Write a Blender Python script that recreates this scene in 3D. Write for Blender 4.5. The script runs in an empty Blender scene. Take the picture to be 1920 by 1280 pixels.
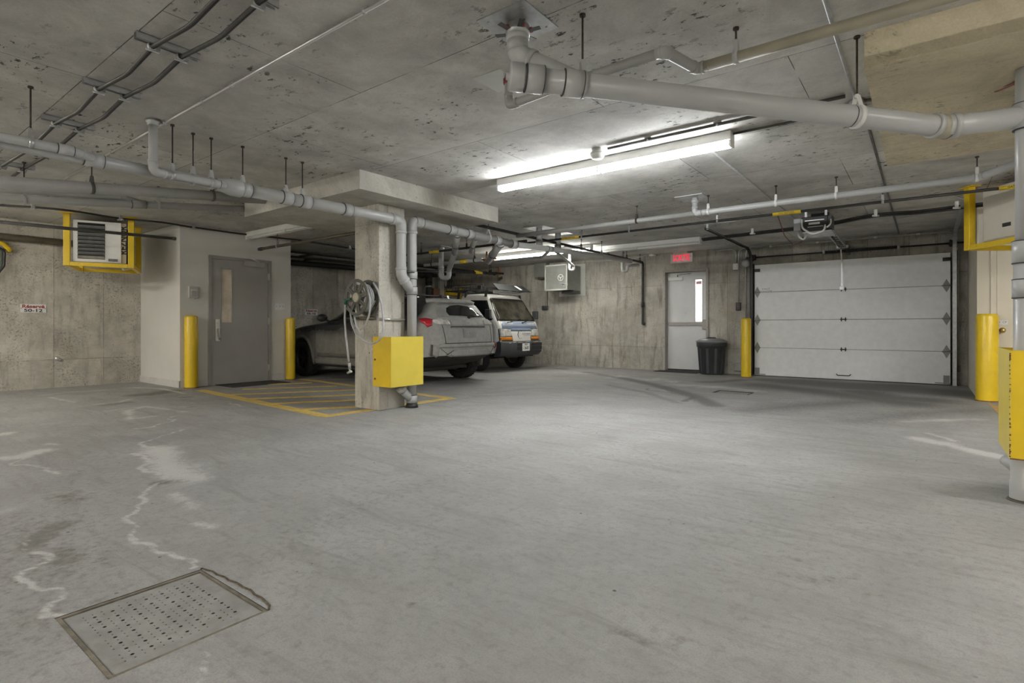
import bpy, bmesh, math, random
import numpy as np
from mathutils import Vector, Matrix
from mathutils.bvhtree import BVHTree

random.seed(7)
SC = bpy.context.scene
COL = SC.collection
V = Vector
PI = math.pi

# ------------------------------------------------------------------ camera, world, exposure
FPX, HZ, CAMH = 1018.0, 613.0, 0.95          # focal length in px (1920 wide), horizon row, eye height
TH = math.atan(775.0 / 1018.0)               # the camera looks this far to the left of the +Y axis
CT, ST = math.cos(TH), math.sin(TH)
cam_d = bpy.data.cameras.new('camera')
cam = bpy.data.objects.new('camera', cam_d)
COL.objects.link(cam)
cam.location = (0, 0, CAMH)
cam.rotation_euler = (PI / 2, 0, TH)
cam_d.sensor_width = 36.0
cam_d.lens = FPX / 1920.0 * 36.0
cam_d.shift_y = -(640.0 - HZ) / 1920.0
cam_d.clip_start = 0.02
SC.camera = cam
world = bpy.data.worlds.new('world')
SC.world = world
world.use_nodes = True
world.node_tree.nodes['Background'].inputs[0].default_value = (0.75, 0.8, 0.9, 1)
world.node_tree.nodes['Background'].inputs[1].default_value = 0.15
SC.view_settings.view_transform = 'Standard'
SC.view_settings.look = 'None'
SC.view_settings.gamma = 1.0
SC.view_settings.use_curve_mapping = False
SC.view_settings.exposure = 1.1
SC.cycles.use_denoising = True
SC.cycles.max_bounces = 10
SC.cycles.diffuse_bounces = 6
TUBE_COOL, FILL_WARM, FILL_SIDE, TUBE_FAR = 56.0, 56.0, 64.0, 32.0            # radiance of the fluorescent tubes

CZ = 2.56                                     # ceiling height
YB = 11.5                                     # face of the back wall
XL = -10.85                                   # face of the left wall


def ray(px, py):
    u = (px - 960.0) / FPX
    return V((u * CT - ST, CT + u * ST, (HZ - py) / FPX))


def atz(px, py, z):
    r = ray(px, py)
    t = (z - CAMH) / r.z
    return V((r.x * t, r.y * t, z))


def atx(px, py, x):
    r = ray(px, py)
    t = x / r.x
    return V((x, r.y * t, CAMH + r.z * t))


def aty(px, py, y):
    r = ray(px, py)
    t = y / r.y
    return V((r.x * t, y, CAMH + r.z * t))


# ------------------------------------------------------------------ mesh helpers
def fillet(pts, R, n=6):
    pts = [V(p) for p in pts]
    if R <= 0 or len(pts) < 3:
        return pts
    out = [pts[0]]
    for i in range(1, len(pts) - 1):
        a, b, c = pts[i - 1], pts[i], pts[i + 1]
        d1, d2 = (a - b), (c - b)
        l1, l2 = d1.length, d2.length
        d1.normalize(); d2.normalize()
        ang = d1.angle(d2)
        if ang > PI - 0.02:
            out.append(b); continue
        t = min(R / math.tan(ang / 2), 0.48 * l1, 0.48 * l2)
        p1, p2 = b + d1 * t, b + d2 * t
        for k in range(n + 1):
            s = k / n
            out.append(p1 * (1 - s) ** 2 + b * 2 * s * (1 - s) + p2 * s * s)
    out.append(pts[-1])
    return out


class MB:
    """collects shapes; build() links them as ONE mesh object"""

    def __init__(self):
        self.bm = bmesh.new()

    def box(self, x0, x1, y0, y1, z0, z1, bev=0.0, M=None):
        c = V(((x0 + x1) / 2, (y0 + y1) / 2, (z0 + z1) / 2))
        r = bmesh.ops.create_cube(self.bm, size=1.0)
        vs = r['verts']
        for v in vs:
            v.co = V((v.co.x * (x1 - x0), v.co.y * (y1 - y0), v.co.z * (z1 - z0))) + c
        if bev > 0:
            es = list({e for v in vs for e in v.link_edges})
            q = bmesh.ops.bevel(self.bm, geom=es, offset=bev, segments=2, affect='EDGES', profile=0.6)
            vs = list({v for f in q['faces'] for v in f.verts} | {v for v in vs if v.is_valid})
        if M is not None:
            for v in vs:
                v.co = M @ v.co
        return vs

    def obox(self, a, b, w, h, up=(0, 0, 1), bev=0.0):
        """bar of section w x h from a to b"""
        a, b = V(a), V(b)
        d = (b - a); L = d.length; d.normalize()
        up = V(up)
        if abs(d.dot(up)) > 0.98:
            up = V((0, 1, 0)) if abs(d.y) < 0.9 else V((1, 0, 0))
        s = d.cross(up).normalized(); u = s.cross(d).normalized()
        M = Matrix((d, s, u)).transposed().to_4x4()
        M.translation = (a + b) / 2
        return self.box(-L / 2, L / 2, -w / 2, w / 2, -h / 2, h / 2, bev, M)

    def tube(self, pts, r, seg=12, R=0.0, cap=True, radii=None):
        pts = fillet(pts, R)
        n = len(pts)
        T = []
        for i in range(n):
            a = pts[max(i - 1, 0)]; b = pts[min(i + 1, n - 1)]
            T.append((b - a).normalized())
        ref = V((0, 0, 1)) if abs(T[0].z) < 0.9 else V((1, 0, 0))
        nrm = (ref - T[0] * ref.dot(T[0])).normalized()
        rings = []
        for i in range(n):
            nrm = (nrm - T[i] * nrm.dot(T[i])).normalized()
            bn = T[i].cross(nrm)
            rr = radii[i] if radii else r
            rings.append([self.bm.verts.new(pts[i] + (nrm * math.cos(2 * PI * k / seg) + bn * math.sin(2 * PI * k / seg)) * rr) for k in range(seg)])
        for i in range(n - 1):
            for k in range(seg):
                f = self.bm.faces.new((rings[i][k], rings[i][(k + 1) % seg], rings[i + 1][(k + 1) % seg], rings[i + 1][k]))
                f.smooth = True
        if cap:
            self.bm.faces.new(rings[0][::-1]); self.bm.faces.new(rings[-1])
        return [v for q in rings for v in q]

    def cyl(self, a, b, r, seg=16, r2=None):
        return self.tube([a, b], r, seg, radii=[r, r if r2 is None else r2])

    def lathe(self, prof, origin=(0, 0, 0), axis=(0, 0, 1), seg=24, cap=True):
        """profile of (radius, distance along axis)"""
        o, ax = V(origin), V(axis).normalized()
        ref = V((0, 0, 1)) if abs(ax.z) < 0.9 else V((1, 0, 0))
        s = ax.cross(ref).normalized(); u = ax.cross(s)
        rings = []
        for (r, h) in prof:
            r = max(r, 1e-4)
            rings.append([self.bm.verts.new(o + ax * h + (s * math.cos(2 * PI * k / seg) + u * math.sin(2 * PI * k / seg)) * r) for k in range(seg)])
        for i in range(len(rings) - 1):
            for k in range(seg):
                f = self.bm.faces.new((rings[i][k], rings[i][(k + 1) % seg], rings[i + 1][(k + 1) % seg], rings[i + 1][k]))
                f.smooth = True
        if cap:
            self.bm.faces.new(rings[0][::-1]); self.bm.faces.new(rings[-1])
        return [v for q in rings for v in q]

    def prism(self, outline, d):
        """closed outline of 3D points pushed along d"""
        d = V(d)
        a = [self.bm.verts.new(V(p)) for p in outline]
        b = [self.bm.verts.new(V(p) + d) for p in outline]
        n = len(a)
        self.bm.faces.new(a[::-1]); self.bm.faces.new(b)
        for i in range(n):
            self.bm.faces.new((a[i], a[(i + 1) % n], b[(i + 1) % n], b[i]))
        return a + b

    def sphere(self, c, r, sx=1, sy=1, sz=1, seg=16):
        q = bmesh.ops.create_uvsphere(self.bm, u_segments=seg, v_segments=max(8, seg // 2), radius=r)
        for v in q['verts']:
            v.co = V((v.co.x * sx, v.co.y * sy, v.co.z * sz)) + V(c)
            for f in v.link_faces:
                f.smooth = True
        return q['verts']

    def quad(self, *ps):
        return self.bm.faces.new([self.bm.verts.new(V(p)) for p in ps])

    def build(self, name, mat, parent=None, local=False, kind=None):
        bmesh.ops.recalc_face_normals(self.bm, faces=self.bm.faces)
        if parent is not None and not local:
            p = parent; off = V((0, 0, 0))
            while p is not None:
                off += p.location; p = p.parent
            bmesh.ops.translate(self.bm, verts=self.bm.verts, vec=-off)
        me = bpy.data.meshes.new(name)
        self.bm.to_mesh(me); self.bm.free()
        if mat is not None:
            me.materials.append(mat)
        o = bpy.data.objects.new(name, me)
        COL.objects.link(o)
        if parent is not None:
            o.parent = parent
        if kind:
            o['kind'] = kind
        return o


def tag(o, label, cat, group=None, kind=None):
    o['label'] = label; o['category'] = cat
    if group: o['group'] = group
    if kind: o['kind'] = kind
    return o


def thing(name, label, cat, loc, rz=0.0, group=None):
    o = bpy.data.objects.new(name, None)
    COL.objects.link(o)
    o.empty_display_size = 0.1
    o.location = V(loc); o.rotation_euler = (0, 0, rz)
    return tag(o, label, cat, group)


def struct(name, mb, mat, label=None, cat=None):
    o = mb.build(name, mat)
    o['kind'] = 'structure'
    if label: tag(o, label, cat)
    return o


def copy_tree(o, parent=None):
    c = o.copy(); COL.objects.link(c)
    if parent is not None: c.parent = parent
    for ch in o.children:
        copy_tree(ch, c)
    return c


def smooth_by_angle(o, deg=40):
    me = o.data
    for p in me.polygons: p.use_smooth = True
    bm = bmesh.new(); bm.from_mesh(me)
    for e in bm.edges:
        if len(e.link_faces) == 2 and e.calc_face_angle(0) > math.radians(deg):
            e.smooth = False
    bm.to_mesh(me); bm.free()
    return o


def text(name, body, size, mat, loc, right, up, parent=None, bold=0.0, xs=1.0, depth=0.0015, align='CENTER', local=False, fit=None):
    """lettering as a thin solid; loc is the middle of the line on the surface"""
    cu = bpy.data.curves.new(name, 'FONT')
    cu.body = body; cu.size = size; cu.extrude = depth / 2; cu.offset = bold * size
    cu.align_x = align; cu.align_y = 'CENTER'; cu.resolution_u = 3
    tmp = bpy.data.objects.new(name, cu)
    COL.objects.link(tmp)
    dg = bpy.context.evaluated_depsgraph_get()
    me = bpy.data.meshes.new_from_object(tmp.evaluated_get(dg))
    bpy.data.objects.remove(tmp); bpy.data.curves.remove(cu)
    r, u = V(right).normalized(), V(up).normalized()
    n = r.cross(u)
    off = V((0, 0, 0))
    p = parent
    while p is not None and not local:
        off += p.location; p = p.parent
    loc = V(loc) - off
    if fit:                                      # stretch the line to this width
        xx = [v.co.x for v in me.vertices]
        xs = fit / max(max(xx) - min(xx), 1e-4)
    for v in me.vertices:
        v.co = loc + r * v.co.x * xs + u * v.co.y + n * (v.co.z + depth / 2)
    me.materials.clear(); me.materials.append(mat)
    o = bpy.data.objects.new(name, me)
    COL.objects.link(o)
    if parent is not None: o.parent = parent
    return o


# ------------------------------------------------------------------ materials
class NT:
    def __init__(self, name):
        self.m = bpy.data.materials.new(name)
        self.m.use_nodes = True
        self.t = self.m.node_tree
        self.b = self.t.nodes['Principled BSDF']

    def n(self, typ, props=None, **ins):
        nd = self.t.nodes.new(typ)
        for k, v in (props or {}).items():
            setattr(nd, k, v)
        for k, v in ins.items():
            key = int(k[1:]) if k[0] == 'i' and k[1:].isdigit() else k.replace('_', ' ')
            self.set(nd.inputs[key], v)
        return nd

    def set(self, sock, v):
        if hasattr(v, 'is_output'):
            self.t.links.new(v, sock)
        elif hasattr(v, 'outputs'):
            self.t.links.new(v.outputs[0], sock)
        else:
            if isinstance(v, (tuple, list)) and len(v) == 3 and sock.type == 'RGBA':
                v = (*v, 1)
            sock.default_value = v

    def math(self, op, a, b=0.0, c=0.0, clamp=False):
        return self.n('ShaderNodeMath', {'operation': op, 'use_clamp': clamp}, i0=a, i1=b, i2=c).outputs[0]

    def smooth(self, x, lo, hi):
        return self.n('ShaderNodeMapRange', {'interpolation_type': 'SMOOTHSTEP'}, i0=x, i1=lo, i2=hi, i3=0.0, i4=1.0).outputs[0]

    def mix(self, f, a, b, mode='MIX'):
        nd = self.n('ShaderNodeMix', {'data_type': 'RGBA', 'blend_type': mode})
        self.set(nd.inputs[0], f); self.set(nd.inputs[6], a); self.set(nd.inputs[7], b)
        return nd.outputs[2]

    def noise(self, vec, scale, detail=4.0, rough=0.55, dist=0.0):
        return self.n('ShaderNodeTexNoise', None, Vector=vec, Scale=scale, Detail=detail, Roughness=rough, Distortion=dist).outputs[0]

    def bump(self, h, strength=0.2, dist=0.01):
        nd = self.n('ShaderNodeBump', None, Strength=strength, Distance=dist, Height=h)
        self.t.links.new(nd.outputs[0], self.b.inputs['Normal'])


def simple(name, col, rough=0.5, metal=0.0, var=0.08, scale=6.0, bump=0.0, spec=0.5, dirt=None, dirt_amt=0.0, coat=0.0):
    q = NT(name)
    pos = q.n('ShaderNodeTexCoord').outputs['Object']
    f = q.noise(pos, scale, 5.0, 0.6)
    lo = tuple(c * (1 - var) for c in col); hi = tuple(min(1, c * (1 + var)) for c in col)
    c = q.mix(q.smooth(f, 0.3, 0.7), lo, hi)
    if dirt is not None:
        d = q.smooth(q.noise(pos, scale * 2.3, 8.0, 0.7), 0.62 - 0.35 * dirt_amt, 0.75)
        c = q.mix(d, c, dirt)
    q.set(q.b.inputs['Base Color'], c)
    q.b.inputs['Roughness'].default_value = rough
    q.b.inputs['Metallic'].default_value = metal
    q.b.inputs['Specular IOR Level'].default_value = spec
    if coat: q.b.inputs['Coat Weight'].default_value = coat
    if bump: q.bump(q.noise(pos, scale * 12, 4.0), bump, 0.004)
    return q.m


def emit(name, col, strength):
    q = NT(name)
    q.b.inputs['Base Color'].default_value = (*col, 1)
    q.b.inputs['Emission Color'].default_value = (*col, 1)
    q.b.inputs['Emission Strength'].default_value = strength
    return q.m


def concrete(name, u, v, base, bw, rh, uo=0.0, vo=0.0, off=0.0, streak=0.0, stain=0.35, pits=0.4, blot=0.0, joint=0.6, panel=0.12,
             stain_col=(0.10, 0.088, 0.07), brown=0.0, coarse=0.0):
    """formed concrete: panel joints, stains, form-tie pits, vertical streaks; u, v name the axes of the face"""
    q = NT(name)
    pos = q.n('ShaderNodeNewGeometry').outputs['Position']
    s = q.n('ShaderNodeSeparateXYZ', None, Vector=pos)
    ax = {'x': s.outputs[0], 'y': s.outputs[1], 'z': s.outputs[2]}
    ax['xy'] = q.math('ADD', ax['x'], ax['y']); ax['xz'] = q.math('ADD', ax['x'], q.math('MULTIPLY', ax['z'], 0.8)); ax['yz'] = q.math('ADD', ax['y'], q.math('MULTIPLY', ax['z'], 0.7))
    uu = q.math('ADD', ax[u], uo); vv = q.math('ADD', ax[v], vo)
    uv = q.n('ShaderNodeCombineXYZ', None, X=uu, Y=vv, Z=0.0).outputs[0]
    br = q.n('ShaderNodeTexBrick', {'offset': off, 'offset_frequency': 2, 'squash': 1.0}, Vector=uv, Color1=(1 - panel,) * 3, Color2=(1 + panel * 0.3,) * 3,
             Mortar=(1.0,) * 3, Scale=1.0, Mortar_Size=0.0035, Mortar_Smooth=0.4, Bias=0.0, Brick_Width=bw, Row_Height=rh)
    wob = q.noise(uv, 3.0, 3.0)
    jm = q.math('MULTIPLY', br.outputs['Fac'], q.smooth(wob, 0.25, 0.55))
    big = q.noise(uv, 0.55, 6.0, 0.62, 0.6)
    med = q.noise(uv, 2.6, 8.0, 0.68, 0.4)
    fine = q.noise(pos, 90.0, 3.0, 0.6)
    col = q.mix(1.0, base, br.outputs['Color'], 'MULTIPLY')
    tone = q.math('ADD', q.math('MULTIPLY', big, 0.5), q.math('MULTIPLY', med, 0.5))
    col = q.mix(q.math('MULTIPLY', q.smooth(tone, 0.34, 0.66), 1.0), q.mix(1.0, col, (0.68, 0.67, 0.65), 'MULTIPLY'), q.mix(1.0, col, (1.18, 1.17, 1.15), 'MULTIPLY'))
    if stain:
        st = q.smooth(q.noise(uv, 1.3, 9.0, 0.72, 0.8), 0.54, 0.78)
        col = q.mix(q.math('MULTIPLY', st, stain), col, stain_col)
    if streak:
        suv = q.n('ShaderNodeCombineXYZ', None, X=q.math('MULTIPLY', uu, 6.0), Y=q.math('MULTIPLY', vv, 0.8), Z=0.0).outputs[0]
        sk = q.noise(suv, 1.6, 8.0, 0.7, 0.3)
        col = q.mix(q.math('MULTIPLY', q.smooth(sk, 0.5, 0.66), streak), col, stain_col)
        sk2 = q.noise(suv, 3.3, 6.0, 0.6)
        col = q.mix(q.math('MULTIPLY', q.smooth(sk2, 0.56, 0.78), streak * 0.8), col, (0.62, 0.61, 0.57))
    if brown:
        bb = q.smooth(q.noise(uv, 0.8, 7.0, 0.7, 0.5), 0.5, 0.75)
        col = q.mix(q.math('MULTIPLY', bb, brown), col, (0.19, 0.135, 0.075))
    if coarse:
        cs = q.smooth(q.noise(uv, 34.0, 6.0, 0.75), 0.5, 0.66)
        cm = q.smooth(q.noise(uv, 1.7, 4.0, 0.6, 0.5), 0.4, 0.62)
        col = q.mix(q.math('MULTIPLY', q.math('MULTIPLY', cs, cm), coarse), col, (0.085, 0.078, 0.065))
    if blot:
        cl = q.smooth(q.noise(uv, 0.95, 4.0, 0.6, 0.3), 0.47, 0.60)
        suv = q.n('ShaderNodeCombineXYZ', None, X=q.math('MULTIPLY', uu, 0.6), Y=vv, Z=0.0).outputs[0]
        sp = q.smooth(q.noise(suv, 16.0, 7.0, 0.72, 0.15), 0.56, 0.62)
        col = q.mix(q.math('MULTIPLY', q.math('MULTIPLY', cl, sp), blot), col, (0.06, 0.056, 0.05))
    if pits:
        vo_ = q.n('ShaderNodeTexVoronoi', None, Vector=uv, Scale=13.0, Randomness=1.0)
        pm = q.math('MULTIPLY', q.math('LESS_THAN', vo_.outputs['Distance'], 0.11), q.smooth(med, 0.48, 0.56))
        col = q.mix(q.math('MULTIPLY', pm, pits), col, (0.05, 0.047, 0.042))
    col = q.mix(q.math('MULTIPLY', jm, joint), col, (0.035, 0.033, 0.03))
    col = q.mix(0.35, col, q.mix(1.0, col, q.n('ShaderNodeCombineColor', None, i0=q.math('ADD', fine, 0.5), i1=q.math('ADD', fine, 0.5), i2=q.math('ADD', fine, 0.5)).outputs[0], 'MULTIPLY'))
    q.set(q.b.inputs['Base Color'], col)
    q.b.inputs['Roughness'].default_value = 0.88
    q.b.inputs['Specular IOR Level'].default_value = 0.25
    h = q.math('SUBTRACT', q.math('ADD', q.math('MULTIPLY', med, 0.6), q.math('MULTIPLY', fine, 0.3)), q.math('MULTIPLY', jm, 1.5))
    q.bump(h, 0.35, 0.006)
    return q.m


M = {}
M['ceil'] = concrete('ceiling_concrete', 'x', 'y', (0.57, 0.567, 0.545), 2.44, 1.22, 3.09, 0.10, 0.5, stain=0.30, pits=0.3, blot=1.0, joint=0.85, panel=0.12)
M['wall_back'] = concrete('back_wall_concrete', 'x', 'z', (0.46, 0.44, 0.395), 0.60, 1.35, 0.22, 0.84, 0.0, streak=0.5, stain=0.5, pits=0.7, joint=0.7, panel=0.2, brown=0.4, coarse=0.55)
M['wall_left'] = concrete('left_wall_concrete', 'y', 'z', (0.58, 0.56, 0.505), 0.645, 1.9, 0.163, 1.46, 0.0, streak=0.3, stain=0.5, pits=0.5, joint=0.8, panel=0.22, brown=0.25, coarse=0.9)
M['column'] = concrete('column_concrete', 'xy', 'z', (0.56, 0.54, 0.485), 9.0, 2.2, 1.0, 0.06, 0.0, streak=0.45, stain=0.3, pits=0.9, joint=0.3, panel=0.05, coarse=0.7)
M['drop'] = concrete('drop_panel_concrete', 'xz', 'yz', (0.54, 0.53, 0.49), 2.44, 1.22, 0.9, 0.2, 0.0, stain=0.3, pits=0.6, joint=0.2, panel=0.06, coarse=0.3)
M['drop_warm_lit'] = concrete('warm_lit_drop_panel_concrete', 'xz', 'yz', (0.60, 0.54, 0.40), 2.44, 1.22, 0.9, 0.2, 0.0, stain=0.4, pits=0.6, joint=0.2, panel=0.06, coarse=0.3, brown=0.2, blot=0.6)  # warm lamplight is painted into this panel's tan base; stains are its own
M['paint_wall'] = simple('wall_paint', (0.62, 0.61, 0.575), 0.6, var=0.04, scale=1.2)
M['paint_beige'] = simple('beige_wall_paint', (0.62, 0.57, 0.46), 0.6, var=0.03, scale=1.2)
M['baseboard'] = simple('baseboard_paint', (0.56, 0.55, 0.53), 0.5, var=0.05)
M['door_grey'] = simple('grey_door_paint', (0.33, 0.32, 0.30), 0.42, var=0.06, scale=1.5)
M['door_frame'] = simple('grey_frame_paint', (0.30, 0.292, 0.27), 0.45, var=0.05)
M['door_white'] = simple('white_door_paint', (0.64, 0.65, 0.65), 0.45, var=0.05, scale=2.0, dirt=(0.45, 0.43, 0.38), dirt_amt=0.15)
M['frame_taupe'] = simple('taupe_frame_paint', (0.36, 0.34, 0.31), 0.5, var=0.06, dirt=(0.2, 0.17, 0.13), dirt_amt=0.3)
M['panel_white'] = simple('garage_panel_paint', (0.76, 0.77, 0.77), 0.42, var=0.04, scale=9.0, bump=0.12)
M['panel_gap'] = simple('panel_joint_shadow_gap', (0.10, 0.10, 0.10), 0.8)
M['pvc'] = simple('grey_pvc', (0.42, 0.425, 0.42), 0.32, var=0.05, scale=3.0)
M['pvc_dark'] = simple('dull_and_shaded_pvc', (0.33, 0.33, 0.315), 0.42, var=0.07, scale=3.0)
M['pvc_warm_lit'] = simple('warm_lit_pvc', (0.34, 0.31, 0.235), 0.5, var=0.10, scale=5.0)  # warm lamplight on the right hand pipes put into the plastic colour
M['seam'] = simple('pipe_cement_line', (0.05, 0.05, 0.05), 0.6)
M['iron'] = simple('black_iron', (0.035, 0.034, 0.032), 0.45, metal=0.3, var=0.2)
M['iron_grey'] = simple('weathered_steel_pipe', (0.11, 0.108, 0.10), 0.45, metal=0.4, var=0.2)
M['iron_brown'] = simple('brown_steel_pipe', (0.10, 0.085, 0.06), 0.5, metal=0.3, var=0.25)
M['rod'] = simple('rusty_threaded_rod', (0.055, 0.040, 0.032), 0.7, metal=0.3, var=0.4, scale=20)
M['galv'] = simple('galvanized_steel', (0.50, 0.51, 0.51), 0.4, metal=0.75, var=0.15, scale=14)
M['steel'] = simple('brushed_steel', (0.62, 0.62, 0.60), 0.3, metal=0.9, var=0.06)
M['white_metal'] = simple('white_enamel', (0.72, 0.72, 0.70), 0.4, var=0.03)
M['cream_metal'] = simple('cream_enamel', (0.66, 0.62, 0.53), 0.45, var=0.03)
M['yellow'] = simple('yellow_gloss_paint', (0.72, 0.50, 0.015), 0.32, var=0.06, scale=4.0, dirt=(0.50, 0.33, 0.03), dirt_amt=0.05)
M['yellow_lit'] = simple('lit_yellow_paint', (0.68, 0.54, 0.075), 0.38, var=0.05, scale=3.0)  # paler twin of the yellow; lamp glare on guard fronts is in its colour
M['rust'] = simple('rust', (0.19, 0.085, 0.035), 0.85, var=0.35, scale=30)
M['black'] = simple('black_plastic', (0.02, 0.02, 0.021), 0.45, var=0.15)
M['charcoal'] = simple('charcoal_plastic', (0.045, 0.048, 0.052), 0.5, var=0.12)
M['rubber'] = simple('tyre_rubber', (0.022, 0.022, 0.023), 0.8, var=0.2, scale=25, bump=0.2)
M['mat'] = simple('doormat_rubber', (0.035, 0.033, 0.03), 0.9, var=0.3, scale=40, bump=0.4)
M['label_white'] = simple('white_label', (0.72, 0.72, 0.70), 0.5, var=0.02)
M['label_yellow'] = simple('yellow_pipe_label', (0.80, 0.58, 0.03), 0.5, var=0.05)
M['ink'] = simple('black_ink', (0.03, 0.03, 0.035), 0.5)
M['ink_red'] = simple('red_ink', (0.30, 0.045, 0.045), 0.5)
M['red'] = simple('red_plastic', (0.55, 0.03, 0.035), 0.4)
M['brass'] = simple('brass', (0.55, 0.40, 0.16), 0.35, metal=0.85, var=0.15)
M['copper'] = simple('copper', (0.45, 0.20, 0.11), 0.45, metal=0.7, var=0.2)
M['orange_metal'] = simple('orange_flue', (0.62, 0.22, 0.09), 0.5)
M['cardboard'] = simple('cardboard', (0.22, 0.12, 0.07), 0.85)
M['paint_line'] = simple('yellow_floor_paint', (0.64, 0.45, 0.10), 0.75, var=0.18, scale=9, dirt=(0.42, 0.37, 0.26), dirt_amt=0.45)
M['paint_orange'] = simple('orange_floor_paint', (0.50, 0.30, 0.10), 0.75, var=0.18, scale=9)
M['reel'] = simple('beige_reel_plastic', (0.095, 0.092, 0.072), 0.5, var=0.08)
M['reel_light'] = simple('reel_cap_plastic', (0.42, 0.40, 0.30), 0.5, var=0.05)
M['hose'] = simple('grey_vinyl_hose', (0.42, 0.42, 0.42), 0.42, var=0.08, scale=15)
M['green'] = simple('green_fitting', (0.02, 0.14, 0.08), 0.4)
M['duct'] = simple('pale_duct_metal', (0.52, 0.53, 0.50), 0.45, metal=0.2, var=0.05)
M['fan_metal'] = simple('galvanized_fan_housing', (0.24, 0.245, 0.225), 0.45, metal=0.15, var=0.12, scale=5)
M['tube_cool'] = emit('lit_tube', (0.96, 0.98, 1.0), TUBE_COOL)
M['fill_tube_warm'] = emit('added_warm_tube', (1.0, 0.95, 0.86), FILL_WARM)
M['tube_far'] = emit('lit_far_tube', (1.0, 0.98, 0.92), TUBE_FAR)
M['fill_tube_side'] = emit('added_white_tube', (1.0, 0.98, 0.94), FILL_SIDE)
M['tube_off'] = simple('unlit_tube', (0.74, 0.74, 0.72), 0.35, var=0.02)
M['window_lit'] = emit('daylit_pane', (1.0, 0.985, 0.985), 2.2)
M['exit_red'] = emit('lit_exit_letters', (0.95, 0.05, 0.09), 0.30)
M['exit_white'] = simple('exit_sign_face', (0.78, 0.74, 0.70), 0.5)
M['car'] = simple('dusty_grey_car_paint', (0.155, 0.15, 0.135), 0.5, var=0.22, scale=2.2, spec=0.4, dirt=(0.27, 0.26, 0.235), dirt_amt=0.4)
M['car_dust'] = simple('car_rear_dust', (0.30, 0.295, 0.28), 0.75, var=0.13, scale=4.0, dirt=(0.23, 0.225, 0.21), dirt_amt=0.45)
M['glass_dark'] = simple('dark_car_glass', (0.012, 0.013, 0.014), 0.08, var=0.2, spec=0.6)
M['glass_dusty'] = simple('dusty_glass', (0.25, 0.25, 0.235), 0.55, var=0.12, scale=8)
M['lamp_red'] = simple('red_lamp_lens', (0.45, 0.02, 0.035), 0.2, spec=0.6)
M['lamp_clear'] = simple('clear_lamp_lens', (0.48, 0.47, 0.45), 0.15, spec=0.8, var=0.3, scale=12)
M['lamp_amber'] = simple('amber_lens', (0.80, 0.27, 0.02), 0.2, spec=0.7)
M['truck_white'] = simple('truck_white_paint', (0.66, 0.655, 0.62), 0.3, var=0.04, coat=0.3)
M['truck_side'] = simple('truck_silver_paint', (0.40, 0.405, 0.40), 0.35, var=0.05)
M['truck_blue'] = simple('truck_blue_band', (0.215, 0.27, 0.37), 0.45, var=0.06)
M['alu'] = simple('wheel_alloy', (0.30, 0.27, 0.22), 0.4, metal=0.6, var=0.2)
M['wheel_dark'] = simple('dark_wheel', (0.05, 0.047, 0.043), 0.45, metal=0.3, var=0.3)
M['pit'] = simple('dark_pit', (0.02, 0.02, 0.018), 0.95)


def glass(name, tint=(0.75, 0.78, 0.76), rough=0.02):
    q = NT(name)
    q.b.inputs['Base Color'].default_value = (*tint, 1)
    q.b.inputs['Transmission Weight'].default_value = 1.0
    q.b.inputs['Roughness'].default_value = rough
    q.b.inputs['IOR'].default_value = 1.02
    q.b.inputs['Specular IOR Level'].default_value = 1.0
    return q.m


M['windshield'] = glass('windshield_glass', (0.55, 0.56, 0.5))

# ------------------------------------------------------------------ floor
PX0, PX1, PY0, PY1 = -2.262, -1.752, 0.505, 0.955          # pit under the near drain cover
QX0, QX1, QY0, QY1 = -2.47, -1.97, 8.05, 8.40              # pit under the far drain grate


def floor_grid():
    def lines(segs, extra):
        out = []
        for a, b, st in segs:
            n = max(1, round((b - a) / st))
            out += [a + (b - a) * i / n for i in range(n)]
        out.append(segs[-1][1])
        out = [o for o in out if all(abs(o - e) > 0.006 for e in extra)]
        return np.array(sorted(out + extra))
    xs = lines([(-10.85, -9.4, .08), (-9.4, 0.7, .025), (0.7, 5.5, .4)], [PX0, PX1, QX0, QX1])
    ys = lines([(-7.0, 0.2, .4), (0.2, 3.4, .02), (3.4, 7.0, .035), (7.0, 11.75, .05)], [PY0, PY1, QY0, QY1])
    return xs, ys


def seg_mask(P, pts, w0, w1=None, px=True):
    """1 on the polyline, 0 at distance w; pts in photo pixels on the floor, or metres"""
    w1 = w0 if w1 is None else w1
    Q = [atz(a, b, 0).to_2d() for a, b in pts] if px else [V(p) for p in pts]
    if w0 < .06 and len(Q) > 2:                      # ragged line: midpoint displacement
        rg = random.Random(len(Q) * 7 + int(1000 * w0))
        for _ in range(4):
            R_ = [V(Q[0])]
            for i in range(len(Q) - 1):
                a, b = V(Q[i]), V(Q[i + 1]); d = b - a
                R_ += [(a + b) / 2 + V((-d.y, d.x)) * rg.uniform(-.22, .22), b]
            Q = R_
    out = np.zeros(len(P), np.float32)
    n = len(Q)
    for i in range(n - 1):
        a = np.array(Q[i]); b = np.array(Q[i + 1])
        d = b - a; L2 = max(float(d @ d), 1e-9)
        t = np.clip(((P - a) @ d) / L2, 0, 1)
        dist = np.linalg.norm(P - (a + t[:, None] * d), axis=1)
        w = w0 + (w1 - w0) * (i + t) / max(n - 1, 1)
        out = np.maximum(out, np.clip(1 - dist / w, 0, 1))
    return out


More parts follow.
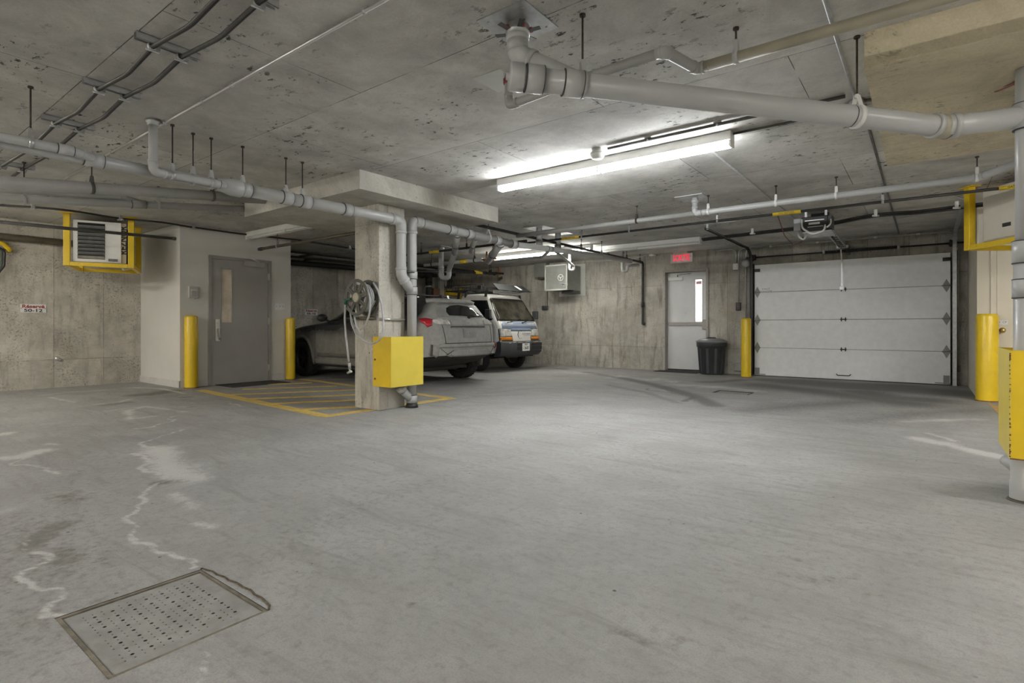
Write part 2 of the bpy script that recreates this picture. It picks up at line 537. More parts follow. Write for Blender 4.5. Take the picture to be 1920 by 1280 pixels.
def build_floor():
    xs, ys = floor_grid()
    nx, ny = len(xs), len(ys)
    gx, gy = np.meshgrid(xs, ys, indexing='xy')
    co = np.stack([gx.ravel(), gy.ravel(), np.zeros(nx * ny)], 1).astype(np.float32)
    idx = np.arange(nx * ny).reshape(ny, nx)
    quads = np.stack([idx[:-1, :-1], idx[:-1, 1:], idx[1:, 1:], idx[1:, :-1]], -1).reshape(-1, 4)
    cx = co[quads].mean(1)
    e = 1e-4
    pit = ((cx[:, 0] > PX0 - e) & (cx[:, 0] < PX1 + e) & (cx[:, 1] > PY0 - e) & (cx[:, 1] < PY1 + e)) | \
          ((cx[:, 0] > QX0 - e) & (cx[:, 0] < QX1 + e) & (cx[:, 1] > QY0 - e) & (cx[:, 1] < QY1 + e))
    quads = quads[~pit]
    me = bpy.data.meshes.new('floor')
    me.vertices.add(len(co)); me.vertices.foreach_set('co', co.ravel())
    me.loops.add(quads.size); me.loops.foreach_set('vertex_index', quads.ravel().astype(np.int32))
    me.polygons.add(len(quads)); me.polygons.foreach_set('loop_start', np.arange(0, quads.size, 4, dtype=np.int32))
    me.update(calc_edges=True); me.validate()
    P = co[:, :2].astype(np.float64)
    salt = np.zeros(len(P), np.float32)
    # thin lime lines and broad white patches left by dried water
    for pts, w, k in [
        ([(362, 1064), (345, 1046), (318, 1036), (285, 1030), (262, 1018), (247, 1003), (246, 980), (258, 955), (272, 940), (262, 930), (280, 915), (298, 905)], .028, .95),
        ([(250, 850), (272, 856), (284, 868), (290, 885), (305, 898)], .035, .95),
        ([(345, 805), (310, 815), (280, 826), (285, 838), (300, 846)], .035, .8),
        ([(300, 842), (312, 862), (320, 880), (340, 892), (370, 897)], .17, .95),
        ([(318, 850), (322, 875), (352, 884)], .20, .8),
        ([(330, 925), (352, 940), (368, 952)], .09, .62),
        ([(368, 981), (402, 988)], .055, .8), ([(400, 1010), (420, 1008)], .03, .55), ([(405, 1030), (428, 1018)], .035, .5),
        ([(118, 1156), (82, 1156), (80, 1148), (92, 1132), (118, 1120), (122, 1112), (85, 1106), (60, 1100), (44, 1085), (42, 1070), (70, 1060), (96, 1048), (88, 1038), (60, 1036)], .024, .95),
        ([(104, 1050), (105, 1010), (60, 1030), (40, 1010)], .018, .5),
        ([(0, 859), (40, 857), (76, 845)], .12, .95), ([(60, 848), (32, 872), (80, 876), (110, 888)], .035, .8),
        ([(0, 815), (12, 812)], .12, .8), ([(90, 832), (118, 834)], .07, .5), ([(0, 960), (20, 955)], .12, .5),
        ([(70, 742), (120, 736), (190, 731), (250, 726), (300, 728), (345, 737)], .06, .9),
        ([(95, 745), (140, 754)], .06, .65), ([(178, 758), (225, 753), (245, 748)], .06, .7),
        ([(355, 755), (390, 755), (425, 754), (445, 758), (455, 762)], .03, .8), ([(360, 748), (430, 752)], .05, .5), ([(440, 757), (425, 772)], .02, .6),
        ([(200, 770), (250, 764), (300, 763), (350, 762)], .05, .55),
        ([(245, 785), (240, 770), (270, 762), (310, 766), (345, 772)], .09, .7), ([(252, 803), (290, 800), (325, 790), (338, 778)], .03, .85), ([(250, 785), (285, 780)], .12, .6),
        ([(1722, 822), (1770, 832), (1830, 846), (1880, 856)], .13, .95), ([(1700, 790), (1760, 788), (1840, 785)], .14, .6), ([(1700, 808), (1740, 812)], .08, .4),
        ([(1740, 812), (1790, 826)], .06, .7),
        ([(372, 1280), (378, 1255), (385, 1240), (376, 1222)], .02, .7), ([(385, 1200), (430, 1186), (440, 1170)], .018, .5),
        ([(1145, 715), (1190, 719)], .06, .7), ([(1240, 730), (1262, 738)], .05, .5), ([(1000, 708), (1030, 711)], .05, .5),
        ([(1060, 697), (1150, 704), (1215, 710), (1270, 716)], .55, .55), ([(1280, 722), (1350, 726), (1420, 734)], .50, .60),
        ([(1530, 715), (1640, 721)], .05, .5),
        ([(590, 985), (605, 988), (625, 992)], .012, .5), ([(800, 1000), (815, 1010)], .01, .4),
    ]:
        salt = np.maximum(salt, seg_mask(P, pts, w * (1.05 if w < .05 else 1.4)) * k)
    damp = np.zeros(len(P), np.float32)
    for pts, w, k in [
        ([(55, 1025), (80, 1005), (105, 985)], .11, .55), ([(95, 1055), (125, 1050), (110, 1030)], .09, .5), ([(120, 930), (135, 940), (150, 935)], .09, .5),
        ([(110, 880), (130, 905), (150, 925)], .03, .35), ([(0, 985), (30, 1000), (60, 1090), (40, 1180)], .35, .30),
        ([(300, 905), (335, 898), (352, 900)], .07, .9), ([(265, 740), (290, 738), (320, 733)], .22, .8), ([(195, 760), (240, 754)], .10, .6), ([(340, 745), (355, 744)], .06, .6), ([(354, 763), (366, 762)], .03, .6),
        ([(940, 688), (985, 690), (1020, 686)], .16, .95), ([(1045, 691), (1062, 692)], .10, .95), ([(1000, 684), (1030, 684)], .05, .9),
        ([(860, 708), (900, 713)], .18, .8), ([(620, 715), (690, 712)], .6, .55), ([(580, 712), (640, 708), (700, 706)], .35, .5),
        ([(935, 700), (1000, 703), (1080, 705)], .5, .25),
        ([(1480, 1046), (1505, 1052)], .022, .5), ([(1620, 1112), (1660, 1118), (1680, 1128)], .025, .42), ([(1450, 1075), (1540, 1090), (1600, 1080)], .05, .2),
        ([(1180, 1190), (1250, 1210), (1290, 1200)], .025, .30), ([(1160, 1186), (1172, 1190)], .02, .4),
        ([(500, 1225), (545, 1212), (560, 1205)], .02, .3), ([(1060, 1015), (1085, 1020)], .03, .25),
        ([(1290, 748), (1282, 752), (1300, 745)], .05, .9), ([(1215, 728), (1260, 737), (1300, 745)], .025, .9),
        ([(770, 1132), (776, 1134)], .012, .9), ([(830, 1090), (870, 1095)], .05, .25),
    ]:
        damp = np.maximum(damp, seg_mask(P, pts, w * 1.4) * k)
    tyre = np.zeros(len(P), np.float32)
    for pts, w, k in [
        ([(1100, 698), (1165, 708), (1230, 722), (1300, 742), (1340, 760)], .17, .9), ([(1140, 722), (1210, 735), (1270, 755)], .12, .45),
        ([(1430, 722), (1520, 732), (1620, 745), (1700, 756)], .55, .75), ([(1500, 716), (1600, 724), (1700, 730), (1775, 736)], .75, .95), ([(1440, 712), (1560, 718), (1700, 724)], .4, .8), ([(1620, 735), (1660, 745), (1740, 750)], .5, .8), ([(1400, 770), (1500, 760), (1640, 752), (1760, 750)], .4, .5),
        ([(1320, 716), (1345, 716), (1390, 712)], .22, .7), ([(1600, 790), (1720, 775), (1850, 768)], .35, .4),
        ([(820, 800), (930, 790), (1060, 800), (1180, 830), (1260, 880)], .16, 0.20), ([(740, 850), (880, 825), (1040, 830), (1180, 870), (1260, 930)], .12, 0.17),
        ([(560, 1000), (680, 950), (800, 905), (900, 870), (990, 850)], .14, 0.23), ([(480, 1060), (600, 990), (730, 935), (850, 890)], .10, 0.20), ([(520, 1110), (700, 1010), (900, 930), (1100, 880)], .09, 0.15),
        ([(810, 960), (815, 1040), (818, 1090)], .07, 0.15), ([(1330, 1000), (1360, 1080), (1400, 1160)], .10, 0.15), ([(1500, 900), (1620, 980), (1740, 1050)], .12, 0.15),
        ([(540, 905), (700, 900), (860, 930)], .2, 0.10), ([(850, 1240), (900, 1210), (950, 1190)], .07, 0.17), ([(600, 970), (650, 960)], .12, 0.20),
        ([(820, 755), (900, 742), (980, 740)], .15, .3), ([(900, 738), (1000, 728), (1090, 728)], .12, .35),
    ]:
        tyre = np.maximum(tyre, seg_mask(P, pts, w * 1.3) * k)
    for nm, a in (('salt', salt), ('damp', damp), ('tyre', tyre)):
        at = me.attributes.new(nm, 'FLOAT', 'POINT')
        at.data.foreach_set('value', a.astype(np.float32))
    o = bpy.data.objects.new('floor', me)
    COL.objects.link(o)
    q = NT('floor_concrete')
    pos = q.n('ShaderNodeNewGeometry').outputs['Position']
    A = {k: q.n('ShaderNodeAttribute', {'attribute_name': k}).outputs['Fac'] for k in ('salt', 'damp', 'tyre')}
    big = q.noise(pos, 0.5, 5.0, 0.6, 0.5)
    med = q.noise(pos, 2.2, 8.0, 0.68, 0.5)
    fin = q.noise(pos, 26.0, 6.0, 0.7)
    gr = q.noise(pos, 160.0, 2.0, 0.6)
    tone = q.math('ADD', q.math('MULTIPLY', big, 0.45), q.math('MULTIPLY', med, 0.55))
    c = q.mix(q.smooth(tone, 0.32, 0.68), (0.262, 0.259, 0.249), (0.372, 0.370, 0.362))
    # swirls of the trowel
    s = q.n('ShaderNodeSeparateXYZ', None, Vector=pos)
    sw = q.noise(q.n('ShaderNodeCombineXYZ', None, X=q.math('ADD', q.math('MULTIPLY', s.outputs[0], 1.0), q.math('MULTIPLY', s.outputs[1], 0.9)), Y=q.math('MULTIPLY', s.outputs[1], 5.0), Z=0.0).outputs[0], 1.5, 8.0, 0.72, 0.8)
    c = q.mix(q.math('MULTIPLY', q.smooth(sw, 0.48, 0.70), 0.60), c, (0.205, 0.202, 0.19))
    c = q.mix(q.math('MULTIPLY', q.smooth(sw, 0.25, 0.45), 0.0), c, (0.6, 0.6, 0.58))
    # mottling
    c = q.mix(q.math('MULTIPLY', q.smooth(fin, 0.46, 0.70), 0.45), c, (0.18, 0.174, 0.158))
    tm = q.math('MULTIPLY', q.smooth(q.math('ADD', A['tyre'], q.math('MULTIPLY', q.math('SUBTRACT', fin, 0.5), 0.8)), 0.08, 0.70), 0.85)
    c = q.mix(tm, c, (0.115, 0.113, 0.107))
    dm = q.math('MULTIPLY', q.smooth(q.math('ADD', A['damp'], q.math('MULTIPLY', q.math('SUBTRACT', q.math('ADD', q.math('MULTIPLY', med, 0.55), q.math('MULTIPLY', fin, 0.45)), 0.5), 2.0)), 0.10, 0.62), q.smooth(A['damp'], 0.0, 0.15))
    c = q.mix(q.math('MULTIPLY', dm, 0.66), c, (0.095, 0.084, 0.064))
    sm = q.smooth(q.math('ADD', A['salt'], q.math('MULTIPLY', q.math('SUBTRACT', q.math('ADD', q.math('MULTIPLY', med, 0.5), q.math('MULTIPLY', fin, 0.5)), 0.5), 2.2)), 0.30, 0.85)
    sm = q.math('MULTIPLY', sm, q.smooth(A['salt'], 0.0, 0.18))
    c = q.mix(q.math('MULTIPLY', sm, 0.72), c, (0.62, 0.62, 0.605))
    # pock marks
    vo = q.n('ShaderNodeTexVoronoi', None, Vector=pos, Scale=8.0)
    pm = q.math('MULTIPLY', q.math('LESS_THAN', vo.outputs['Distance'], 0.06), q.smooth(q.noise(pos, 1.4, 4.0, 0.7), 0.46, 0.56))
    c = q.mix(q.math('MULTIPLY', pm, 0.85), c, (0.05, 0.045, 0.038))
    c = q.mix(q.math('MULTIPLY', q.smooth(gr, 0.45, 0.68), 0.38), c, (0.19, 0.187, 0.178))
    q.set(q.b.inputs['Base Color'], c)
    q.set(q.b.inputs['Roughness'], q.math('ADD', 0.58, q.math('MULTIPLY', med, 0.3)))
    q.b.inputs['Specular IOR Level'].default_value = 0.3
    q.bump(q.math('ADD', q.math('MULTIPLY', fin, 0.5), q.math('MULTIPLY', gr, 0.4)), 0.18, 0.004)
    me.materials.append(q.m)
    M['floor'] = q.m
    o['kind'] = 'structure'
    tag(o, 'grey trowelled concrete garage floor with white lime stains', 'floor')
    return o


build_floor()

# ------------------------------------------------------------------ ceiling, walls, column
mb = MB(); mb.box(-10.85, 5.5, -7, 11.75, CZ, CZ + .2)
struct('ceiling', mb, M['ceil'], 'formed concrete ceiling slab with panel joints', 'ceiling')
mb = MB(); mb.box(-6.95, -4.59, 3.464, 5.72, 2.362, CZ)
struct('ceiling_drop_panel', mb, M['drop'], 'thick concrete drop panel over the column with the hose reel', 'drop panel')
mb = MB(); mb.box(-0.266, 2.2, 3.53, 5.8, 2.362, CZ)
struct('ceiling_drop_panel', mb, M['drop_warm_lit'], 'stained concrete drop panel at the upper right over the stack', 'drop panel')
mb = MB(); mb.box(-5.39, -4.95, 4.0, 4.385, 0, 2.362, bev=.008)
struct('column', mb, M['column'], 'square concrete column carrying the hose reel', 'column')
mb = MB(); mb.box(0.62, 1.08, 3.95, 4.6, 0, 2.362, bev=.008)
struct('column', mb, M['column'], 'concrete column behind the right hand stack', 'column')

mb = MB(); mb.box(XL - .2, XL, -7, 11.75, 0, CZ)
struct('wall_left', mb, M['wall_left'], 'stained board formed concrete wall on the left', 'wall')
mb = MB(); mb.box(5.5, 5.7, -7, 11.75, 0, CZ)
struct('wall_right', mb, M['wall_left'])
mb = MB(); mb.box(-10.85, 5.5, -7.2, -7, 0, CZ)
struct('wall_front', mb, M['wall_left'])
EX0 = aty(1243.5, 600, YB).x; EX1 = aty(1328.5, 600, YB).x; EZ1 = 0.5 * (aty(1243.5, 506.5, YB).z + aty(1328.5, 502, YB).z)
mb = MB()
mb.box(XL, EX0, YB, YB + .25, 0, CZ); mb.box(EX1, 5.5, YB, YB + .25, 0, CZ); mb.box(EX0, EX1, YB, YB + .25, EZ1, CZ); mb.box(EX0, EX1, YB + .2, YB + .25, 0, EZ1)
struct('wall_back', mb, M['wall_back'], 'streaked concrete back wall with form panel joints', 'wall')

# lift lobby enclosure
CX, CY0, CY1 = -9.25, 3.60, 5.457
mb = MB(); mb.box(XL, CX, CY0, CY1, 0, CZ)
struct('wall_lobby', mb, M['paint_wall'], 'painted grey lobby enclosure with the grey door', 'wall')
mb = MB()
z = 0.11
DY0 = atx(389.5, 600, CX).y; DY1 = atx(507.5, 600, CX).y
mb.box(XL, CX + .014, CY0 - .014, CY0, 0, z, bev=.003); mb.box(CX, CX + .014, CY0 - .014, DY0 - .002, 0, z, bev=.003); mb.box(CX, CX + .014, DY1 + .002, CY1, 0, z + .015, bev=.003)
struct('baseboard_lobby', mb, M['baseboard'], 'pale baseboard around the lobby enclosure', 'baseboard')

# beige service room on the right
RX, RY = 0.546, 9.49
mb = MB(); mb.box(RX, 5.5, RY, YB, 0, CZ)
struct('wall_service_room', mb, M['paint_beige'], 'beige painted service room wall at the right', 'wall')

# ------------------------------------------------------------------ door_1: grey lobby door
def lobby_door():
    zt = atx(448, 483.5, CX).z
    d = thing('door_1', 'grey steel lobby door with a narrow wired window', 'door', (CX, (DY0 + DY1) / 2, 0)); d['kind'] = 'structure'
    fw = .055
    m = MB()
    m.box(CX, CX + .03, DY0, DY0 + fw, 0, zt, bev=.004); m.box(CX, CX + .03, DY1 - fw, DY1, 0, zt, bev=.004); m.box(CX, CX + .03, DY0 + fw, DY1 - fw, zt - fw, zt, bev=.004)
    m.build('door_frame', M['door_frame'], d)
    a, b = DY0 + fw + .004, DY1 - fw - .004
    w0, w1 = atx(415, 550, CX).y, atx(433.5, 550, CX).y
    z0, z1 = atx(424, 604, CX).z, atx(424, 505, CX).z
    m = MB()
    X0, X1 = CX + .002, CX + .016
    m.box(X0, X1, a, w0, .012, zt - fw - .004); m.box(X0, X1, w1, b, .012, zt - fw - .004)
    m.box(X0, X1, w0, w1, .012, z0); m.box(X0, X1, w0, w1, z1, zt - fw - .004)
    m.build('leaf', M['door_grey'], d)
    m = MB()
    for (p, q_, r, s) in ((w0 - .022, w0, z0 - .022, z1 + .022), (w1, w1 + .022, z0 - .022, z1 + .022), (w0, w1, z0 - .022, z0), (w0, w1, z1, z1 + .022)):
        m.box(X1, X1 + .006, p, q_, r, s, bev=.002)
    m.build('window_bead', M['door_frame'], d)
    m = MB(); m.box(CX + .003, CX + .006, w0, w1, z0, z1)
    m.build('glass_pane', simple('warm_lobby_seen_through_glass', (0.60, 0.52, 0.43), 0.15, var=0.25, scale=3.0), d)
    # lockset
    y0, y1 = atx(402.5, 620, CX).y, atx(411, 620, CX).y
    lz0, lz1 = atx(407, 640, CX).z, atx(407, 598, CX).z
    k = MB(); k.box(X1, X1 + .02, y0, y1, lz0, lz1, bev=.006)
    lk = k.build('lock_plate', M['steel'], d)
    k = MB(); k.cyl((X1 + .02, (y0 + y1) / 2, lz1 - .06), (X1 + .034, (y0 + y1) / 2, lz1 - .06), .018); k.build('lock_cylinder', M['steel'], lk)
    k = MB(); k.tube([(X1 + .02, (y0 + y1) / 2, lz1 - .16), (X1 + .055, (y0 + y1) / 2, lz1 - .17), (X1 + .055, (y0 + y1) / 2 + .02, lz0 + .06), (X1 + .02, (y0 + y1) / 2 + .02, lz0 + .04)], .011, R=.02); k.build('handle', M['steel'], lk)
    # closer
    c0, c1 = atx(455.5, 495, CX).y, atx(493, 495, CX).y
    cz0, cz1 = atx(474, 500.5, CX).z, atx(474, 491, CX).z
    k = MB(); k.box(X1, X1 + .045, c0, c1, cz0, cz1, bev=.006); ck = k.build('closer_body', simple('aluminium_closer', (.40, .39, .37), .4, .3), d)
    k = MB(); ym = (c0 + c1) / 2; k.obox((X1 + .03, ym + .08, cz1), (X1 + .12, ym - .1, cz1 + .035), .02, .008); k.obox((X1 + .12, ym - .1, cz1 + .035), (CX + .03, ym + .12, cz1 + .05), .02, .008); k.build('closer_arm', M['steel'], ck)
    for py in (519, 602, 689):
        zc = atx(501, py, CX).z
        k = MB(); k.cyl((CX + .026, b + .004, zc - .06), (CX + .026, b + .004, zc + .06), .009, 10); k.box(CX + .016, CX + .032, b - .004, b + .024, zc - .058, zc + .058); k.build('hinge', M['steel'], d)
lobby_door()

# ------------------------------------------------------------------ door_2: exit door in the back wall
def exit_door():
    d = thing('door_2', 'white steel exit door with a bright narrow window and push bar', 'door', ((EX0 + EX1) / 2, YB, 0)); d['kind'] = 'structure'
    fw = .05
    m = MB()
    m.box(EX0, EX0 + fw, YB - .02, YB + .19, 0, EZ1, bev=.004); m.box(EX1 - fw, EX1, YB - .02, YB + .19, 0, EZ1, bev=.004); m.box(EX0 + fw, EX1 - fw, YB - .02, YB + .19, EZ1 - fw, EZ1, bev=.004)
    m.box(EX0 + fw, EX0 + fw + .016, YB + .09, YB + .19, 0, EZ1 - fw); m.box(EX0 + fw, EX1 - fw, YB + .09, YB + .19, EZ1 - fw - .016, EZ1 - fw)
    m.build('door_frame', M['frame_taupe'], d)
    YD = YB + .10
    a, b, zt = EX0 + fw + .018, EX1 - fw - .004, EZ1 - fw - .018
    w0, w1 = aty(1304, 550, YD).x, aty(1316.2, 550, YD).x
    z0, z1 = aty(1310, 602.5, YD).z, aty(1310, 524, YD).z
    m = MB()
    m.box(a, w0, YD, YD + .045, .03, zt); m.box(w1, b, YD, YD + .045, .03, zt); m.box(w0, w1, YD, YD + .045, .03, z0); m.box(w0, w1, YD, YD + .045, z1, zt)
    m.build('leaf', M['door_white'], d)
    m = MB(); m.box(w0, w1, YD + .015, YD + .025, z0, z1); p = m.build('glass_pane', M['window_lit'], d); p['label'] = 'bright daylit wired glass'
    m = MB(); m.box(w0 + .008, w1 - .008, YD + .008, YD + .012, z1 - .10, z1 - .03); m.build('notice', simple('pink_notice', (.65, .42, .42), .6), p)
    m = MB()
    for (p0, p1, q0, q1) in ((w0 - .012, w0, z0 - .012, z1 + .012), (w1, w1 + .012, z0 - .012, z1 + .012), (w0, w1, z0 - .012, z0), (w0, w1, z1, z1 + .012)):
        m.box(p0, p1, YD - .006, YD, q0, q1)
    m.build('window_bead', M['frame_taupe'], d)
    # panic bar
    zb = aty(1290, 607, YD).z
    m = MB(); m.box(a + .02, b - .02, YD - .045, YD - .012, zb - .035, zb + .035, bev=.008); m.box(a + .02, a + .05, YD - .012, YD, zb - .03, zb + .03)
    pb = m.build('push_bar', M['frame_taupe'], d)
    m = MB(); m.box(b - .10, b - .004, YD - .055, YD, zb - .12, zb + .09, bev=.012); m.build('latch_case', M['frame_taupe'], pb)
    m = MB(); m.box(a + .02, a + .34, YD - .05, YD, zt - .16, zt - .09, bev=.006)
    ck = m.build('closer_body', M['white_metal'], d)
    m = MB(); m.obox((a + .24, YD - .055, zt - .085), (a + .30, YD - .22, zt - .06), .02, .008); m.obox((a + .30, YD - .22, zt - .06), (a + .52, YD - .02, zt - .02), .02, .008); m.build('closer_arm', M['iron_grey'], ck)
    m = MB(); m.box(a, b, YD - .012, YD + .01, .012, .04); m.build('door_sweep', M['iron'], d)
    m = MB(); m.box(EX0 + fw, EX1 - fw, YB - .02, YB + .19, 0, .012); m.build('threshold', M['iron_grey'], d)
exit_door()

# ------------------------------------------------------------------ door_3: sectional garage door
GX0, GX1, GY, GH = -2.66, 0.325, 11.34, 2.165
def garage_door():
    d = thing('door_3', 'white sectional garage door of four panels', 'garage door', ((GX0 + GX1) / 2, GY, 0)); d['kind'] = 'structure'
    n, hp = 4, (GH - .012) / 4
    for i in range(n):
        m = MB(); z0 = .012 + i * hp
        m.box(GX0, GX1, GY, GY + .045, z0 + .003, z0 + hp - .003, bev=.004)
        p = m.build('panel', M['panel_white'], d)
        if i == 0:
            m = MB(); zc = .085; xm = (GX0 + GX1) / 2 - .0
            m.tube([(xm - .11, GY, zc + .02), (xm - .09, GY - .03, zc), (xm + .09, GY - .03, zc), (xm + .11, GY, zc + .02)], .008, 8, R=.02); m.build('pull_handle', M['iron'], p)
            m = MB(); m.box(GX0, GX1, GY - .004, GY + .045, 0, .014); m.build('bottom_seal', M['black'], p)
            for s, xe in ((1, GX0), (-1, GX1)):
                m = MB(); m.box(min(xe + s * .01, xe + s * .09), max(xe + s * .01, xe + s * .09), GY - .006, GY, .02, .16); m.box(min(xe, xe + s * .2), max(xe, xe + s * .2), GY - .016, GY - .006, .028, .042); m.build('corner_bracket', M['fan_metal'], p)
        if i == 2 or i == 1:
            pass
    m = MB(); m.box(GX0 + .004, GX1 - .004, GY + .02, GY + .04, .01, GH); m.build('core', M['panel_gap'], d)
    for i in range(1, n):
        zc = .012 + i * hp
        for xc, k in ((GX0 + .05, 1), ((GX0 + GX1) / 2 + .0, 0), (GX1 - .05, -1)):
            m = MB()
            if k:
                m.prism([(xc, GY, zc + .11), (xc - .045, GY, zc + .02), (xc - .045, GY, zc - .02), (xc, GY, zc - .11), (xc + .045, GY, zc - .02), (xc + .045, GY, zc + .02)], (0, -.006, 0))
                m.cyl((xc - .06, GY - .014, zc), (xc + .06, GY - .014, zc), .010, 8)
            else:
                m.box(xc - .04, xc - .022, GY - .01, GY, zc - .035, zc + .035); m.box(xc + .022, xc + .04, GY - .01, GY, zc - .035, zc + .035); m.cyl((xc - .05, GY - .012, zc), (xc + .05, GY - .012, zc), .010, 8)
            m.build('hinge', M['fan_metal'] if k else M['iron'], d)
    for s, xe in ((1, GX0), (-1, GX1)):
        m = MB(); x = xe + s * .05; zc = GH - .13
        m.box(x - .05, x + .05, GY - .02, GY, zc - .01, zc + .05, bev=.003); m.cyl((x - .05, GY - .035, zc + .03), (x + .06 * -s, GY - .035, zc + .03), .012, 8); m.build('top_roller_bracket', M['iron'], d)
    # drawbar arm
    xm = aty(1579, 500, GY).x
    zb = aty(1580, 540, GY).z
    m = MB(); m.box(xm - .035, xm + .035, GY - .03, GY, zb - .03, zb + .03, bev=.004); m.box(xm - .018, xm + .018, GY - .012, GY, zb, aty(1580, 498, GY).z)
    ar = m.build('arm_bracket', M['galv'], d)
    m = MB(); zt = aty(1580, 487, GY).z; m.obox((xm, GY - .02, zb + .02), (xm, GY - .035, zt), .022, .008, up=(0, 1, 0)); m.obox((xm, GY - .03, zt - .06), (xm - .01, GY - .09, 2.33), .02, .008, up=(0, 1, 0)); m.build('door_arm', M['galv'], ar)
    for k, s in enumerate(('PUSH', 'OPEN')):
        pass
    text('stencil', 'HAUT\nDANGER', .05, M['door_frame'], (aty(1420 + 9, 545, GY).x + .07, GY + .0001, .012 + 3 * hp + .035), (1, 0, 0), (0, 0, 1), d, xs=1.1)
garage_door()

# garage door tracks, shaft and springs
def door_tracks():
    for s, xe in ((-1, GX0), (1, GX1)):
        x = xe + s * .05
        t = thing('door_track', ('curved black roller track on the left of the garage door' if s < 0 else 'steel roller track on the right of the garage door'), 'door track', (x, GY - .04, 0), group='garage door tracks')
        yc, zt = GY - .04, 2.47
        pts = fillet([(x, yc, 0.0), (x, yc, zt), (x, 8.55 if s < 0 else 8.3, zt + .015)], .38, 10)
        m = MB()
        for i in range(len(pts) - 1):
            a, b = pts[i], pts[i + 1]
            d = (b - a).normalized()
            n = V((1, 0, 0))
            u = n.cross(d)
            m.obox(a - d * .003, b + d * .003, .05, .006, up=u)
            m.obox(a - d * .003 + n * s * .024, b + d * .003 + n * s * .024, .006, .045, up=u)
        m.build('rail', M['iron'] if s < 0 else M['galv'], t)
        m = MB(); m.box(min(x, x + s * .035), max(x, x + s * .035), yc + .03, YB, 0.02, 2.2); m.build('wall_angle', M['iron_grey'], t)
        if s < 0:
            m = MB(); m.obox((x, 8.6, zt), (x, 8.6, CZ), .03, .004); m.obox((x, 8.6, zt + .04), (x + .16, 8.55, CZ), .03, .004); m.obox((x - .05, 8.6, CZ - .004), (x + .42, 8.6, CZ - .004), .035, .006)
            m.build('hanger_strap', M['galv'], t)
        else:
            a = aty(1746, 374, 8.45); a.z = CZ - .01
            m = MB(); m.obox((x - .55, 8.45, CZ - .012), (x + .1, 8.45, CZ - .012), .04, .02); m.obox((x - .12, 8.45, CZ - .02), (x, 8.45, zt), .03, .005); m.box(x - .015, x + .015, 8.43, 8.47, zt, CZ)
            m.build('hanger_strap', M['galv'], t)
    t = thing('torsion_shaft', 'black torsion shaft with coil spring above the garage door', 'torsion spring', (-1.15, 11.38, 2.31))
    z, y = 2.315, 11.36
    m = MB(); m.cyl((GX0 - .16, y, z), (GX1 + .2, y, z), .014, 10); m.build('shaft', M['iron'], t)
    x0, x1 = aty(1545, 464, y).x, aty(1685, 452, y).x
    m = MB(); n = 34; m.tube([(x0 + (x1 - x0) * i / (n * 6), y + math.cos(i * PI / 3) * .026, z + math.sin(i * PI / 3) * .026) for i in range(n * 6 + 1)], .008, 6); m.cyl((x0, y, z), (x1, y, z), .024, 12); m.build('spring', M['black'], t)
    for x in (x0, x1):
        m = MB(); m.cyl((x - .02, y, z), (x + .02, y, z), .045, 16); m.build('spring_cone', M['galv'], t)
    for s, xe in ((-1, GX0), (1, GX1)):
        m = MB(); xx = xe + s * .02; m.lathe([(.03, -.04), (.06, -.03), (.06, -.02), (.05, 0), (.06, .02), (.06, .03), (.03, .04)], (xx, y, z), (1, 0, 0), 18)
        m.build('cable_drum', M['iron'], t)
        m = MB(); m.box(xx + s * .05 - .015, xx + s * .05 + .015, y - .03, YB, z - .06, z + .05); m.build('bearing_plate', M['iron_grey'], t)
    m = MB(); xm = -1.1; m.box(xm - .02, xm + .02, y + .02, YB, z - .06, z + .12); m.build('centre_bracket', M['iron_grey'], t)
door_tracks()

# ------------------------------------------------------------------ door_4: beige service room door
def service_door():
    d = thing('door_4', 'beige service room door with a brass knob behind the yellow post', 'door', (1.2, RY, 0)); d['kind'] = 'structure'
    x0 = aty(1857, 600, RY).x
    fw = .06
    W = .95
    m = MB()
    m.box(x0, x0 + fw, RY - .02, RY, 0, 2.12, bev=.004); m.box(x0 + W - fw, x0 + W, RY - .02, RY, 0, 2.12, bev=.004); m.box(x0 + fw, x0 + W - fw, RY - .02, RY, 2.06, 2.12, bev=.004)
    m.build('door_frame', M['paint_beige'], d)
    m = MB(); m.box(x0 + fw + .004, x0 + W - fw - .004, RY - .012, RY, .05, 2.055); m.build('leaf', M['paint_beige'], d)
    k = aty(1879.5, 619, RY - .012)
    m = MB(); m.lathe([(.035, 0), (.035, .006), (.014, .01), (.012, .03), (.026, .04), (.03, .055), (.022, .068), (.0, .07)], k, (0, -1, 0), 20); m.build('knob', M['brass'], d)
    l = aty(1880, 604, RY - .012)
    m = MB(); m.box(l.x - .05, l.x + .05, RY - .015, RY - .012, l.z - .03, l.z + .03); lp = m.build('number_plate', M['label_white'], d)
    text('plate_lettering', '1  CF', .035, M['ink'], (l.x, RY - .0151, l.z), (1, 0, 0), (0, 0, 1), lp)
    m = MB(); m.box(x0 + fw - .01, x0 + fw + .004, RY - .024, RY - .018, aty(1866, 620, RY).z - .03, aty(1866, 620, RY).z + .03); m.build('hinge', M['brass'], d)
    m = MB(); m.box(x0 + fw + .004, x0 + W - fw - .004, RY - .011, RY, 0.0, .05); m.build('door_gap', M['pit'], d)
service_door()

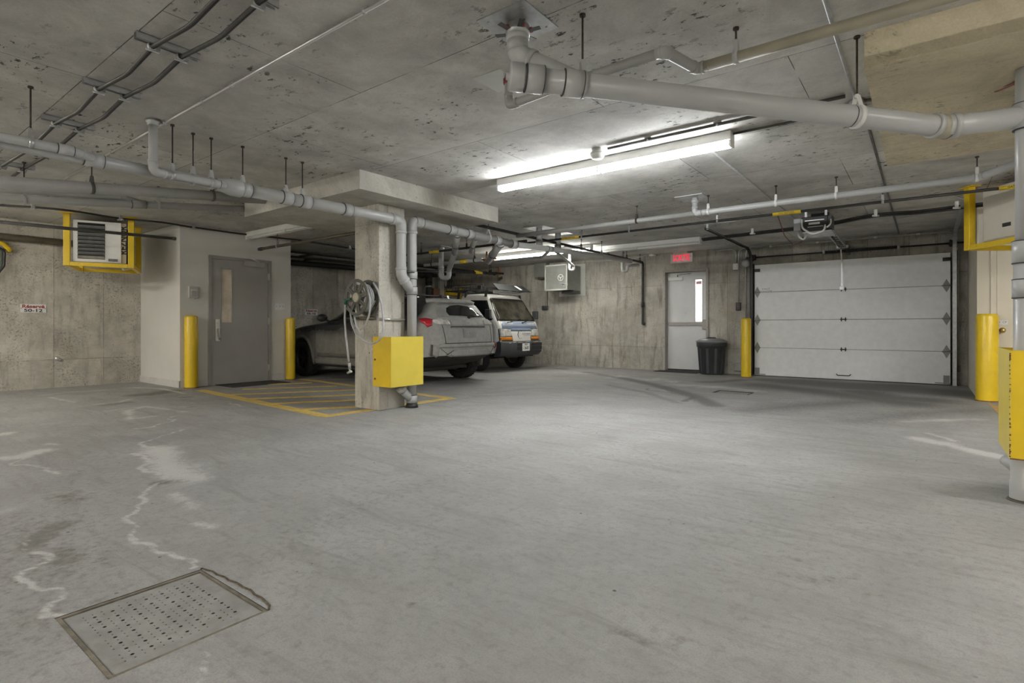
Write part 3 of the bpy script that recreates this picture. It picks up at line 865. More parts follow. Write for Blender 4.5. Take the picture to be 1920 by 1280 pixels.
# ------------------------------------------------------------------ floor covers and markings
def drain_cover():
    t = thing('drain_cover', 'large perforated concrete grey drain cover in the near floor', 'drain cover', ((PX0 + PX1) / 2, (PY0 + PY1) / 2, 0))
    m = MB()
    w = .015
    m.box(PX0, PX1, PY0, PY0 + w, -.05, -.002); m.box(PX0, PX1, PY1 - w * .6, PY1, -.05, -.002); m.box(PX0, PX0 + w, PY0 + w, PY1 - w * .6, -.05, -.002); m.box(PX1 - w, PX1, PY0 + w, PY1 - w * .6, -.05, -.002)
    m.build('frame', simple('rusty_drain_frame', (.17, .15, .115), .9, var=.35, scale=12, bump=.5), t)
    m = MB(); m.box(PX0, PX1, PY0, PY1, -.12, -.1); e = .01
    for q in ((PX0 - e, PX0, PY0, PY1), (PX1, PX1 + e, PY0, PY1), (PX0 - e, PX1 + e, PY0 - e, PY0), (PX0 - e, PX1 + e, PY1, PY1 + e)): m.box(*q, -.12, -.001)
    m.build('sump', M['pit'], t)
    # plate with real holes: a grid of cells, each ringed around its hole
    bm = bmesh.new()
    nx, ny = 40, 34
    X0, X1, Y0, Y1 = PX0 + .018, PX1 - .017, PY0 + .018, PY1 - .011
    dx, dy = (X1 - X0) / nx, (Y1 - Y0) / ny
    zt = -.006
    gv = {}
    def g(i, j):
        if (i, j) not in gv: gv[(i, j)] = bm.verts.new((X0 + i * dx, Y0 + j * dy, zt))
        return gv[(i, j)]
    rng = random.Random(3)
    for i in range(nx):
        for j in range(ny):
            c = (X0 + (i + .5) * dx, Y0 + (j + .5) * dy)
            q = [g(i, j), g(i + 1, j), g(i + 1, j + 1), g(i, j + 1)]
            r = 0
            if 3 <= i < nx - 3 and 3 <= j < ny - 3:
                if i % 4 == 1 and j % 4 == 1: r = .0058
                elif i % 2 == 1 and j % 2 == 1: r = .0026
                if rng.random() < .14: r = 0 if r < .004 else r * (rng.random() > .25)
            if r == 0:
                bm.faces.new(q); continue
            hv = [bm.verts.new((c[0] + r * math.cos(PI * 1.25 + k * PI / 4), c[1] + r * math.sin(PI * 1.25 + k * PI / 4), zt)) for k in range(8)]
            lo = [bm.verts.new((v.co.x, v.co.y, zt - .0012)) for v in hv]
            for k in range(4):
                a, b = q[k], q[(k + 1) % 4]
                h0, h1, h2 = hv[2 * k], hv[2 * k + 1], hv[(2 * k + 2) % 8]
                bm.faces.new((a, b, h2, h1, h0))
            for k in range(8):
                bm.faces.new((hv[k], hv[(k + 1) % 8], lo[(k + 1) % 8], lo[k]))
    m = MB(); m.bm.free(); m.bm = bm
    mt = simple('cover_plate_concrete', (.265, .262, .248), .75, var=.16, scale=9, dirt=(.20, .185, .15), dirt_amt=.25, bump=.25)
    m.build('perforated_plate', mt, t)
drain_cover()


def chipped_edge():
    """broken concrete lip along the right edge of the cover"""
    m = MB()
    P = [(1.0, 0), (1.012, .0), (1.02, .06), (1.035, .12), (1.03, .2), (1.045, .28), (1.04, .36), (1.055, .45), (1.05, .55), (1.06, .64), (1.045, .72), (1.05, .8), (1.04, .88), (1.03, .95), (1.0, 1.0)]
    pts = [(PX0 + (PX1 - PX0) * b, PY1 + (a - 1.0) * .55, .0012) for a, b in P]
    for i in range(len(pts) - 1):
        a, b = V(pts[i]), V(pts[i + 1])
        m.tube([a, b], .004, 5)
    o = m.build('chipped_concrete_edge', simple('dark_broken_edge', (.10, .078, .05), .95, var=.3, scale=60))
    tag(o, 'jagged dark chip line beside the near drain cover', 'chipped edge')
chipped_edge()


def far_grate():
    t = thing('drain_grate', 'slotted square drain grate in the floor before the garage door', 'drain grate', ((QX0 + QX1) / 2, (QY0 + QY1) / 2, 0))
    m = MB(); w = .03
    m.box(QX0, QX1, QY0, QY0 + w, -.04, -.004); m.box(QX0, QX1, QY1 - w, QY1, -.04, -.004); m.box(QX0, QX0 + w, QY0 + w, QY1 - w, -.04, -.004); m.box(QX1 - w, QX1, QY0 + w, QY1 - w, -.04, -.004)
    m.build('frame', simple('grate_frame', (.05, .046, .038), .9), t)
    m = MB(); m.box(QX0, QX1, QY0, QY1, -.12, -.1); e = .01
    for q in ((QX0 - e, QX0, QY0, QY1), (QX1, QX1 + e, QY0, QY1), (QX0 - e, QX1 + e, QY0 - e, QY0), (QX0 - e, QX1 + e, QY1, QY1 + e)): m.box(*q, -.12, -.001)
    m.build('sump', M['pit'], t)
    m = MB(); n = 12
    for i in range(n):
        x = QX0 + w + .004 + (QX1 - QX0 - 2 * w - .008) * i / n
        m.box(x, x + (QX1 - QX0 - 2 * w) / n * .72, QY0 + w + .004, QY1 - w - .004, -.03, -.005)
    m.build('bars', simple('grate_metal', (.27, .265, .25), .7), t)
far_grate()


def hatch():
    def strip(m, a, b, w):
        a, b = V((a[0], a[1], 0)), V((b[0], b[1], 0))
        d = (b - a).normalized(); n = V((-d.y, d.x, 0)) * w / 2
        lift[0] += .0005; h = V((0, 0, .0006))
        m.prism([a - n + h, b - n + h, b + n + h, a + n + h], (0, 0, lift[0]))
    lift = [.0008]
    t = thing('hatched_floor_marking', 'yellow hatched keep clear marking on the floor before the grey door', 'floor marking', (-6.9, 4.4, 0))
    A, B = atz(375, 731, 0), atz(612, 780, 0)
    C = atz(678, 766, 0)
    m = MB()
    strip(m, A, B, .15); m.build('border_line', M['paint_line'], t)
    m = MB(); strip(m, (B.x, B.y - .05), (B.x + .04, 5.32), .14); m.build('border_line', M['paint_line'], t)
    D = atz(815, 744, 0)
    m = MB(); strip(m, (B.x + .02, 5.27), (-9.05, 5.56), .13); m.build('border_line', M['paint_line'], t)
    for p, q_ in (((412, 729), (478, 719)), ((430, 733), (600, 717.5)), ((455, 729.6), (632, 723.5)), ((430, 739), (680, 730)), ((452, 748), (690, 739.5)), ((502, 757), (690, 749.5)), ((556, 768.3), (676, 762.5))):
        pass
    for p, q_ in (((455, 729.6), (632, 723.5)), ((428, 740), (690, 729.5)), ((460, 748), (700, 739)), ((505, 757), (700, 748.5)), ((556, 768.3), (682, 762)), ((440, 722.5), (585, 717.5))):
        a, b = atz(*p, 0), atz(*q_, 0)
        m = MB(); strip(m, a, b, .115); m.build('stripe', M['paint_line'], t)
hatch()
m = MB()
p = atz(1856, 757, 0)
m.prism([atz(1852, 755, .001), atz(1880, 764, .001), atz(1905, 785, .001), atz(1872, 775, .001)], (0, 0, .001))
tag(m.build('floor_stripe', M['paint_orange']), 'orange painted stripe on the floor behind the yellow guard', 'floor marking')

# ------------------------------------------------------------------ fluorescent fixtures
def make_fixture(lit, label, x0, x1, y, group, warm=False):
    """8 ft strip with two pairs of 4 ft tubes, screwed to the ceiling"""
    t = thing('strip_light', label, 'strip light', ((x0 + x1) / 2, y, CZ), group=group)
    zb = CZ - .075
    m = MB(); m.box(x0, x1, y - .055, y + .055, zb, CZ, bev=.006)
    m.prism([(x0, y - .055, zb), (x0, y + .055, zb), (x0, y + .03, zb - .012), (x0, y - .03, zb - .012)], (x1 - x0, 0, 0))
    m.build('housing', M['white_metal'], t)
    xm = (x0 + x1) / 2
    for a, b in ((x0 + .02, xm - .02), (xm + .02, x1 - .02)):
        for s in (-1, 1):
            m = MB(); m.cyl((a, y + s * .03, zb - .032), (b, y + s * .03, zb - .032), .0165, 12)
            m.build('tube', (M['fill_tube_warm'] if warm == 1 else M['fill_tube_side'] if warm == 2 else M['tube_far'] if warm == 3 else M['tube_cool']) if lit else M['tube_off'], t)
    for x in (x0 + .01, xm, x1 - .01):
        m = MB(); m.box(x - .009, x + .009, y - .052, y + .052, zb - .052, zb - .004, bev=.003); m.build('lamp_holder', M['white_metal'], t)
    return t


a, b = atz(937, 340, 2.52), atz(1373, 254, 2.50)
FY = 4.66
make_fixture(True, 'lit strip light in the middle of the ceiling before the drop panel', aty(937, 341, FY).x, aty(1374, 255, FY).x, FY, 'ceiling strip lights')
a = atz(927, 486, 2.45); print('F2', a, atz(1130, 464, 2.45), 'F3', atz(1090, 470, 2.48), atz(1314, 452, 2.45), 'F4', atz(466, 446, 2.48), atz(616, 422, 2.48))
F2Y = a.y
make_fixture(True, 'lit strip light behind the pipes near the fan box', a.x, a.x + 2.44, F2Y, 'ceiling strip lights', warm=3)
b = atz(1314, 457, 2.435)
make_fixture(False, 'unlit strip light above the exit door', b.x - 2.44, b.x, b.y, 'ceiling strip lights')
c = atz(466, 446, 2.47)
make_fixture(False, 'unlit strip light beside the drop panel in front of the lobby', c.x, c.x + 2.44, c.y, 'ceiling strip lights')
for k, (x, y, w) in enumerate([(-8.6, -.7, 1), (-8.6, -3.6, 1), (-3.2, -3.2, 2), (2.6, -2.4, 1), (3.0, 2.6, 2), (3.0, 6.0, 2), (-3.2, -5.6, 1)]):  # unseen strip lights added to fill and even out the room light
    make_fixture(True, 'added lit strip light on the ceiling out of view', x - 1.22, x + 1.22, y, 'added ceiling strip lights out of view', warm=w)

# junction pod by the lit strip light
p = atz(1120, 279, CZ)
t = thing('smoke_detector', 'round white detector on the ceiling beside the lit strip light', 'smoke detector', p)
m = MB(); m.lathe([(.05, 0), (.05, -.035), (.065, -.037), (.065, -.055), (.06, -.075), (.045, -.088), (.02, -.09)], p, (0, 0, 1), 24); m.build('body', M['white_metal'], t)
m = MB(); m.lathe([(.067, -.042), (.0675, -.05)], p, (0, 0, 1), 24, cap=False); m.build('sensor_ring', M['duct'], t)


# ------------------------------------------------------------------ pipes
def hanger(parent, p, r, mat_clamp, kind='ring', axis='y', top=CZ):
    p = V(p)
    m = MB()
    m.cyl(p + V((0, 0, r + .05)), (p.x, p.y, top), .0055, 8)
    m.cyl((p.x, p.y, top - .012), (p.x, p.y, top), .016, 8)
    m.build('hanger_rod', M['rod'], parent)
    m = MB()
    ax = V((0, 1, 0)) if axis == 'y' else (V((1, 0, 0)) if axis == 'x' else V(axis).normalized())
    m.lathe([(r + .001, -.013), (r + .005, -.013), (r + .005, .013), (r + .001, .013)], p, ax, 24)
    s = ax.cross(V((0, 0, 1)))
    for k in (-1, 1):
        m.obox(p + s * k * r * .55 + V((0, 0, r * .8)), p + s * k * .008 + V((0, 0, r + .06)), .026, .004, up=s)
    m.cyl(p + V((0, 0, r + .045)), p + V((0, 0, r + .066)), .011, 6)
    m.build('hanger_clamp', mat_clamp, parent)


def sleeve(parent, p, d, r, L, mat, line=True):
    p, d = V(p), V(d).normalized()
    m = MB(); m.lathe([(r, -L / 2), (r * 1.13, -L / 2), (r * 1.13, L / 2), (r, L / 2)], p, d, 24, cap=False); m.build('coupling', mat, parent)
    if line:
        for s in (-1, 1):
            m = MB()
            m.lathe([(r * 1.005, s * L / 2 - .004 * (s < 0)), (r * 1.145, s * L / 2 - .002), (r * 1.145, s * L / 2 + .002), (r * 1.005, s * L / 2 + .004)], p, d, 24, cap=False)
            m.build('cement_line', M['seam'], parent)


def run(parent, pts, r, mat, R=0.0, name='pipe', seg=20, elbows=True):
    m = MB(); m.tube(pts, r, seg, R=R); o = m.build(name, mat, parent)
    if elbows and R > 0:
        P = [V(p) for p in pts]
        for i in range(1, len(P) - 1):
            d1 = (P[i - 1] - P[i]); d2 = (P[i + 1] - P[i])
            l1, l2 = d1.length, d2.length
            d1.normalize(); d2.normalize()
            ang = d1.angle(d2)
            t = min(R / math.tan(ang / 2), .48 * l1, .48 * l2)
            e = min(t + r * .9, .6 * l1, .6 * l2)
            m = MB()
            q = fillet([P[i] + d1 * e, P[i], P[i] + d2 * e], R, 8)
            m.tube(q, r * 1.09, seg)
            m.lathe([(r * 1.09, 0), (r * 1.17, .002), (r * 1.17, r * .5), (r * 1.09, r * .5 + .002)], P[i] + d1 * (e - r * .5), d1, seg, cap=False)
            m.lathe([(r * 1.09, 0), (r * 1.17, .002), (r * 1.17, r * .5), (r * 1.09, r * .5 + .002)], P[i] + d2 * (e - r * .5), d2, seg, cap=False)
            m.build('elbow', mat, parent)
    return o


PV = M['pvc']
SX = -4.84                                             # both drains at the column run in this plane
# left drain: along the ceiling, down the column, into the second stack
t = thing('drain_pipe', 'grey plastic drain pipe from the left ceiling down to the column', 'pipe', (SX, 4.235, 2.2))
pa, pb = atx(200, 305, SX), atx(735, 410, SX)
sl = (pb.z - pa.z) / (pb.y - pa.y)
lz = lambda y: pa.z + sl * (y - pa.y)
ym = atx(432, 350, SX).y
run(t, [(SX, -1.2, lz(-1.2)), (SX, ym, lz(ym))], .0445, PV)
ze = atx(753, 418, SX).z
zj1, zj2 = atx(753, 516, SX).z, atx(770, 548, SX).z
run(t, [(SX, ym - .02, lz(ym)), (SX, 4.235, lz(4.235)), (SX, 4.235, zj1), (SX, 4.40, zj2)], .057, PV, R=.10)
for px in (440, 458, 512, 537, 562, 572, 620, 650):
    y = atx(px, 370, SX).y
    if px in (458, 537, 572, 650): sleeve(t, (SX, y, lz(y)), (0, 1, 0), .057, .10, PV)
y = atx(440, 350, SX).y
m = MB(); m.lathe([(.05, -.16), (.055, -.12), (.075, -.03), (.075, .05), (.066, .06)], (SX, y, lz(y)), (0, 1, 0), 24, cap=False); m.build('reducer', PV, t)
sleeve(t, (SX, atx(175, 300, SX).y, lz(atx(175, 300, SX).y)), (0, 1, 0), .0445, .12, PV)
# the small branch coming from the far left
SF = SX + .075                                           # the small branches ride in front of the drain
q0, q1 = atx(0, 256, SF), atx(140, 284, SF)
dz = (q1.z - q0.z) / (q1.y - q0.y)
run(t, [(SF, -1.2, q0.z - dz * (q0.y + 1.2)), (SF, q1.y, q1.z), (SX, q1.y + .16, lz(q1.y + .16))], .031, PV, R=.12, name='branch_pipe')
sleeve(t, (SF, q1.y - .05, q1.z + dz * -.05), (0, 1, 0), .031, .09, PV)
# branch dropping from the ceiling plate
s0 = atx(287, 322, SF); s1 = atx(404, 344, SF)
run(t, [(SF, s0.y, CZ), (SF, s0.y, s0.z), (SF, s1.y, s1.z), (SX, s1.y + .16, lz(s1.y + .16))], .031, PV, R=.06, name='branch_pipe')
sleeve(t, (SF, s1.y, s1.z), (0, 1, 0), .031, .07, PV)
m = MB(); m.lathe([(.031, 0), (.05, 0), (.05, -.012), (.04, -.02), (.04, -.035), (.031, -.035)], (SF, s0.y, CZ - .012), (0, 0, 1), 20, cap=False); m.build('ceiling_collar', M['galv'], t)
for px, py in ((52, 262), (316, 330), (567, 380)):
    c = atx(px, py, SX)
    if px == 52: hanger(t, (SF, c.y, q0.z + dz * (c.y - q0.y)), .031, M['galv'])
    elif px == 316: hanger(t, (SF, c.y, s0.z + (s1.z - s0.z) * (c.y - s0.y) / (s1.y - s0.y)), .031, M['galv'])
    else: hanger(t, (SX, c.y, lz(c.y)), .058, PV, top=CZ)
for px in (362, 396, 455):
    y = atx(px, 340, SX).y; hanger(t, (SX, y, lz(y)), .046 if px < 430 else .06, PV)
hanger(t, (SX, atx(536, 370, SX).y, lz(atx(536, 370, SX).y)), .058, PV)
m = MB(); m.box(SX - .02, SX + .115, 4.235 + .06, 4.40 - .06, zj1 + .03, zj1 + .04); m.build('strap', M['iron'], t)

# right drain and stack at the column
t = thing('drain_pipe', 'grey plastic stack on the column carrying the pipe run to the back wall', 'pipe', (SX, 4.40, 0))
ra, rb = atx(819, 425, SX), atx(960, 457, SX)
s2 = (rb.z - ra.z) / (rb.y - ra.y)
rz = lambda y: ra.z + s2 * (y - ra.y)
yr = atx(965, 458, SX).y
run(t, [(SX, 4.40, 0.03), (SX, 4.40, rz(4.40)), (SX, yr, rz(yr))], .056, PV, R=.10)
rc = atx(1120, 479, SX); rd = atx(1183, 490, SX)
run(t, [(SX, yr - .05, rz(yr)), (SX, rc.y, rc.z), (SX, rd.y, rd.z)], .043, PV, R=0)
for z in (atx(771, 545, SX).z, atx(771, 516, SX).z, .10):
    sleeve(t, (SX, 4.40, z), (0, 0, 1), .057, .09, PV)
m = MB(); m.lathe([(.075, 0), (.072, .03), (.06, .05)], (SX, 4.40, 0), (0, 0, 1), 20); m.build('floor_collar', M['iron'], t)
w1 = atx(752, 732, SX)
run(t, [(SX, 4.40, .08), (SX, 4.225, .245)], .046, PV, name='cleanout_branch'); m = MB(); d_ = V((0, -.175, .165)).normalized(); m.lathe([(.046, 0), (.056, 0), (.056, .06), (.03, .062), (.03, .072)], V((SX, 4.225, .245)) - d_ * .05, d_, 20); m.build('cleanout_cap', PV, t)
for px in (784, 846, 880, 932, 962, 1030):
    y = atx(px, 440, SX).y
    sleeve(t, (SX, y, rz(y) if y < yr else rc.z + (y - rc.y) * (rc.z - rz(yr)) / (rc.y - yr)), (0, 1, 0), .056 if y < yr else .043, .12, PV)
for px in (916, 1128):
    y = atx(px, 440, SX).y
    hanger(t, (SX, y, rz(y) if y < yr else rc.z), .057 if y < yr else .044, PV)
# diagonal branches
DG = V((-.70, .714, 0))
def branch(px0, py0, L, r, name='branch_pipe'):
    p = atx(px0, py0, SX); p.z = rz(p.y) - .01
    run(t, [p, p + DG * L], r, M['pvc'], name=name)
    sleeve(t, p + DG * (L * .6), DG, r, .08, PV)
    sleeve(t, p + DG * .13, DG, r, .05, PV)
    return p + DG * L
e1 = branch(858, 432, 2.0, .05)
e2 = branch(893, 440, 1.5, .036)
e3 = branch(940, 452, 2.3, .06)
# the small drain off to the left of the fan box
f0 = atx(1030, 470, SX)
f1 = f0 + V((-.45, .45, -.03)); 
run(t, [f0, f1, f1 + V((-1.25, 0, -.02))], .027, PV, R=.05, name='branch_pipe')


def trap(label, px, pyc, drop, r, out, mat=None):
    """floor drain of the storey above: plate, tail, U bend and outlet"""
    mat = mat or M['pvc']
    p = atz(px, pyc, CZ)
    o = thing('drain_trap', label, 'drain trap', p, group='drain traps under the slab')
    m = MB(); m.box(p.x - .17, p.x + .17, p.y - .17, p.y + .17, CZ - .005, CZ); m.build('ceiling_plate', M['galv'], o)
    m = MB(); m.lathe([(r * 1.35, -.01), (r * 1.35, -.06), (r, -.06)], p, (0, 0, 1), 18, cap=False); m.build('collar', mat, o)
    out = V(out); d = V((out.x - p.x, out.y - p.y, 0)); L = d.length; d.normalize()
    w = min(.16, L * .5)
    zb = CZ - drop
    dU = V((CT, ST, 0)); w = r * 3.2
    pts = [p - V((0, 0, .004)), (p.x, p.y, zb), V((p.x, p.y, zb)) + dU * w, V((p.x, p.y, zb + r * 3.4)) + dU * w, V((out.x, out.y, zb + r * 4.5))]
    m = MB(); m.tube(pts, r, 16, R=w * .48); m.build('trap_bend', mat, o)
    m = MB(); m.lathe([(r, -.03), (r * 1.18, -.03), (r * 1.18, .03), (r, .03)], V((p.x, p.y, zb + .2)), (0, 0, 1), 18, cap=False); m.build('coupling', mat, o)
    return o
trap('grey drain trap hanging under its plate above the grey car', 827, 463.5, .62, .05, e1)
trap('small drain trap hanging before the exit door side of the back wall', 1167, 471, .42, .032, (SX - .05, 10.9, 2.2))
trap('white drain trap hanging just in front of the fan box', 1068, 466, .44, .026, (SX - .05, atx(1040, 470, SX).y, 2.2), M['pvc'])
for px, pyc, pye, lab in ((1011, 427, 462, 'straight grey drain tail under a bright plate crossing the black pipe'), (1046, 437, 470, 'short grey drain tail dropping to the far end of the pipe run')):
    p = atz(px, pyc, CZ)
    o = thing('drain_tail', lab, 'drain pipe', p)
    m = MB(); m.box(p.x - .2, p.x + .2, p.y - .17, p.y + .17, CZ - .006, CZ); m.build('ceiling_plate', M['galv'], o)
    m = MB(); F_ = CT * p.y - ST * p.x; zb = CAMH + (HZ - pye) / FPX * F_; m.cyl((p.x, p.y, zb), (p.x, p.y, CZ - .004), .048, 18); m.lathe([(.048, 0), (.058, 0), (.058, .08), (.048, .08)], (p.x, p.y, zb + .02), (0, 0, 1), 18, cap=False); m.build('tail', M['pvc'], o)

# long gas line with the drop on the back wall
w = aty(1205, 492, 11.44)
AX = w.x
g0, g1 = atx(835, 408, AX), atx(1000, 444, AX)
t = thing('gas_pipe', 'black gas pipe running to the back wall and down beside the exit door', 'pipe', (AX, 11.44, 2.2))
zb = aty(1206, 607, 11.44).z
run(t, [(AX - .9, g0.y - .35, g0.z), (AX, g0.y, g0.z), (AX, 11.44, w.z), (AX, 11.44, zb), (AX + .05, 11.44, zb)], .024, M['iron'], R=.05, seg=12, elbows=True)
zv = aty(1205, 571, 11.44).z
m = MB(); m.lathe([(.024, -.06), (.034, -.055), (.036, 0), (.034, .055), (.024, .06)], (AX, 11.44, zv), (0, 0, 1), 14, cap=False); m.obox((AX, 11.42, zv), (AX - .09, 11.40, zv - .005), .016, .006); m.build('valve', M['iron'], t)
for px in (885, 1090, 1140, 1175, 1200):
    y = atx(px, 420 if px < 950 else 470, AX).y
    zz = g0.z + (w.z - g0.z) * (y - g0.y) / (11.44 - g0.y)
    hanger(t, (AX, y, zz), .025, M['iron'])

# plastic line across the room with its bright far end on the right
zB = 2.36
b0, b1, b2 = atz(966, 440, zB), atz(1303, 400, zB), atz(1838, 331, zB)
YBp = b1.y
t = thing('drain_pipe', 'thin plastic pipe crossing the ceiling towards the right hand heater', 'pipe', (b1.x, YBp, zB))
run(t, [(AX, YBp, zB), (b1.x, YBp, zB)], .032, M['pvc_dark'], name='pipe')  # duller plastic paints the shade on this stretch of the same pipe
xe = aty(1838, 331, YBp).x
run(t, [(b1.x, YBp, CZ), (b1.x, YBp, zB), (xe, YBp, zB), (xe + .25, YBp - .35, zB + .02), (xe + .3, YBp - 1.1, zB + .04)], .034, PV, R=.05)
m = MB(); m.box(b1.x - .2, b1.x + .14, YBp - .16, YBp + .16, CZ - .006, CZ); m.build('ceiling_plate', M['galv'], t)
m = MB(); m.lathe([(.034, -.03), (.045, -.03), (.045, -.07), (.034, -.07)], (b1.x, YBp, CZ), (0, 0, 1), 18, cap=False); m.build('collar', PV, t)
for px in (1328, 1455, 1568, 1838 - 6): hanger(t, (aty(px, 370, YBp).x, YBp, zB), .034, M['white_metal'], axis='x')
for px in (1194,): hanger(t, (aty(px, 415, YBp).x, YBp, zB), .032, M['rod'], axis='x')
sleeve(t, (b1.x + .12, YBp, zB), (1, 0, 0), .034, .07, PV)

zC = 2.38
c0, c1 = atz(1420, 407, zC), atz(1790, 361, zC)
YC = .5 * (c0.y + c1.y)
t = thing('gas_pipe', 'thin black gas pipe with yellow labels crossing before the garage door', 'pipe', (c0.x, YC, zC))
run(t, [(aty(960, 460, YC).x, YC, zC), (aty(1925, 345, YC).x, YC, zC)], .0165, M['iron'], seg=12)
for px in (1070, 1475, 1912):
    x = aty(px, 420, YC).x
    m = MB(); m.cyl((x - .16, YC, zC), (x + .16, YC, zC), .022, 14); o = m.build('pipe_label', M['label_yellow'], t)
    text('label_lettering', 'GAZ NATUREL', .028, M['ink'], (x, YC - .0222, zC), (1, 0, 0), (0, 0, 1), o)
for px in (1091, 1180, 1345, 1655):
    x = aty(px, 420, YC).x; hanger(t, (x, YC, zC), .018, M['galv'], axis='x')
# red wire hanging from the gas pipe to the opener
m = MB(); A0, A1 = aty(1458, 403, YC), aty(1505, 444, 8.6)
m.tube([A0, A0 + (A1 - A0) * .25 + V((0, 0, -.19)), A0 + (A1 - A0) * .6 + V((0, 0, -.22)), A1 + V((0, 0, -.06)), A1], .005, 6, R=.2)
tag(m.build('hanging_wire', simple('red_brown_wire', (.12, .02, .025), .5)), 'dark red wire sagging from the gas pipe to the opener motor', 'wire')

# black cable bundle strapped to the ceiling
def cable(label, pts, r, mat, clips=(), R=.4, n=1, name='cable', clipmat=None):
    t = thing(name, label, 'cable', pts[0])
    for k in range(n):
        o_ = V((0, 0, -k * r * 1.6)) + V((k * r * .9, k * r * .9, 0))
        m = MB(); m.tube([V(p) + o_ for p in pts], r, 10, R=R); m.build('cable_run', mat, t)
    for c in clips:
        c = V(c)
        m = MB(); m.box(c.x - .02, c.x + .02, c.y - .02, c.y + .02, c.z - r * 2.2, CZ, bev=.004); m.cyl(c + V((-.035, -.02, -r * 1.5)), c + V((.035, .02, -r * 1.5)), .014, 8); m.build('strap_clip', clipmat or M['white_metal'], t)
    return t
zc = 2.50
cable('thick black cable bundle crossing the ceiling behind the opener motor', [atz(1316, 448, zc), atz(1405, 437, zc), atz(1500, 426, zc - .02), atz(1560, 417, zc), atz(1640, 401, zc), atz(1720, 396, zc), atz(1810, 385, zc), atz(1930, 372, zc)], .016, M['iron'],
      [atz(1411, 435, zc), atz(1642, 401, zc), atz(1794, 386, zc)], n=2)
zc = 2.52
cable('thin black cable sagging along the left ceiling above the lobby wall', [atz(-60, 378, zc), atz(0, 385, zc), atz(60, 388, zc), atz(130, 394, zc - .01), atz(225, 410, zc), atz(300, 416, zc - .01), atz(362, 426, zc), atz(450, 438, zc), atz(560, 450, zc), atz(660, 466, zc), atz(760, 477, zc)], .014, M['black'],
      [atz(62, 388, zc), atz(226, 409, zc), atz(362, 426, zc), atz(655, 464, zc)], clipmat=M['galv'])
# armoured cables on struts, upper left
zc = 2.50
YA0 = atz(305, 100, zc).y; YA1 = atz(330, 108, zc).y
xs_ = [atz(px, py, zc).x for px, py in ((470, 3), (312, 100), (212, 178), (130, 240), (45, 320))]
def armoured(label, y, r, ribs):
    pts = []
    for i in range(len(xs_)):
        pts.append((xs_[i], y, zc + .01))
        if i < len(xs_) - 1:
            pts.append(((xs_[i] + xs_[i + 1]) / 2, y + .015, zc - .014))
    pts = [(xs_[0] + 1.2, y, zc + .01)] + pts + [(xs_[-1] - 1.5, y, zc)]
    o = cable(label, pts, r, M['iron_grey'], R=1.0, name='armoured_cable')
    m = MB()
    P = fillet(pts, 1.0)
    for i in range(len(P) - 1):
        a, b = P[i], P[i + 1]
        n = int((b - a).length / .016)
        for k in range(n):
            c = a + (b - a) * k / max(n, 1)
            m.lathe([(r * 1.0, -.004), (r * 1.14, 0), (r * 1.0, .004)], c, b - a, 8, cap=False)
    w = m.build('armour_ribs', M['iron_grey'], o); w['kind'] = 'stuff'
    m = MB(); m.tube([V(p) + V((0, r * 1.8, r * .3)) for p in pts], r * .8, 8, R=1.0); m.build('earth_wire', M['black'], o)
armoured('ribbed armoured cable clipped to ceiling struts, the one nearer the door side', YA1 + .02, .0085, True)
armoured('ribbed armoured cable clipped to ceiling struts, the one at the upper left edge', YA0 - .06, .0085, True)
for i, x in enumerate(xs_):
    t = thing('strut_channel', ['slotted strut at the top edge of the picture', 'slotted strut second from the top holding two cables', 'slotted strut third from the top holding two cables', 'slotted strut just before the left drain pipe', 'slotted strut behind the left drain pipe'][i] + ' on the ceiling', 'cable strut', (x, YA0, CZ), group='ceiling struts of the armoured cables')
    m = MB(); y0, y1 = YA0 - .14, YA1 + .12
    m.box(x - .02, x - .017, y0, y1, CZ - .035, CZ); m.box(x + .017, x + .02, y0, y1, CZ - .04, CZ); m.box(x - .02, x + .02, y0, y1, CZ - .003, CZ); m.box(x - .02, x - .012, y0, y1, CZ - .04, CZ - .037); m.box(x + .012, x + .02, y0, y1, CZ - .04, CZ - .037)
    m.build('channel', M['galv'], t)
    for y in (YA0 - .06, YA1 + .02):
        m = MB(); m.lathe([(.018, -.01), (.022, -.01), (.022, .01), (.018, .01)], (x, y, zc + .01), (1, 0, 0), 14, cap=False); m.box(x - .008, x + .008, y + .015, y + .04, zc - .005, CZ - .02); m.cyl((x, y - .03, zc - .015), (x, y + .035, zc - .015), .006, 6); m.build('cable_clamp', M['galv'], t)


def conduit(label, pts, r, mat, clips=(), R=.08, name='conduit'):
    t = thing(name, label, 'conduit', pts[0])
    m = MB(); m.tube(pts, r, 10, R=R); m.build('tube', mat, t)
    for c in clips:
        c = V(c); m = MB(); m.lathe([(r, -.008), (r + .004, -.008), (r + .004, .008), (r, .008)], c, V(pts[1]) - V(pts[0]), 12, cap=False); m.box(c.x - .03, c.x + .03, c.y - .006 if abs(V(pts[1]).x - V(pts[0]).x) > .1 else c.y - .03, c.y + .006 if abs(V(pts[1]).x - V(pts[0]).x) > .1 else c.y + .03, CZ - .008 if c.z > 2.5 else c.z, CZ if c.z > 2.5 else c.z + .003); m.build('clip', M['galv'], t)
    return t
zc = CZ - .018
yq = atz(460, 146, zc).y
conduit('thin steel conduit running diagonally across the left ceiling', [(atz(730, -5, zc).x + .6, yq, zc), (atz(60, 365, zc).x, yq, zc)], .0095, M['steel'], [(atz(px, py, zc).x, yq, zc) for px, py in ((680, 20), (433, 160), (380, 190), (307, 230), (205, 285))])
xq = atz(1575, 92, zc).x
jb = atz(1606, 188, CZ)
conduit('thin steel conduit coming over the camera to the octagon box', [(xq, .4, zc), (xq, jb.y - .05, zc)], .011, M['galv'])
t = thing('junction_box', 'octagonal ceiling box where the conduits meet behind the big pipe', 'junction box', jb)
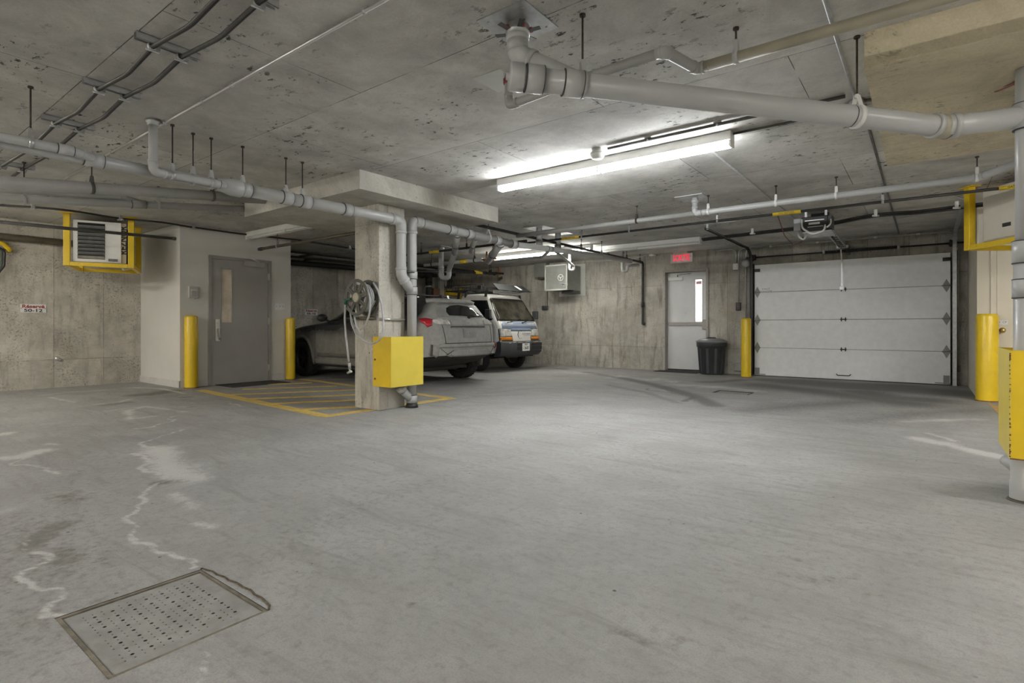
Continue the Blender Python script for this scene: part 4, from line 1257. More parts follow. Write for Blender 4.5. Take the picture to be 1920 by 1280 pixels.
m = MB(); m.lathe([(.055, 0), (.055, -.04), (.05, -.044)], jb, (0, 0, 1), 8); m.build('box', M['galv'], t)
conduit('thin conduit going on from the octagon box towards the garage door', [(jb.x + .03, jb.y + .05, zc), (jb.x + .03, 11.3, zc)], .011, M['iron_grey'])
zc = CZ - .02
ya = atz(1260, 252, zc).y
conduit('conduit from the round detector to the octagon box', [(atz(1137, 277, zc).x, ya, zc), (jb.x - .05, ya, zc)], .013, M['iron_grey'], [(aty(px, 250, ya).x, ya, zc) for px in (1215, 1345)])
conduit('short dark conduit leaving the right end of the lit strip light', [(aty(1375, 257, FY).x, FY, CZ - .02), (aty(1520, 226, FY).x, FY, CZ - .02), (aty(1600, 236, FY - .2).x, FY - .12, CZ - .02), (aty(1680, 247, FY).x + .1, FY - .12, CZ - .02)], .01, M['iron_grey'], R=.1)
xt = atz(1390, 328, zc).x
conduit('thin conduit on the ceiling between the lit strip light and the opener', [(xt, atz(1330, 284, zc).y, zc), (xt, atz(1500, 412, zc).y, zc)], .010, M['galv'])

# big drain across the upper right
D45 = V((.7071, .7071, 0))
P1 = V((-1.42, 2.43, 2.196)); P2 = V((.08, 3.93, 2.085)); sb = (P2.z - P1.z) / (P2 - P1).length
P0 = P1 - D45 * .33; P0.z = P1.z + .02
RXX, RYY = .435, 4.06
t = thing('drain_pipe', 'large grey drain pipe slung below the ceiling at the upper right', 'pipe', P1)
run(t, [P0, P2, (RXX - .02, RYY, 2.10)], .058, PV, R=.08)
dm_ = (P2 - P0).normalized()
m = MB(); m.lathe([(.0, -.045), (.02, -.045), (.02, -.03), (.068, -.03), (.071, -.02), (.071, .04), (.066, .045)], P0, dm_, 28); m.build('cleanout_cap', PV, t)
sleeve(t, P0 + dm_ * .10, dm_, .062, .09, PV); sleeve(t, P0 + dm_ * .30, dm_, .060, .10, PV)
sleeve(t, P2 - dm_ * .02, dm_, .058, .09, M['pvc_warm_lit'])
pc = V((-1.72, 2.31, CZ))
run(t, [pc, pc - V((0, 0, .17)), P0 + dm_ * .30 + V((0, 0, .02))], .052, PV, R=.09, name='wye_branch')
for k, p_ in enumerate((pc - V((0, 0, .12)),)):
    sleeve(t, p_, (0, 0, 1), .052, .07, PV, line=False)
for s_, r_ in ((atx(1075, 150, 0.0001), 0),):
    pass
tt = ((1085 - 1085) + .0)
ph = P1 + dm_ * .02
hanger(t, P0 + dm_ * .352, .062, PV, axis=dm_)
ph2 = P0 + dm_ * ((P2 - P0).length * .78); hanger(t, ph2, .058, M['white_metal'], axis=dm_)
m = MB(); m.lathe([(.0595, -.003), (.0605, 0), (.0595, .003)], P0 + dm_ * ((P2 - P0).length * .765), dm_, 24, cap=False); m.build('cement_line', M['seam'], t)
o = thing('ceiling_plate', 'bright square steel plate with fire collar tabs at the top of the picture', 'ceiling plate', pc)
m = MB(); m.box(pc.x - .155, pc.x + .155, pc.y - .155, pc.y + .155, CZ - .006, CZ); m.build('plate', M['galv'], o)
m = MB(); m.lathe([(.053, -.02), (.064, -.02), (.064, -.07), (.053, -.07)], pc, (0, 0, 1), 20, cap=False); m.build('fire_collar', M['galv'], o)
for k in range(6):
    a = k * PI / 3 + .3; d = V((math.cos(a), math.sin(a), 0))
    m = MB(); m.obox(pc + d * .06 + V((0, 0, -.05)), pc + d * .125 + V((0, 0, -.045)), .03, .004, bev=.001); m.build('tab', M['iron_grey'], o)
m = MB()
for k in range(5):
    a = k * 1.3 + .5; d = V((math.cos(a), math.sin(a), 0)); m.obox(pc + d * .066 + V((0, 0, -.05)) , pc + d * .07 + V((0, 0, -.03)), .022, .02)
m.build('red_seal', M['ink_red'], o)
for dx, dy in ((.11, .11), (-.11, .11), (.11, -.11), (-.11, -.11)):
    m = MB(); m.cyl((pc.x + dx, pc.y + dy, CZ - .014), (pc.x + dx, pc.y + dy, CZ - .006), .007, 6); m.build('bolt', M['galv'], o)

# small vent pipe beside the big drain
zv = 2.40
v0 = atz(955, 190, zv)
yv = atz(1150, 127, zv).y
j0, j1 = atz(1247, 96, zv), atz(1306, 129, zv)
t = thing('vent_pipe', 'small grey pipe jogging above the large drain at the upper right', 'pipe', j0)
xv = aty(954, 190, yv).x
run(t, [(xv, yv, CZ), (xv, yv, zv - .03), (xv + .35, yv, zv - .01), (j0.x, yv, zv)], .027, M['pvc_dark'], R=.045)
run(t, [(j0.x - .05, yv, zv), (j0.x, yv, zv), (j1.x, j1.y, zv), (j1.x + .07, j1.y, zv)], .029, M['pvc_dark'], R=.05)
run(t, [(j1.x + .03, j1.y, zv), (j1.x + 2.4, j1.y, zv)], .029, M['pvc_warm_lit'])
xh = aty(1380, 105, j1.y).x
hanger(t, (xh, j1.y, zv), .029, PV, axis='x')
m = MB(); m.box(xv - .20, xv + .02, yv - .12, yv + .14, CZ - .005, CZ); m.build('ceiling_plate', M['duct'], t)
m = MB(); m.lathe([(.028, -.02), (.036, -.02), (.036, -.05), (.028, -.05)], (xv, yv, CZ), (0, 0, 1), 16, cap=False); m.build('collar', M['ink_red'], t)

# stack on the right edge
t = thing('drain_pipe', 'grey vertical stack at the right edge entering a yellow guard', 'pipe', (RXX, RYY, 0))
run(t, [(RXX, RYY, 0), (RXX, RYY, 1.36)], .050, PV, seg=24)
run(t, [(RXX, RYY, 1.36), (RXX, RYY, 2.362)], .043, PV, seg=24)
for z, h, r_ in ((1.36, .12, .05), (1.16, .10, .05), (2.10, .14, .048)): sleeve(t, (RXX, RYY, z), (0, 0, 1), r_, h, PV)
m = MB(); m.lathe([(.066, .0), (.066, .09), (.062, .095), (.062, .25)], (RXX, RYY, 0.012), (0, 0, 1), 28, cap=False); m.build('floor_fitting', PV, t)
m = MB(); m.lathe([(.08, 0), (.075, .008), (.06, .009)], (RXX, RYY, 0), (0, 0, 1), 24); m.build('floor_ring', M['iron_brown'], t)
m = MB(); m.cyl((RXX - .07, RYY + .10, .20), (RXX - .02, RYY + .03, .16), .035, 16); m.build('cleanout', PV, t)
m = MB(); m.tube([(RXX + .09, RYY - .02, .9), (RXX + .09, RYY - .02, 2.362)], .022, 12); tag(m.build('vent_pipe', M['pvc']), 'slender pipe right beside the stack at the right edge', 'pipe')
m = MB(); pw = V((.30, 4.35, CZ))
for k in range(3):
    m.tube([pw + V((k * .03, 0, 0)), pw + V((-.05 + k * .02, -.03, -.10)), pw + V((.02, .02, -.16 - .02 * k)), V((RXX + .04, RYY + .06, 2.33))], .004, 6, R=.05)
m.build('loose_wires', simple('red_white_wire', (.30, .12, .11), .5)); tag(bpy.context.scene.objects['loose_wires'], 'loose wires hanging by the top of the right stack', 'wire')

# far left pipes
def two_point_pipe(label, A, B, X, r, mat, ext0=.8, ext1=.0, hang=(), clamp=None, name='drain_pipe', cat='pipe', top=CZ):
    a, b = atx(*A, X), atx(*B, X)
    d = (b - a).normalized()
    a2, b2 = a - d * ext0, b + d * ext1
    t = thing(name, label, cat, a2)
    run(t, [a2, b2], r, mat, seg=16)
    for px in hang:
        y = atx(px, 350, X).y; k = (y - a.y) / (b.y - a.y); p = a + (b - a) * k
        hanger(t, p, r, clamp or mat, axis=d, top=top)
    return t, a, b
t, a, b = two_point_pipe('wide dull grey pipe sloping behind the left drain pipe', (0, 341), (470, 372), -6.45, .056, M['pvc_dark'], .6, .35, (172, 398), M['iron_grey'])
t, a, b = two_point_pipe('slim grey pipe below the wide dull pipe on the left', (0, 372), (600, 398), -7.0, .042, M['pvc_dark'], .6, .3, (45, 297, 530), PV)
d = (b - a).normalized(); run(t, [a - d * .6 + V((0, 0, .09)), a + d * 1.0 + V((0, 0, .07)), a + d * 1.22 + V((0, 0, .01))], .03, M['pvc_dark'], R=.1, name='branch_pipe')
sleeve(t, a + d * 1.15, d, .042, .14, M['pvc_dark'])
t, a, b = two_point_pipe('steel sprinkler pipe passing before the left heater and ending in a cap', (0, 416), (325, 447), -8.5, .021, M['iron_grey'], .6, .0, (), name='sprinkler_pipe')
m = MB(); m.cyl(b - V((0, .02, 0)), b + V((0, .03, 0)), .026, 12); m.build('end_cap', M['iron_grey'], t)
t, a, b = two_point_pipe('brown steel pipe along the left wall behind the yellow heater frame', (0, 443), (150, 458), -10.75, .05, M['iron_brown'], 1.0, .6, (), name='sprinkler_pipe')
m = MB(); m.box(XL, -10.79, a.y + .3, a.y + .34, a.z - .03, a.z + .06); m.build('wall_bracket', M['iron_grey'], t)
zs = 2.24
s0, s1 = atz(487, 467, zs), atz(667, 438, zs)
t = thing('sprinkler_pipe', 'brown steel sprinkler pipe ending before the lobby wall beside the column', 'pipe', s0)
xr_ = -5.7
run(t, [(s0.x, s0.y, zs), (xr_, s0.y, zs)], .024, M['iron_brown'], seg=14)
m = MB(); m.cyl((s0.x - .02, s0.y, zs), (s0.x + .09, s0.y, zs), .030, 12); m.build('end_cap', M['iron'], t)
hanger(t, (aty(520, 460, s0.y).x, s0.y, zs), .025, M['galv'], axis='x')
m = MB(); m.box(xr_ - .03, xr_ + .03, s0.y - .03, s0.y + .03, zs, 2.362 if s0.y < 5.72 else CZ); m.build('hanger_strap', M['iron'], t)

# dark pipes over the cars
for k, (A, B, X, r, lab) in enumerate([((546, 492), (668, 503), -10.6, .06, 'thick black pipe high on the wall behind the grey car nose'), ((546, 481), (668, 494), -10.5, .022, 'thin black pipe above the thick black pipe over the grey car'), ((546, 472), (668, 486), -10.3, .02, 'topmost black pipe over the nose of the grey car')]):
    t, a, b = two_point_pipe(lab, A, B, X, r, M['black'], .6, 2.6, (), name='water_pipe')
    m = MB(); m.box(XL, a.x, a.y + .5, a.y + .53, a.z - .02, a.z + .02); m.box(XL, a.x, a.y + 3.1, a.y + 3.13, b.z - .02, b.z + .02); m.build('wall_bracket', M['iron_grey'], t)
t = thing('water_pipe', 'black pipe bending down behind the roof of the grey car', 'pipe', atx(804, 540, -10.55))
e0, e1 = atx(783, 513, -10.55), atx(804, 515, -10.55)
run(t, [e0 - V((0, 1.4, 0)), V((-10.55, e1.y, e0.z)), V((-10.55, e1.y, 0))], .085, M['black'], R=.16, seg=14)
m = MB(); m.lathe([(.086, -.02), (.095, -.02), (.095, .02), (.086, .02)], (-10.55, e1.y, atx(804, 537, -10.55).z), (0, 0, 1), 16, cap=False); m.box(XL, -10.6, e1.y - .02, e1.y + .02, 1.8, 1.84); m.build('pipe_clamp', M['galv'], t)
for k, (A, B, X, lab) in enumerate([((842, 503), (905, 511), -9.0, 'black water pipe with yellow band over the white truck, the upper one'), ((842, 510), (920, 512), -8.6, 'lower black water pipe ending over the rack of the white truck')]):
    t, a, b = two_point_pipe(lab, A, B, X, .026, M['black'], 1.5, 11.3 - b.y if False else .5, (), name='water_pipe')
    d = (b - a).normalized()
    m = MB(); m.cyl(a + d * .9, a + d * 1.15, .03, 12); m.build('pipe_label', M['label_yellow'], t)
    for s_ in (.1, 1.5):
        hanger(t, a + d * s_, .027, M['iron'])
    for s_ in (1.3, 1.5, 1.7):
        m = MB(); m.lathe([(.026, -.03), (.036, -.03), (.036, .03), (.026, .03)], a + d * s_, d, 12, cap=False); m.build('coupling', M['iron'], t)
zr = 2.36
ya_ = atz(830, 470, zr).y
t = thing('sprinkler_pipe', 'black pipe with yellow label crossing above the grey car roof', 'pipe', atz(830, 470, zr))
run(t, [(aty(700, 486, ya_).x, ya_, zr), (SX - .35, ya_, zr)], .021, M['iron'], seg=12)
m = MB(); x = aty(815, 472, ya_).x; m.cyl((x - .13, ya_, zr), (x + .13, ya_, zr), .026, 12); m.build('pipe_label', M['label_yellow'], t)
for px in (790, 875): hanger(t, (aty(px, 470, ya_).x, ya_, zr), .022, M['iron'], axis='x')
zr = 2.26; ya_ = atz(850, 492, zr).y
t = thing('water_pipe', 'pale insulated pipe crossing behind the drain trap above the grey car', 'pipe', atz(850, 492, zr))
run(t, [(aty(796, 497, ya_).x, ya_, zr), (aty(905, 487, ya_).x, ya_, zr)], .034, M['pvc'], seg=14)
m = MB(); x = aty(870, 490, ya_).x; m.cyl((x - .10, ya_ , zr), (x + .10, ya_, zr), .037, 12); m.build('pipe_label', M['label_yellow'], t)
for px in (810, 890): hanger(t, (aty(px, 490, ya_).x, ya_, zr), .035, M['iron'], axis='x')
t = thing('water_valve', 'cluster of brass and copper valves hanging near the far strip light', 'valve', e3)
c = aty(905, 487, ya_)
m = MB(); m.cyl(c + V((0, 0, 0)), c + V((.35, 0, 0)), .02, 12); m.cyl(c + V((.1, 0, -.1)), c + V((.1, 0, .15)), .018, 12); m.cyl(c + V((.26, 0, -.05)), c + V((.26, 0, CZ - c.z)), .012, 10); m.build('valve_pipes', M['copper'], t)
m = MB(); m.sphere(c + V((.1, 0, 0)), .035); m.sphere(c + V((.26, 0, 0)), .03); m.obox(c + V((.1, -.03, .05)), c + V((.18, -.05, .07)), .02, .006); m.build('valve_body', M['brass'], t)

# copper and brass valve on the back wall
c = aty(936, 512, 11.42)
t = thing('wall_valve', 'copper pipe with brass valve on the back wall above the truck rack', 'valve', c)
zt, zb = aty(936, 498, 11.42).z, aty(936, 526, 11.42).z
m = MB(); m.tube([(c.x, YB, zt), (c.x, 11.42, zt), (c.x, 11.42, zb + .12)], .03, 14, R=.03); m.build('pipe', M['copper'], t)
m = MB(); m.lathe([(.022, 0), (.034, .02), (.034, .07), (.022, .09)], (c.x, 11.42, zb + .08), (0, 0, 1), 14); m.build('valve_body', M['brass'], t)
m = MB(); m.cyl((c.x, 11.42, zb), (c.x, 11.42, zb + .09), .026, 12); m.cyl((c.x, 11.42, zb + .07), (c.x + .10, 11.42, zb + .07), .012, 8); m.cyl((c.x + .09, 11.42, zb + .03), (c.x + .09, 11.42, zb + .11), .02, 8); m.build('spout', M['iron_grey'], t)

# ------------------------------------------------------------------ yellow guard posts
def bollard(p, h, r, label):
    t = thing('guard_post', label, 'guard post', p, group='yellow guard posts')
    m = MB(); m.lathe([(r, 0), (r, h - .035), (r * .95, h - .015), (r * .8, h - .003), (r * .4, h), (0, h)], p, (0, 0, 1), 32, cap=False); o = m.build('post', M['yellow'], t)
    m = MB(); m.lathe([(r * 1.12, 0), (r * 1.06, .008), (r, .014)], p, (0, 0, 1), 28, cap=False); m.build('base_ring', M['rust'], t)
bollard((CX + .13, atx(358.5, 700, CX + .13).y, 0), 1.13, .093, 'yellow guard post at the corner of the lobby wall left of the grey door')
bollard((CX + .09, 5.40, 0), 1.12, .08, 'yellow guard post right of the grey door beside the car wheel')
p = atz(1399, 707, 0)
bollard((p.x, p.y, 0), 1.12, .088, 'yellow guard post left of the garage door beside the bin')
p = atz(1846.5, 751, 0)
bollard((p.x + .02, p.y - .02, 0), 1.12, .115, 'yellow guard post before the beige service room door')

# ------------------------------------------------------------------ yellow pipe guards
def guard(label, x0, x1, y0, y1, z0, z1, side, bolts_y):
    """folded steel guard open to the column; side = x of the open end"""
    t = thing('pipe_guard', label, 'pipe guard', ((x0 + x1) / 2, (y0 + y1) / 2, z0))
    th = .006
    xf, xb = (x1, x0) if side < 0 else (x0, x1)      # xf is the closed front
    s = 1 if side < 0 else -1
    m = MB(); m.box(min(xf, xf - s * th), max(xf, xf - s * th), y0, y1, z0, z1, bev=.002); m.build('front_plate', M['yellow_lit'], t)
    for y in (y0, y1 - th):
        m = MB(); m.box(min(xb, xf - s * th), max(xb, xf - s * th), y, y + th, z0, z1); m.build('side_plate', M['yellow'], t)
    for z in bolts_y:
        m = MB(); m.cyl((xb + s * .04, y0 - .008, z), (xb + s * .04, y0, z), .012, 8); m.build('bolt', M['rust'], t)
    return t
guard('yellow steel guard box bolted to the column around the drain pipe', -5.04, -4.725, 3.988, 4.475, .275, .84, -1, (.36, .58))
t = guard('yellow rusty edged steel guard box around the stack at the right edge', .345, .75, 3.775, 4.31, .27, .83, 1, (.36, .7))
m = MB()
rng = random.Random(5)
for k in range(36):
    z = .28 + rng.random() * .54
    m.box(.3437, .3462 + rng.random() * .005, 3.7737, 3.7762, z, z + .003 + rng.random() * .010)
m.box(.346, .74, 3.7735, 3.7765, .27, .277); m.build('rusty_edge', M['rust'], t)

# ------------------------------------------------------------------ garden hose reel on the column
def hose_reel():
    X, Z, yf, yb = -5.09, aty(668, 557.5, 3.80).z, 3.80, 3.955
    R = .205
    t = thing('hose_reel', 'beige garden hose reel with grey hose on the concrete column', 'hose reel', (X, 3.9, Z))
    def flange(y, name):
        m = MB()
        m.lathe([(R - .034, -.004), (R - .006, -.006), (R, -.012), (R + .004, -.004), (R, .006), (R - .034, .006), (R - .034, -.004)], (X, y, Z), (0, 1, 0), 48, cap=False)
        m.lathe([(.052, -.008), (.078, -.008), (.078, .006), (.052, .006), (.052, -.008)], (X, y, Z), (0, 1, 0), 32, cap=False)
        for k in range(8):
            a = 2 * PI * k / 8 + .2
            d = V((math.cos(a), 0, math.sin(a))); s = V((-math.sin(a), 0, math.cos(a)))
            for q in (-1, 1):
                m.obox(V((X, y, Z)) + d * .07 + s * q * .0125, V((X, y, Z)) + d * (R - .02) + s * q * .0125, .019, .012, up=(0, 1, 0))
            m.obox(V((X, y + .003, Z)) + d * .07, V((X, y + .003, Z)) + d * (R - .02), .008, .004, up=(0, 1, 0))
        return m.build(name, M['reel'], t)
    flange(yf, 'front_wheel'); flange(yb, 'rear_wheel')
    m = MB(); m.lathe([(.0, -.022), (.045, -.022), (.053, -.014), (.053, .0)], (X, yf, Z), (0, 1, 0), 32); o = m.build('hub_cap', M['reel_light'], t); o['label'] = 'pale round hub cap'
    m = MB(); m.cyl((X, yf, Z), (X, 3.999, Z), .09, 28); m.build('drum', M['reel'], t)
    # wound hose
    m = MB(); pts = []
    rng = random.Random(2)
    for lay, rr in enumerate((.104, .126, .148)):
        n = 5
        for k in range(n * 28):
            f = k / (n * 28); f = f if lay % 2 == 0 else 1 - f
            a = k / 28 * 2 * PI
            pts.append((X + rr * math.cos(a) * (1 + .03 * math.sin(3 * a + lay)), yf + .018 + (yb - yf - .036) * f, Z + rr * math.sin(a)))
    m.tube(pts, .0105, 8); m.build('wound_hose', M['hose'], t)
    h = .0105
    def loop(P, nm='hanging_hose'):
        m = MB(); m.tube([atx(px, py, 0) if False else aty(px, py, y) for px, py, y in P], h, 10, R=.22); return m.build(nm, M['hose'], t)
    # loops hanging off the reel
    loop([(684, 530, 3.84), (695, 560, 3.80), (693, 590, 3.80), (683, 613, 3.81), (672, 620, 3.83), (662, 608, 3.84), (658, 592, 3.86)])
    loop([(656, 575, 3.83), (659, 606, 3.80), (667, 625, 3.79), (680, 638, 3.78), (697, 646, 3.78), (712, 638, 3.79), (719, 622, 3.82), (719, 600, 3.85), (716, 570, 3.88), (709, 545, 3.90), (700, 530, 3.90)])
    loop([(664, 590, 3.83), (668, 612, 3.81), (676, 624, 3.80)])
    c = aty(647.5, 566, 3.78)
    m = MB(); m.tube([aty(647.5, 570, 3.78), aty(646.5, 600, 3.78), aty(649, 635, 3.78), aty(654, 678, 3.78)], h * 1.15, 10, R=.3); m.build('outlet_hose', M['hose'], t)
    m = MB(); m.cyl(c + V((0, 0, -.03)), c + V((0, 0, .035)), .017, 12); m.cyl(c + V((0, 0, .02)), c + V((.09, .01, .03)), .012, 10); m.build('hose_fitting', M['green'], t)
    e = aty(655, 680, 3.78)
    m = MB(); m.cyl(e, e + V((.006, 0, -.07)), .017, 10); m.cyl(e + V((.006, 0, -.07)), e + V((.004, 0, -.10)), .010, 10); m.cyl(e + V((-.03, 0, -.115)), e + V((.035, 0, -.095)), .014, 10); m.build('nozzle', M['galv'], t)
    # bracket
    a, b = aty(655, 597, 3.985), aty(680, 596, 3.985)
    m = MB(); m.obox((-5.40, 3.985, a.z), (-5.0, 3.985, a.z), .012, .045); m.obox((-5.28, 3.985, a.z), (-5.28, 3.80, a.z), .03, .012); m.obox((-5.02, 3.985, a.z), (-5.02, 3.80, a.z), .03, .012)
    for k in range(7): m.cyl((-5.37 + k * .06, 3.975, a.z + .012), (-5.37 + k * .06, 3.99, a.z + .012), .007, 6)
    m.build('bracket', M['iron_brown'], t)
hose_reel()
zb = atx(735, 599, -4.94).z
m = MB(); m.cyl((-4.932, 3.98, zb + .004), (-4.932, 4.36, zb), .014, 12); m.cyl((-4.932, 3.98, zb + .004), (-4.932, 3.97, zb + .004), .02, 12)
tag(m.build('clamp_rod', M['steel']), 'steel rod clamped across the column face below the reel', 'rod')

# ------------------------------------------------------------------ unit heaters in yellow frames
def heater(label, A, d, L, D, right=False):
    """A: lower front left corner of the frame, d: unit vector along the face, local x=d, y=into depth"""
    d = V((d[0], d[1], 0)).normalized(); n = V((-d.y, d.x, 0))       # n points away from the viewer
    t = thing('unit_heater', label, 'heater', (A[0], A[1], A[2]), math.atan2(d.y, d.x))
    H = CZ - A[2]
    w = .075
    fr = lambda *a: None
    for (x, y) in ((0, 0), (L - w, 0), (0, D - w), (L - w, D - w)):
        m = MB(); m.box(x, x + w, y, y + w, 0, H - .008, bev=.006); m.box(x - .05, x + w + .05, y - .02, y + w + .02, H - .008, H); m.build('frame_post', M['yellow'], t, local=True)
    for (x0, x1, y0, y1) in ((w, L - w, 0, w * .7), (w, L - w, D - w * .7, D), (0, w * .7, w, D - w), (L - w * .7, L, w, D - w)):
        m = MB(); m.box(x0, x1, y0, y1, 0, w * .75, bev=.005); m.build('frame_rail', M['yellow'], t, local=True)
    bx0, bx1, by0, by1, bz0, bz1 = w + .03, L - w - (.03 if right else .085), .03, D - .08, w * .75 + .012, H - .09
    if right: bx0, bx1 = .20, L - .02
    m = MB(); m.box(bx0, bx1, by0 + .02, by1, bz0, bz1, bev=.008); m.build('casing', M['white_metal'] if not right else M['cream_metal'], t, local=True)
    if not right:
        xs = bx0 + (bx1 - bx0) * .66
        m = MB(); m.box(bx0 + .05, xs, by0 + .012, by0 + .019, bz0 + .04, bz1 - .03); lo = m.build('louver_opening', M['pit'], t, local=True)
        nb = 9
        for k in range(nb):
            z = bz0 + .065 + (bz1 - bz0 - .10) * k / nb
            m = MB(); m.obox((bx0 + .052, by0 - .012, z), (xs - .002, by0 - .012, z), .052, .006, up=(0, .6, .8)); m.build('louver', M['galv'], t, local=True)
        m = MB(); m.box(bx0, bx0 + .05, by0, by0 + .02, bz0, bz1); m.box(bx0, bx1, by0, by0 + .02, bz0, bz0 + .04); m.box(bx0, bx1, by0, by0 + .02, bz1 - .03, bz1); m.box(xs, bx1, by0, by0 + .02, bz0, bz1, bev=.003)
        m.build('front_panel', M['white_metal'], t, local=True)
        m = MB(); m.box(bx1 - .15, bx1 - .04, by0 - .004, by0, bz0 + .02, bz0 + .055); pl = m.build('badge', M['ink'], t, local=True)
        text('badge_lettering', 'F.REZNOR', .022, M['label_white'], (bx1 - .095, by0 - .0045, bz0 + .0375), (1, 0, 0), (0, 0, 1), pl, local=True)
        m = MB(); m.box(bx1, bx1 + .055, by0 + .04, by0 + .08, bz0, bz1); st = m.build('side_strip', M['cream_metal'], t, local=True)
        text('brand_lettering', 'REZNOR', .125, M['ink_red'] if False else M['ink'], (bx1 - .004 + .03, by0 + .0385, bz0 + .34), (0, 0, 1), (-1, 0, 0), st, bold=.03, local=True, xs=.85)
        m = MB(); m.cyl((L * .8, .25, -.0), (L * .95, .4, .05), .02, 10); m.build('flue_tail', M['white_metal'], t, local=True)
        m = MB(); m.box(bx1 + .002, bx1 + .05, D * .35, D * .75, bz0 + .02, bz1 - .05); m.build('rear_grille', M['iron'], t, local=True)
    else:
        m = MB(); m.box(bx0 + .03, bx1, by0 + .004, by0 + .019, bz0 + .01, bz1 - .0, bev=.004); m.build('access_panel', M['cream_metal'], t, local=True)
        m = MB(); m.box(bx0 + .27, bx0 + .37, by0, by0 + .004, bz0 + .12, bz0 + .16); m.build('badge', M['ink'], t, local=True)
        m = MB(); m.box(.085, bx0 - .01, .1, .32, .06, .40); m.build('vent_box', M['white_metal'], t, local=True)
        m = MB(); m.cyl((.15, .2, .40), (.15, .2, H - .06), .055, 18); m.build('flue', M['orange_metal'], t, local=True)
    return t
dl = V((.4017, .916, 0)).normalized()
B_ = V((-9.27, 2.99, 1.815)); A_ = B_ - dl * .82
heater('white unit heater with dark louvers in a yellow frame over the left wall', A_, dl, .82, .98)
heater('cream unit heater in a yellow frame at the right before the service room', (.353, 8.16, 1.83), (.59, -.81), .90, .74, right=True)

# ------------------------------------------------------------------ parking signs and small wall things
def plate_sign(label, px, py, wpx, X, l1, l2, red):
    c = atx(px, py, X + .004)
    w = .28; h = .105
    y0, y1 = atx(px - wpx / 2, py, X).y, atx(px + wpx / 2, py, X).y
    w = y1 - y0; h = w * .43
    t = thing('parking_sign', label, 'sign', (X, c.y, c.z))
    m = MB(); m.box(X, X + .004, c.y - w / 2, c.y + w / 2, c.z - h / 2, c.z + h / 2, bev=.001); m.build('plate', M['label_white'], t)
    m = MB()
    e = .012
    for (a, b, p, q) in ((-w / 2, w / 2, h / 2 - e * .4, h / 2), (-w / 2, w / 2, -h / 2, -h / 2 + e * .4), (-w / 2, -w / 2 + e * .4, -h / 2, h / 2), (w / 2 - e * .4, w / 2, -h / 2, h / 2)):
        m.box(X + .004, X + .0055, c.y + a, c.y + b, c.z + p, c.z + q)
    m.build('rim', M['galv'], t)
    text('lettering', l1, h * .52, red, (X + .0045, c.y, c.z + h * .21), (0, 1, 0), (0, 0, 1), t, bold=.035, fit=w * .84)
    text('lettering', l2, h * .48, M['ink'], (X + .0045, c.y, c.z - h * .25), (0, 1, 0), (0, 0, 1), t, bold=.03, fit=w * .70)
    for s in (-1, 1):
        m = MB(); m.cyl((X + .004, c.y + s * w * .45, c.z), (X + .007, c.y + s * w * .45, c.z), h * .05, 8); m.build('screw', M['iron_grey'], t)
plate_sign('white sign reading Réservé 50-12 on the left wall under the heater pipe', 62.5, 578, 50, XL, 'Réservé', '50-12', M['ink_red'])
plate_sign('white sign reading Réservé 50-10 behind the nose of the grey car', 583.5, 585, 24, XL, 'Réservé', '50-10', M['ink_red'])

t = atx(107, 672, XL)
o = thing('wall_outlet', 'small round chrome cap low on the left wall', 'outlet', t)
m = MB(); m.lathe([(.035, 0), (.035, .012), (.028, .03), (.012, .034)], t, (1, 0, 0), 18); m.build('cap', M['steel'], o)
m = MB(); m.cyl(t + V((.0, .03, -.02)), t + V((.03, .045, -.03)), .022, 12); m.build('lock', M['steel'], o)

# yellow bracket with hose at the far left edge
t = atx(4, 460, XL + .06)
o = thing('hose_hanger', 'yellow bracket with a black hose at the left edge of the picture', 'hose hanger', (XL, t.y, t.z))
m = MB(); m.tube([(XL, t.y - .12, t.z + .04), (XL + .10, t.y - .12, t.z + .05), (XL + .12, t.y + .0, t.z + .02), (XL + .10, t.y + .08, t.z - .06), (XL, t.y + .08, t.z - .06)], .03, 10, R=.06); m.build('bracket', M['yellow'], o)
m = MB(); m.tube([(XL + .05, t.y - .1, t.z - .02), (XL + .06, t.y + .03, t.z - .06), (XL + .06, t.y + .02, t.z - .30), (XL + .05, t.y - .12, t.z - .55)], .016, 10, R=.1); m.build('hose', M['black'], o)
m = MB(); m.box(XL, XL + .03, t.y - .16, t.y + .0, t.z - .32, t.z - .04); m.build('backing_plate', simple('green_plate', (.13, .17, .14), .5), o)

# alarm strobe and switch plate on the lobby wall
y0, y1 = atx(353, 550, CX).y, atx(371, 550, CX).y; z0, z1 = atx(362, 559, CX).z, atx(362, 537, CX).z
t = thing('fire_alarm', 'clear covered alarm strobe on the lobby wall left of the grey door', 'alarm', (CX, (y0 + y1) / 2, (z0 + z1) / 2))
m = MB(); m.box(CX, CX + .03, y0, y1, z0, z1, bev=.006); m.build('clear_cover', simple('alarm_cover', (.47, .46, .43), .2), t)
m = MB(); m.box(CX + .03, CX + .036, y0 + .03, y1 - .02, z0 + .03, z1 - .04, bev=.003); m.build('strobe', simple('strobe_face', (.58, .58, .57), .3), t)
m = MB(); m.cyl((CX + .015, (y0 + y1) / 2, z0 - .012), (CX + .015, (y0 + y1) / 2, z0), .02, 10); m.build('tab', M['duct'], t)
m = MB()
for k in range(4): m.box(CX + .036, CX + .037, y0 + .035, y1 - .025, z0 + .035 + k * .022, z0 + .042 + k * .022)
m.build('grille_slots', M['iron_grey'], t)
y0, y1 = atx(515, 575, CX).y, atx(533.5, 575, CX).y; z0, z1 = atx(524, 580.5, CX).z, atx(524, 568, CX).z
t = thing('switch_plate', 'white three gang switch plate between the grey door and the post', 'switch', (CX, (y0 + y1) / 2, (z0 + z1) / 2))
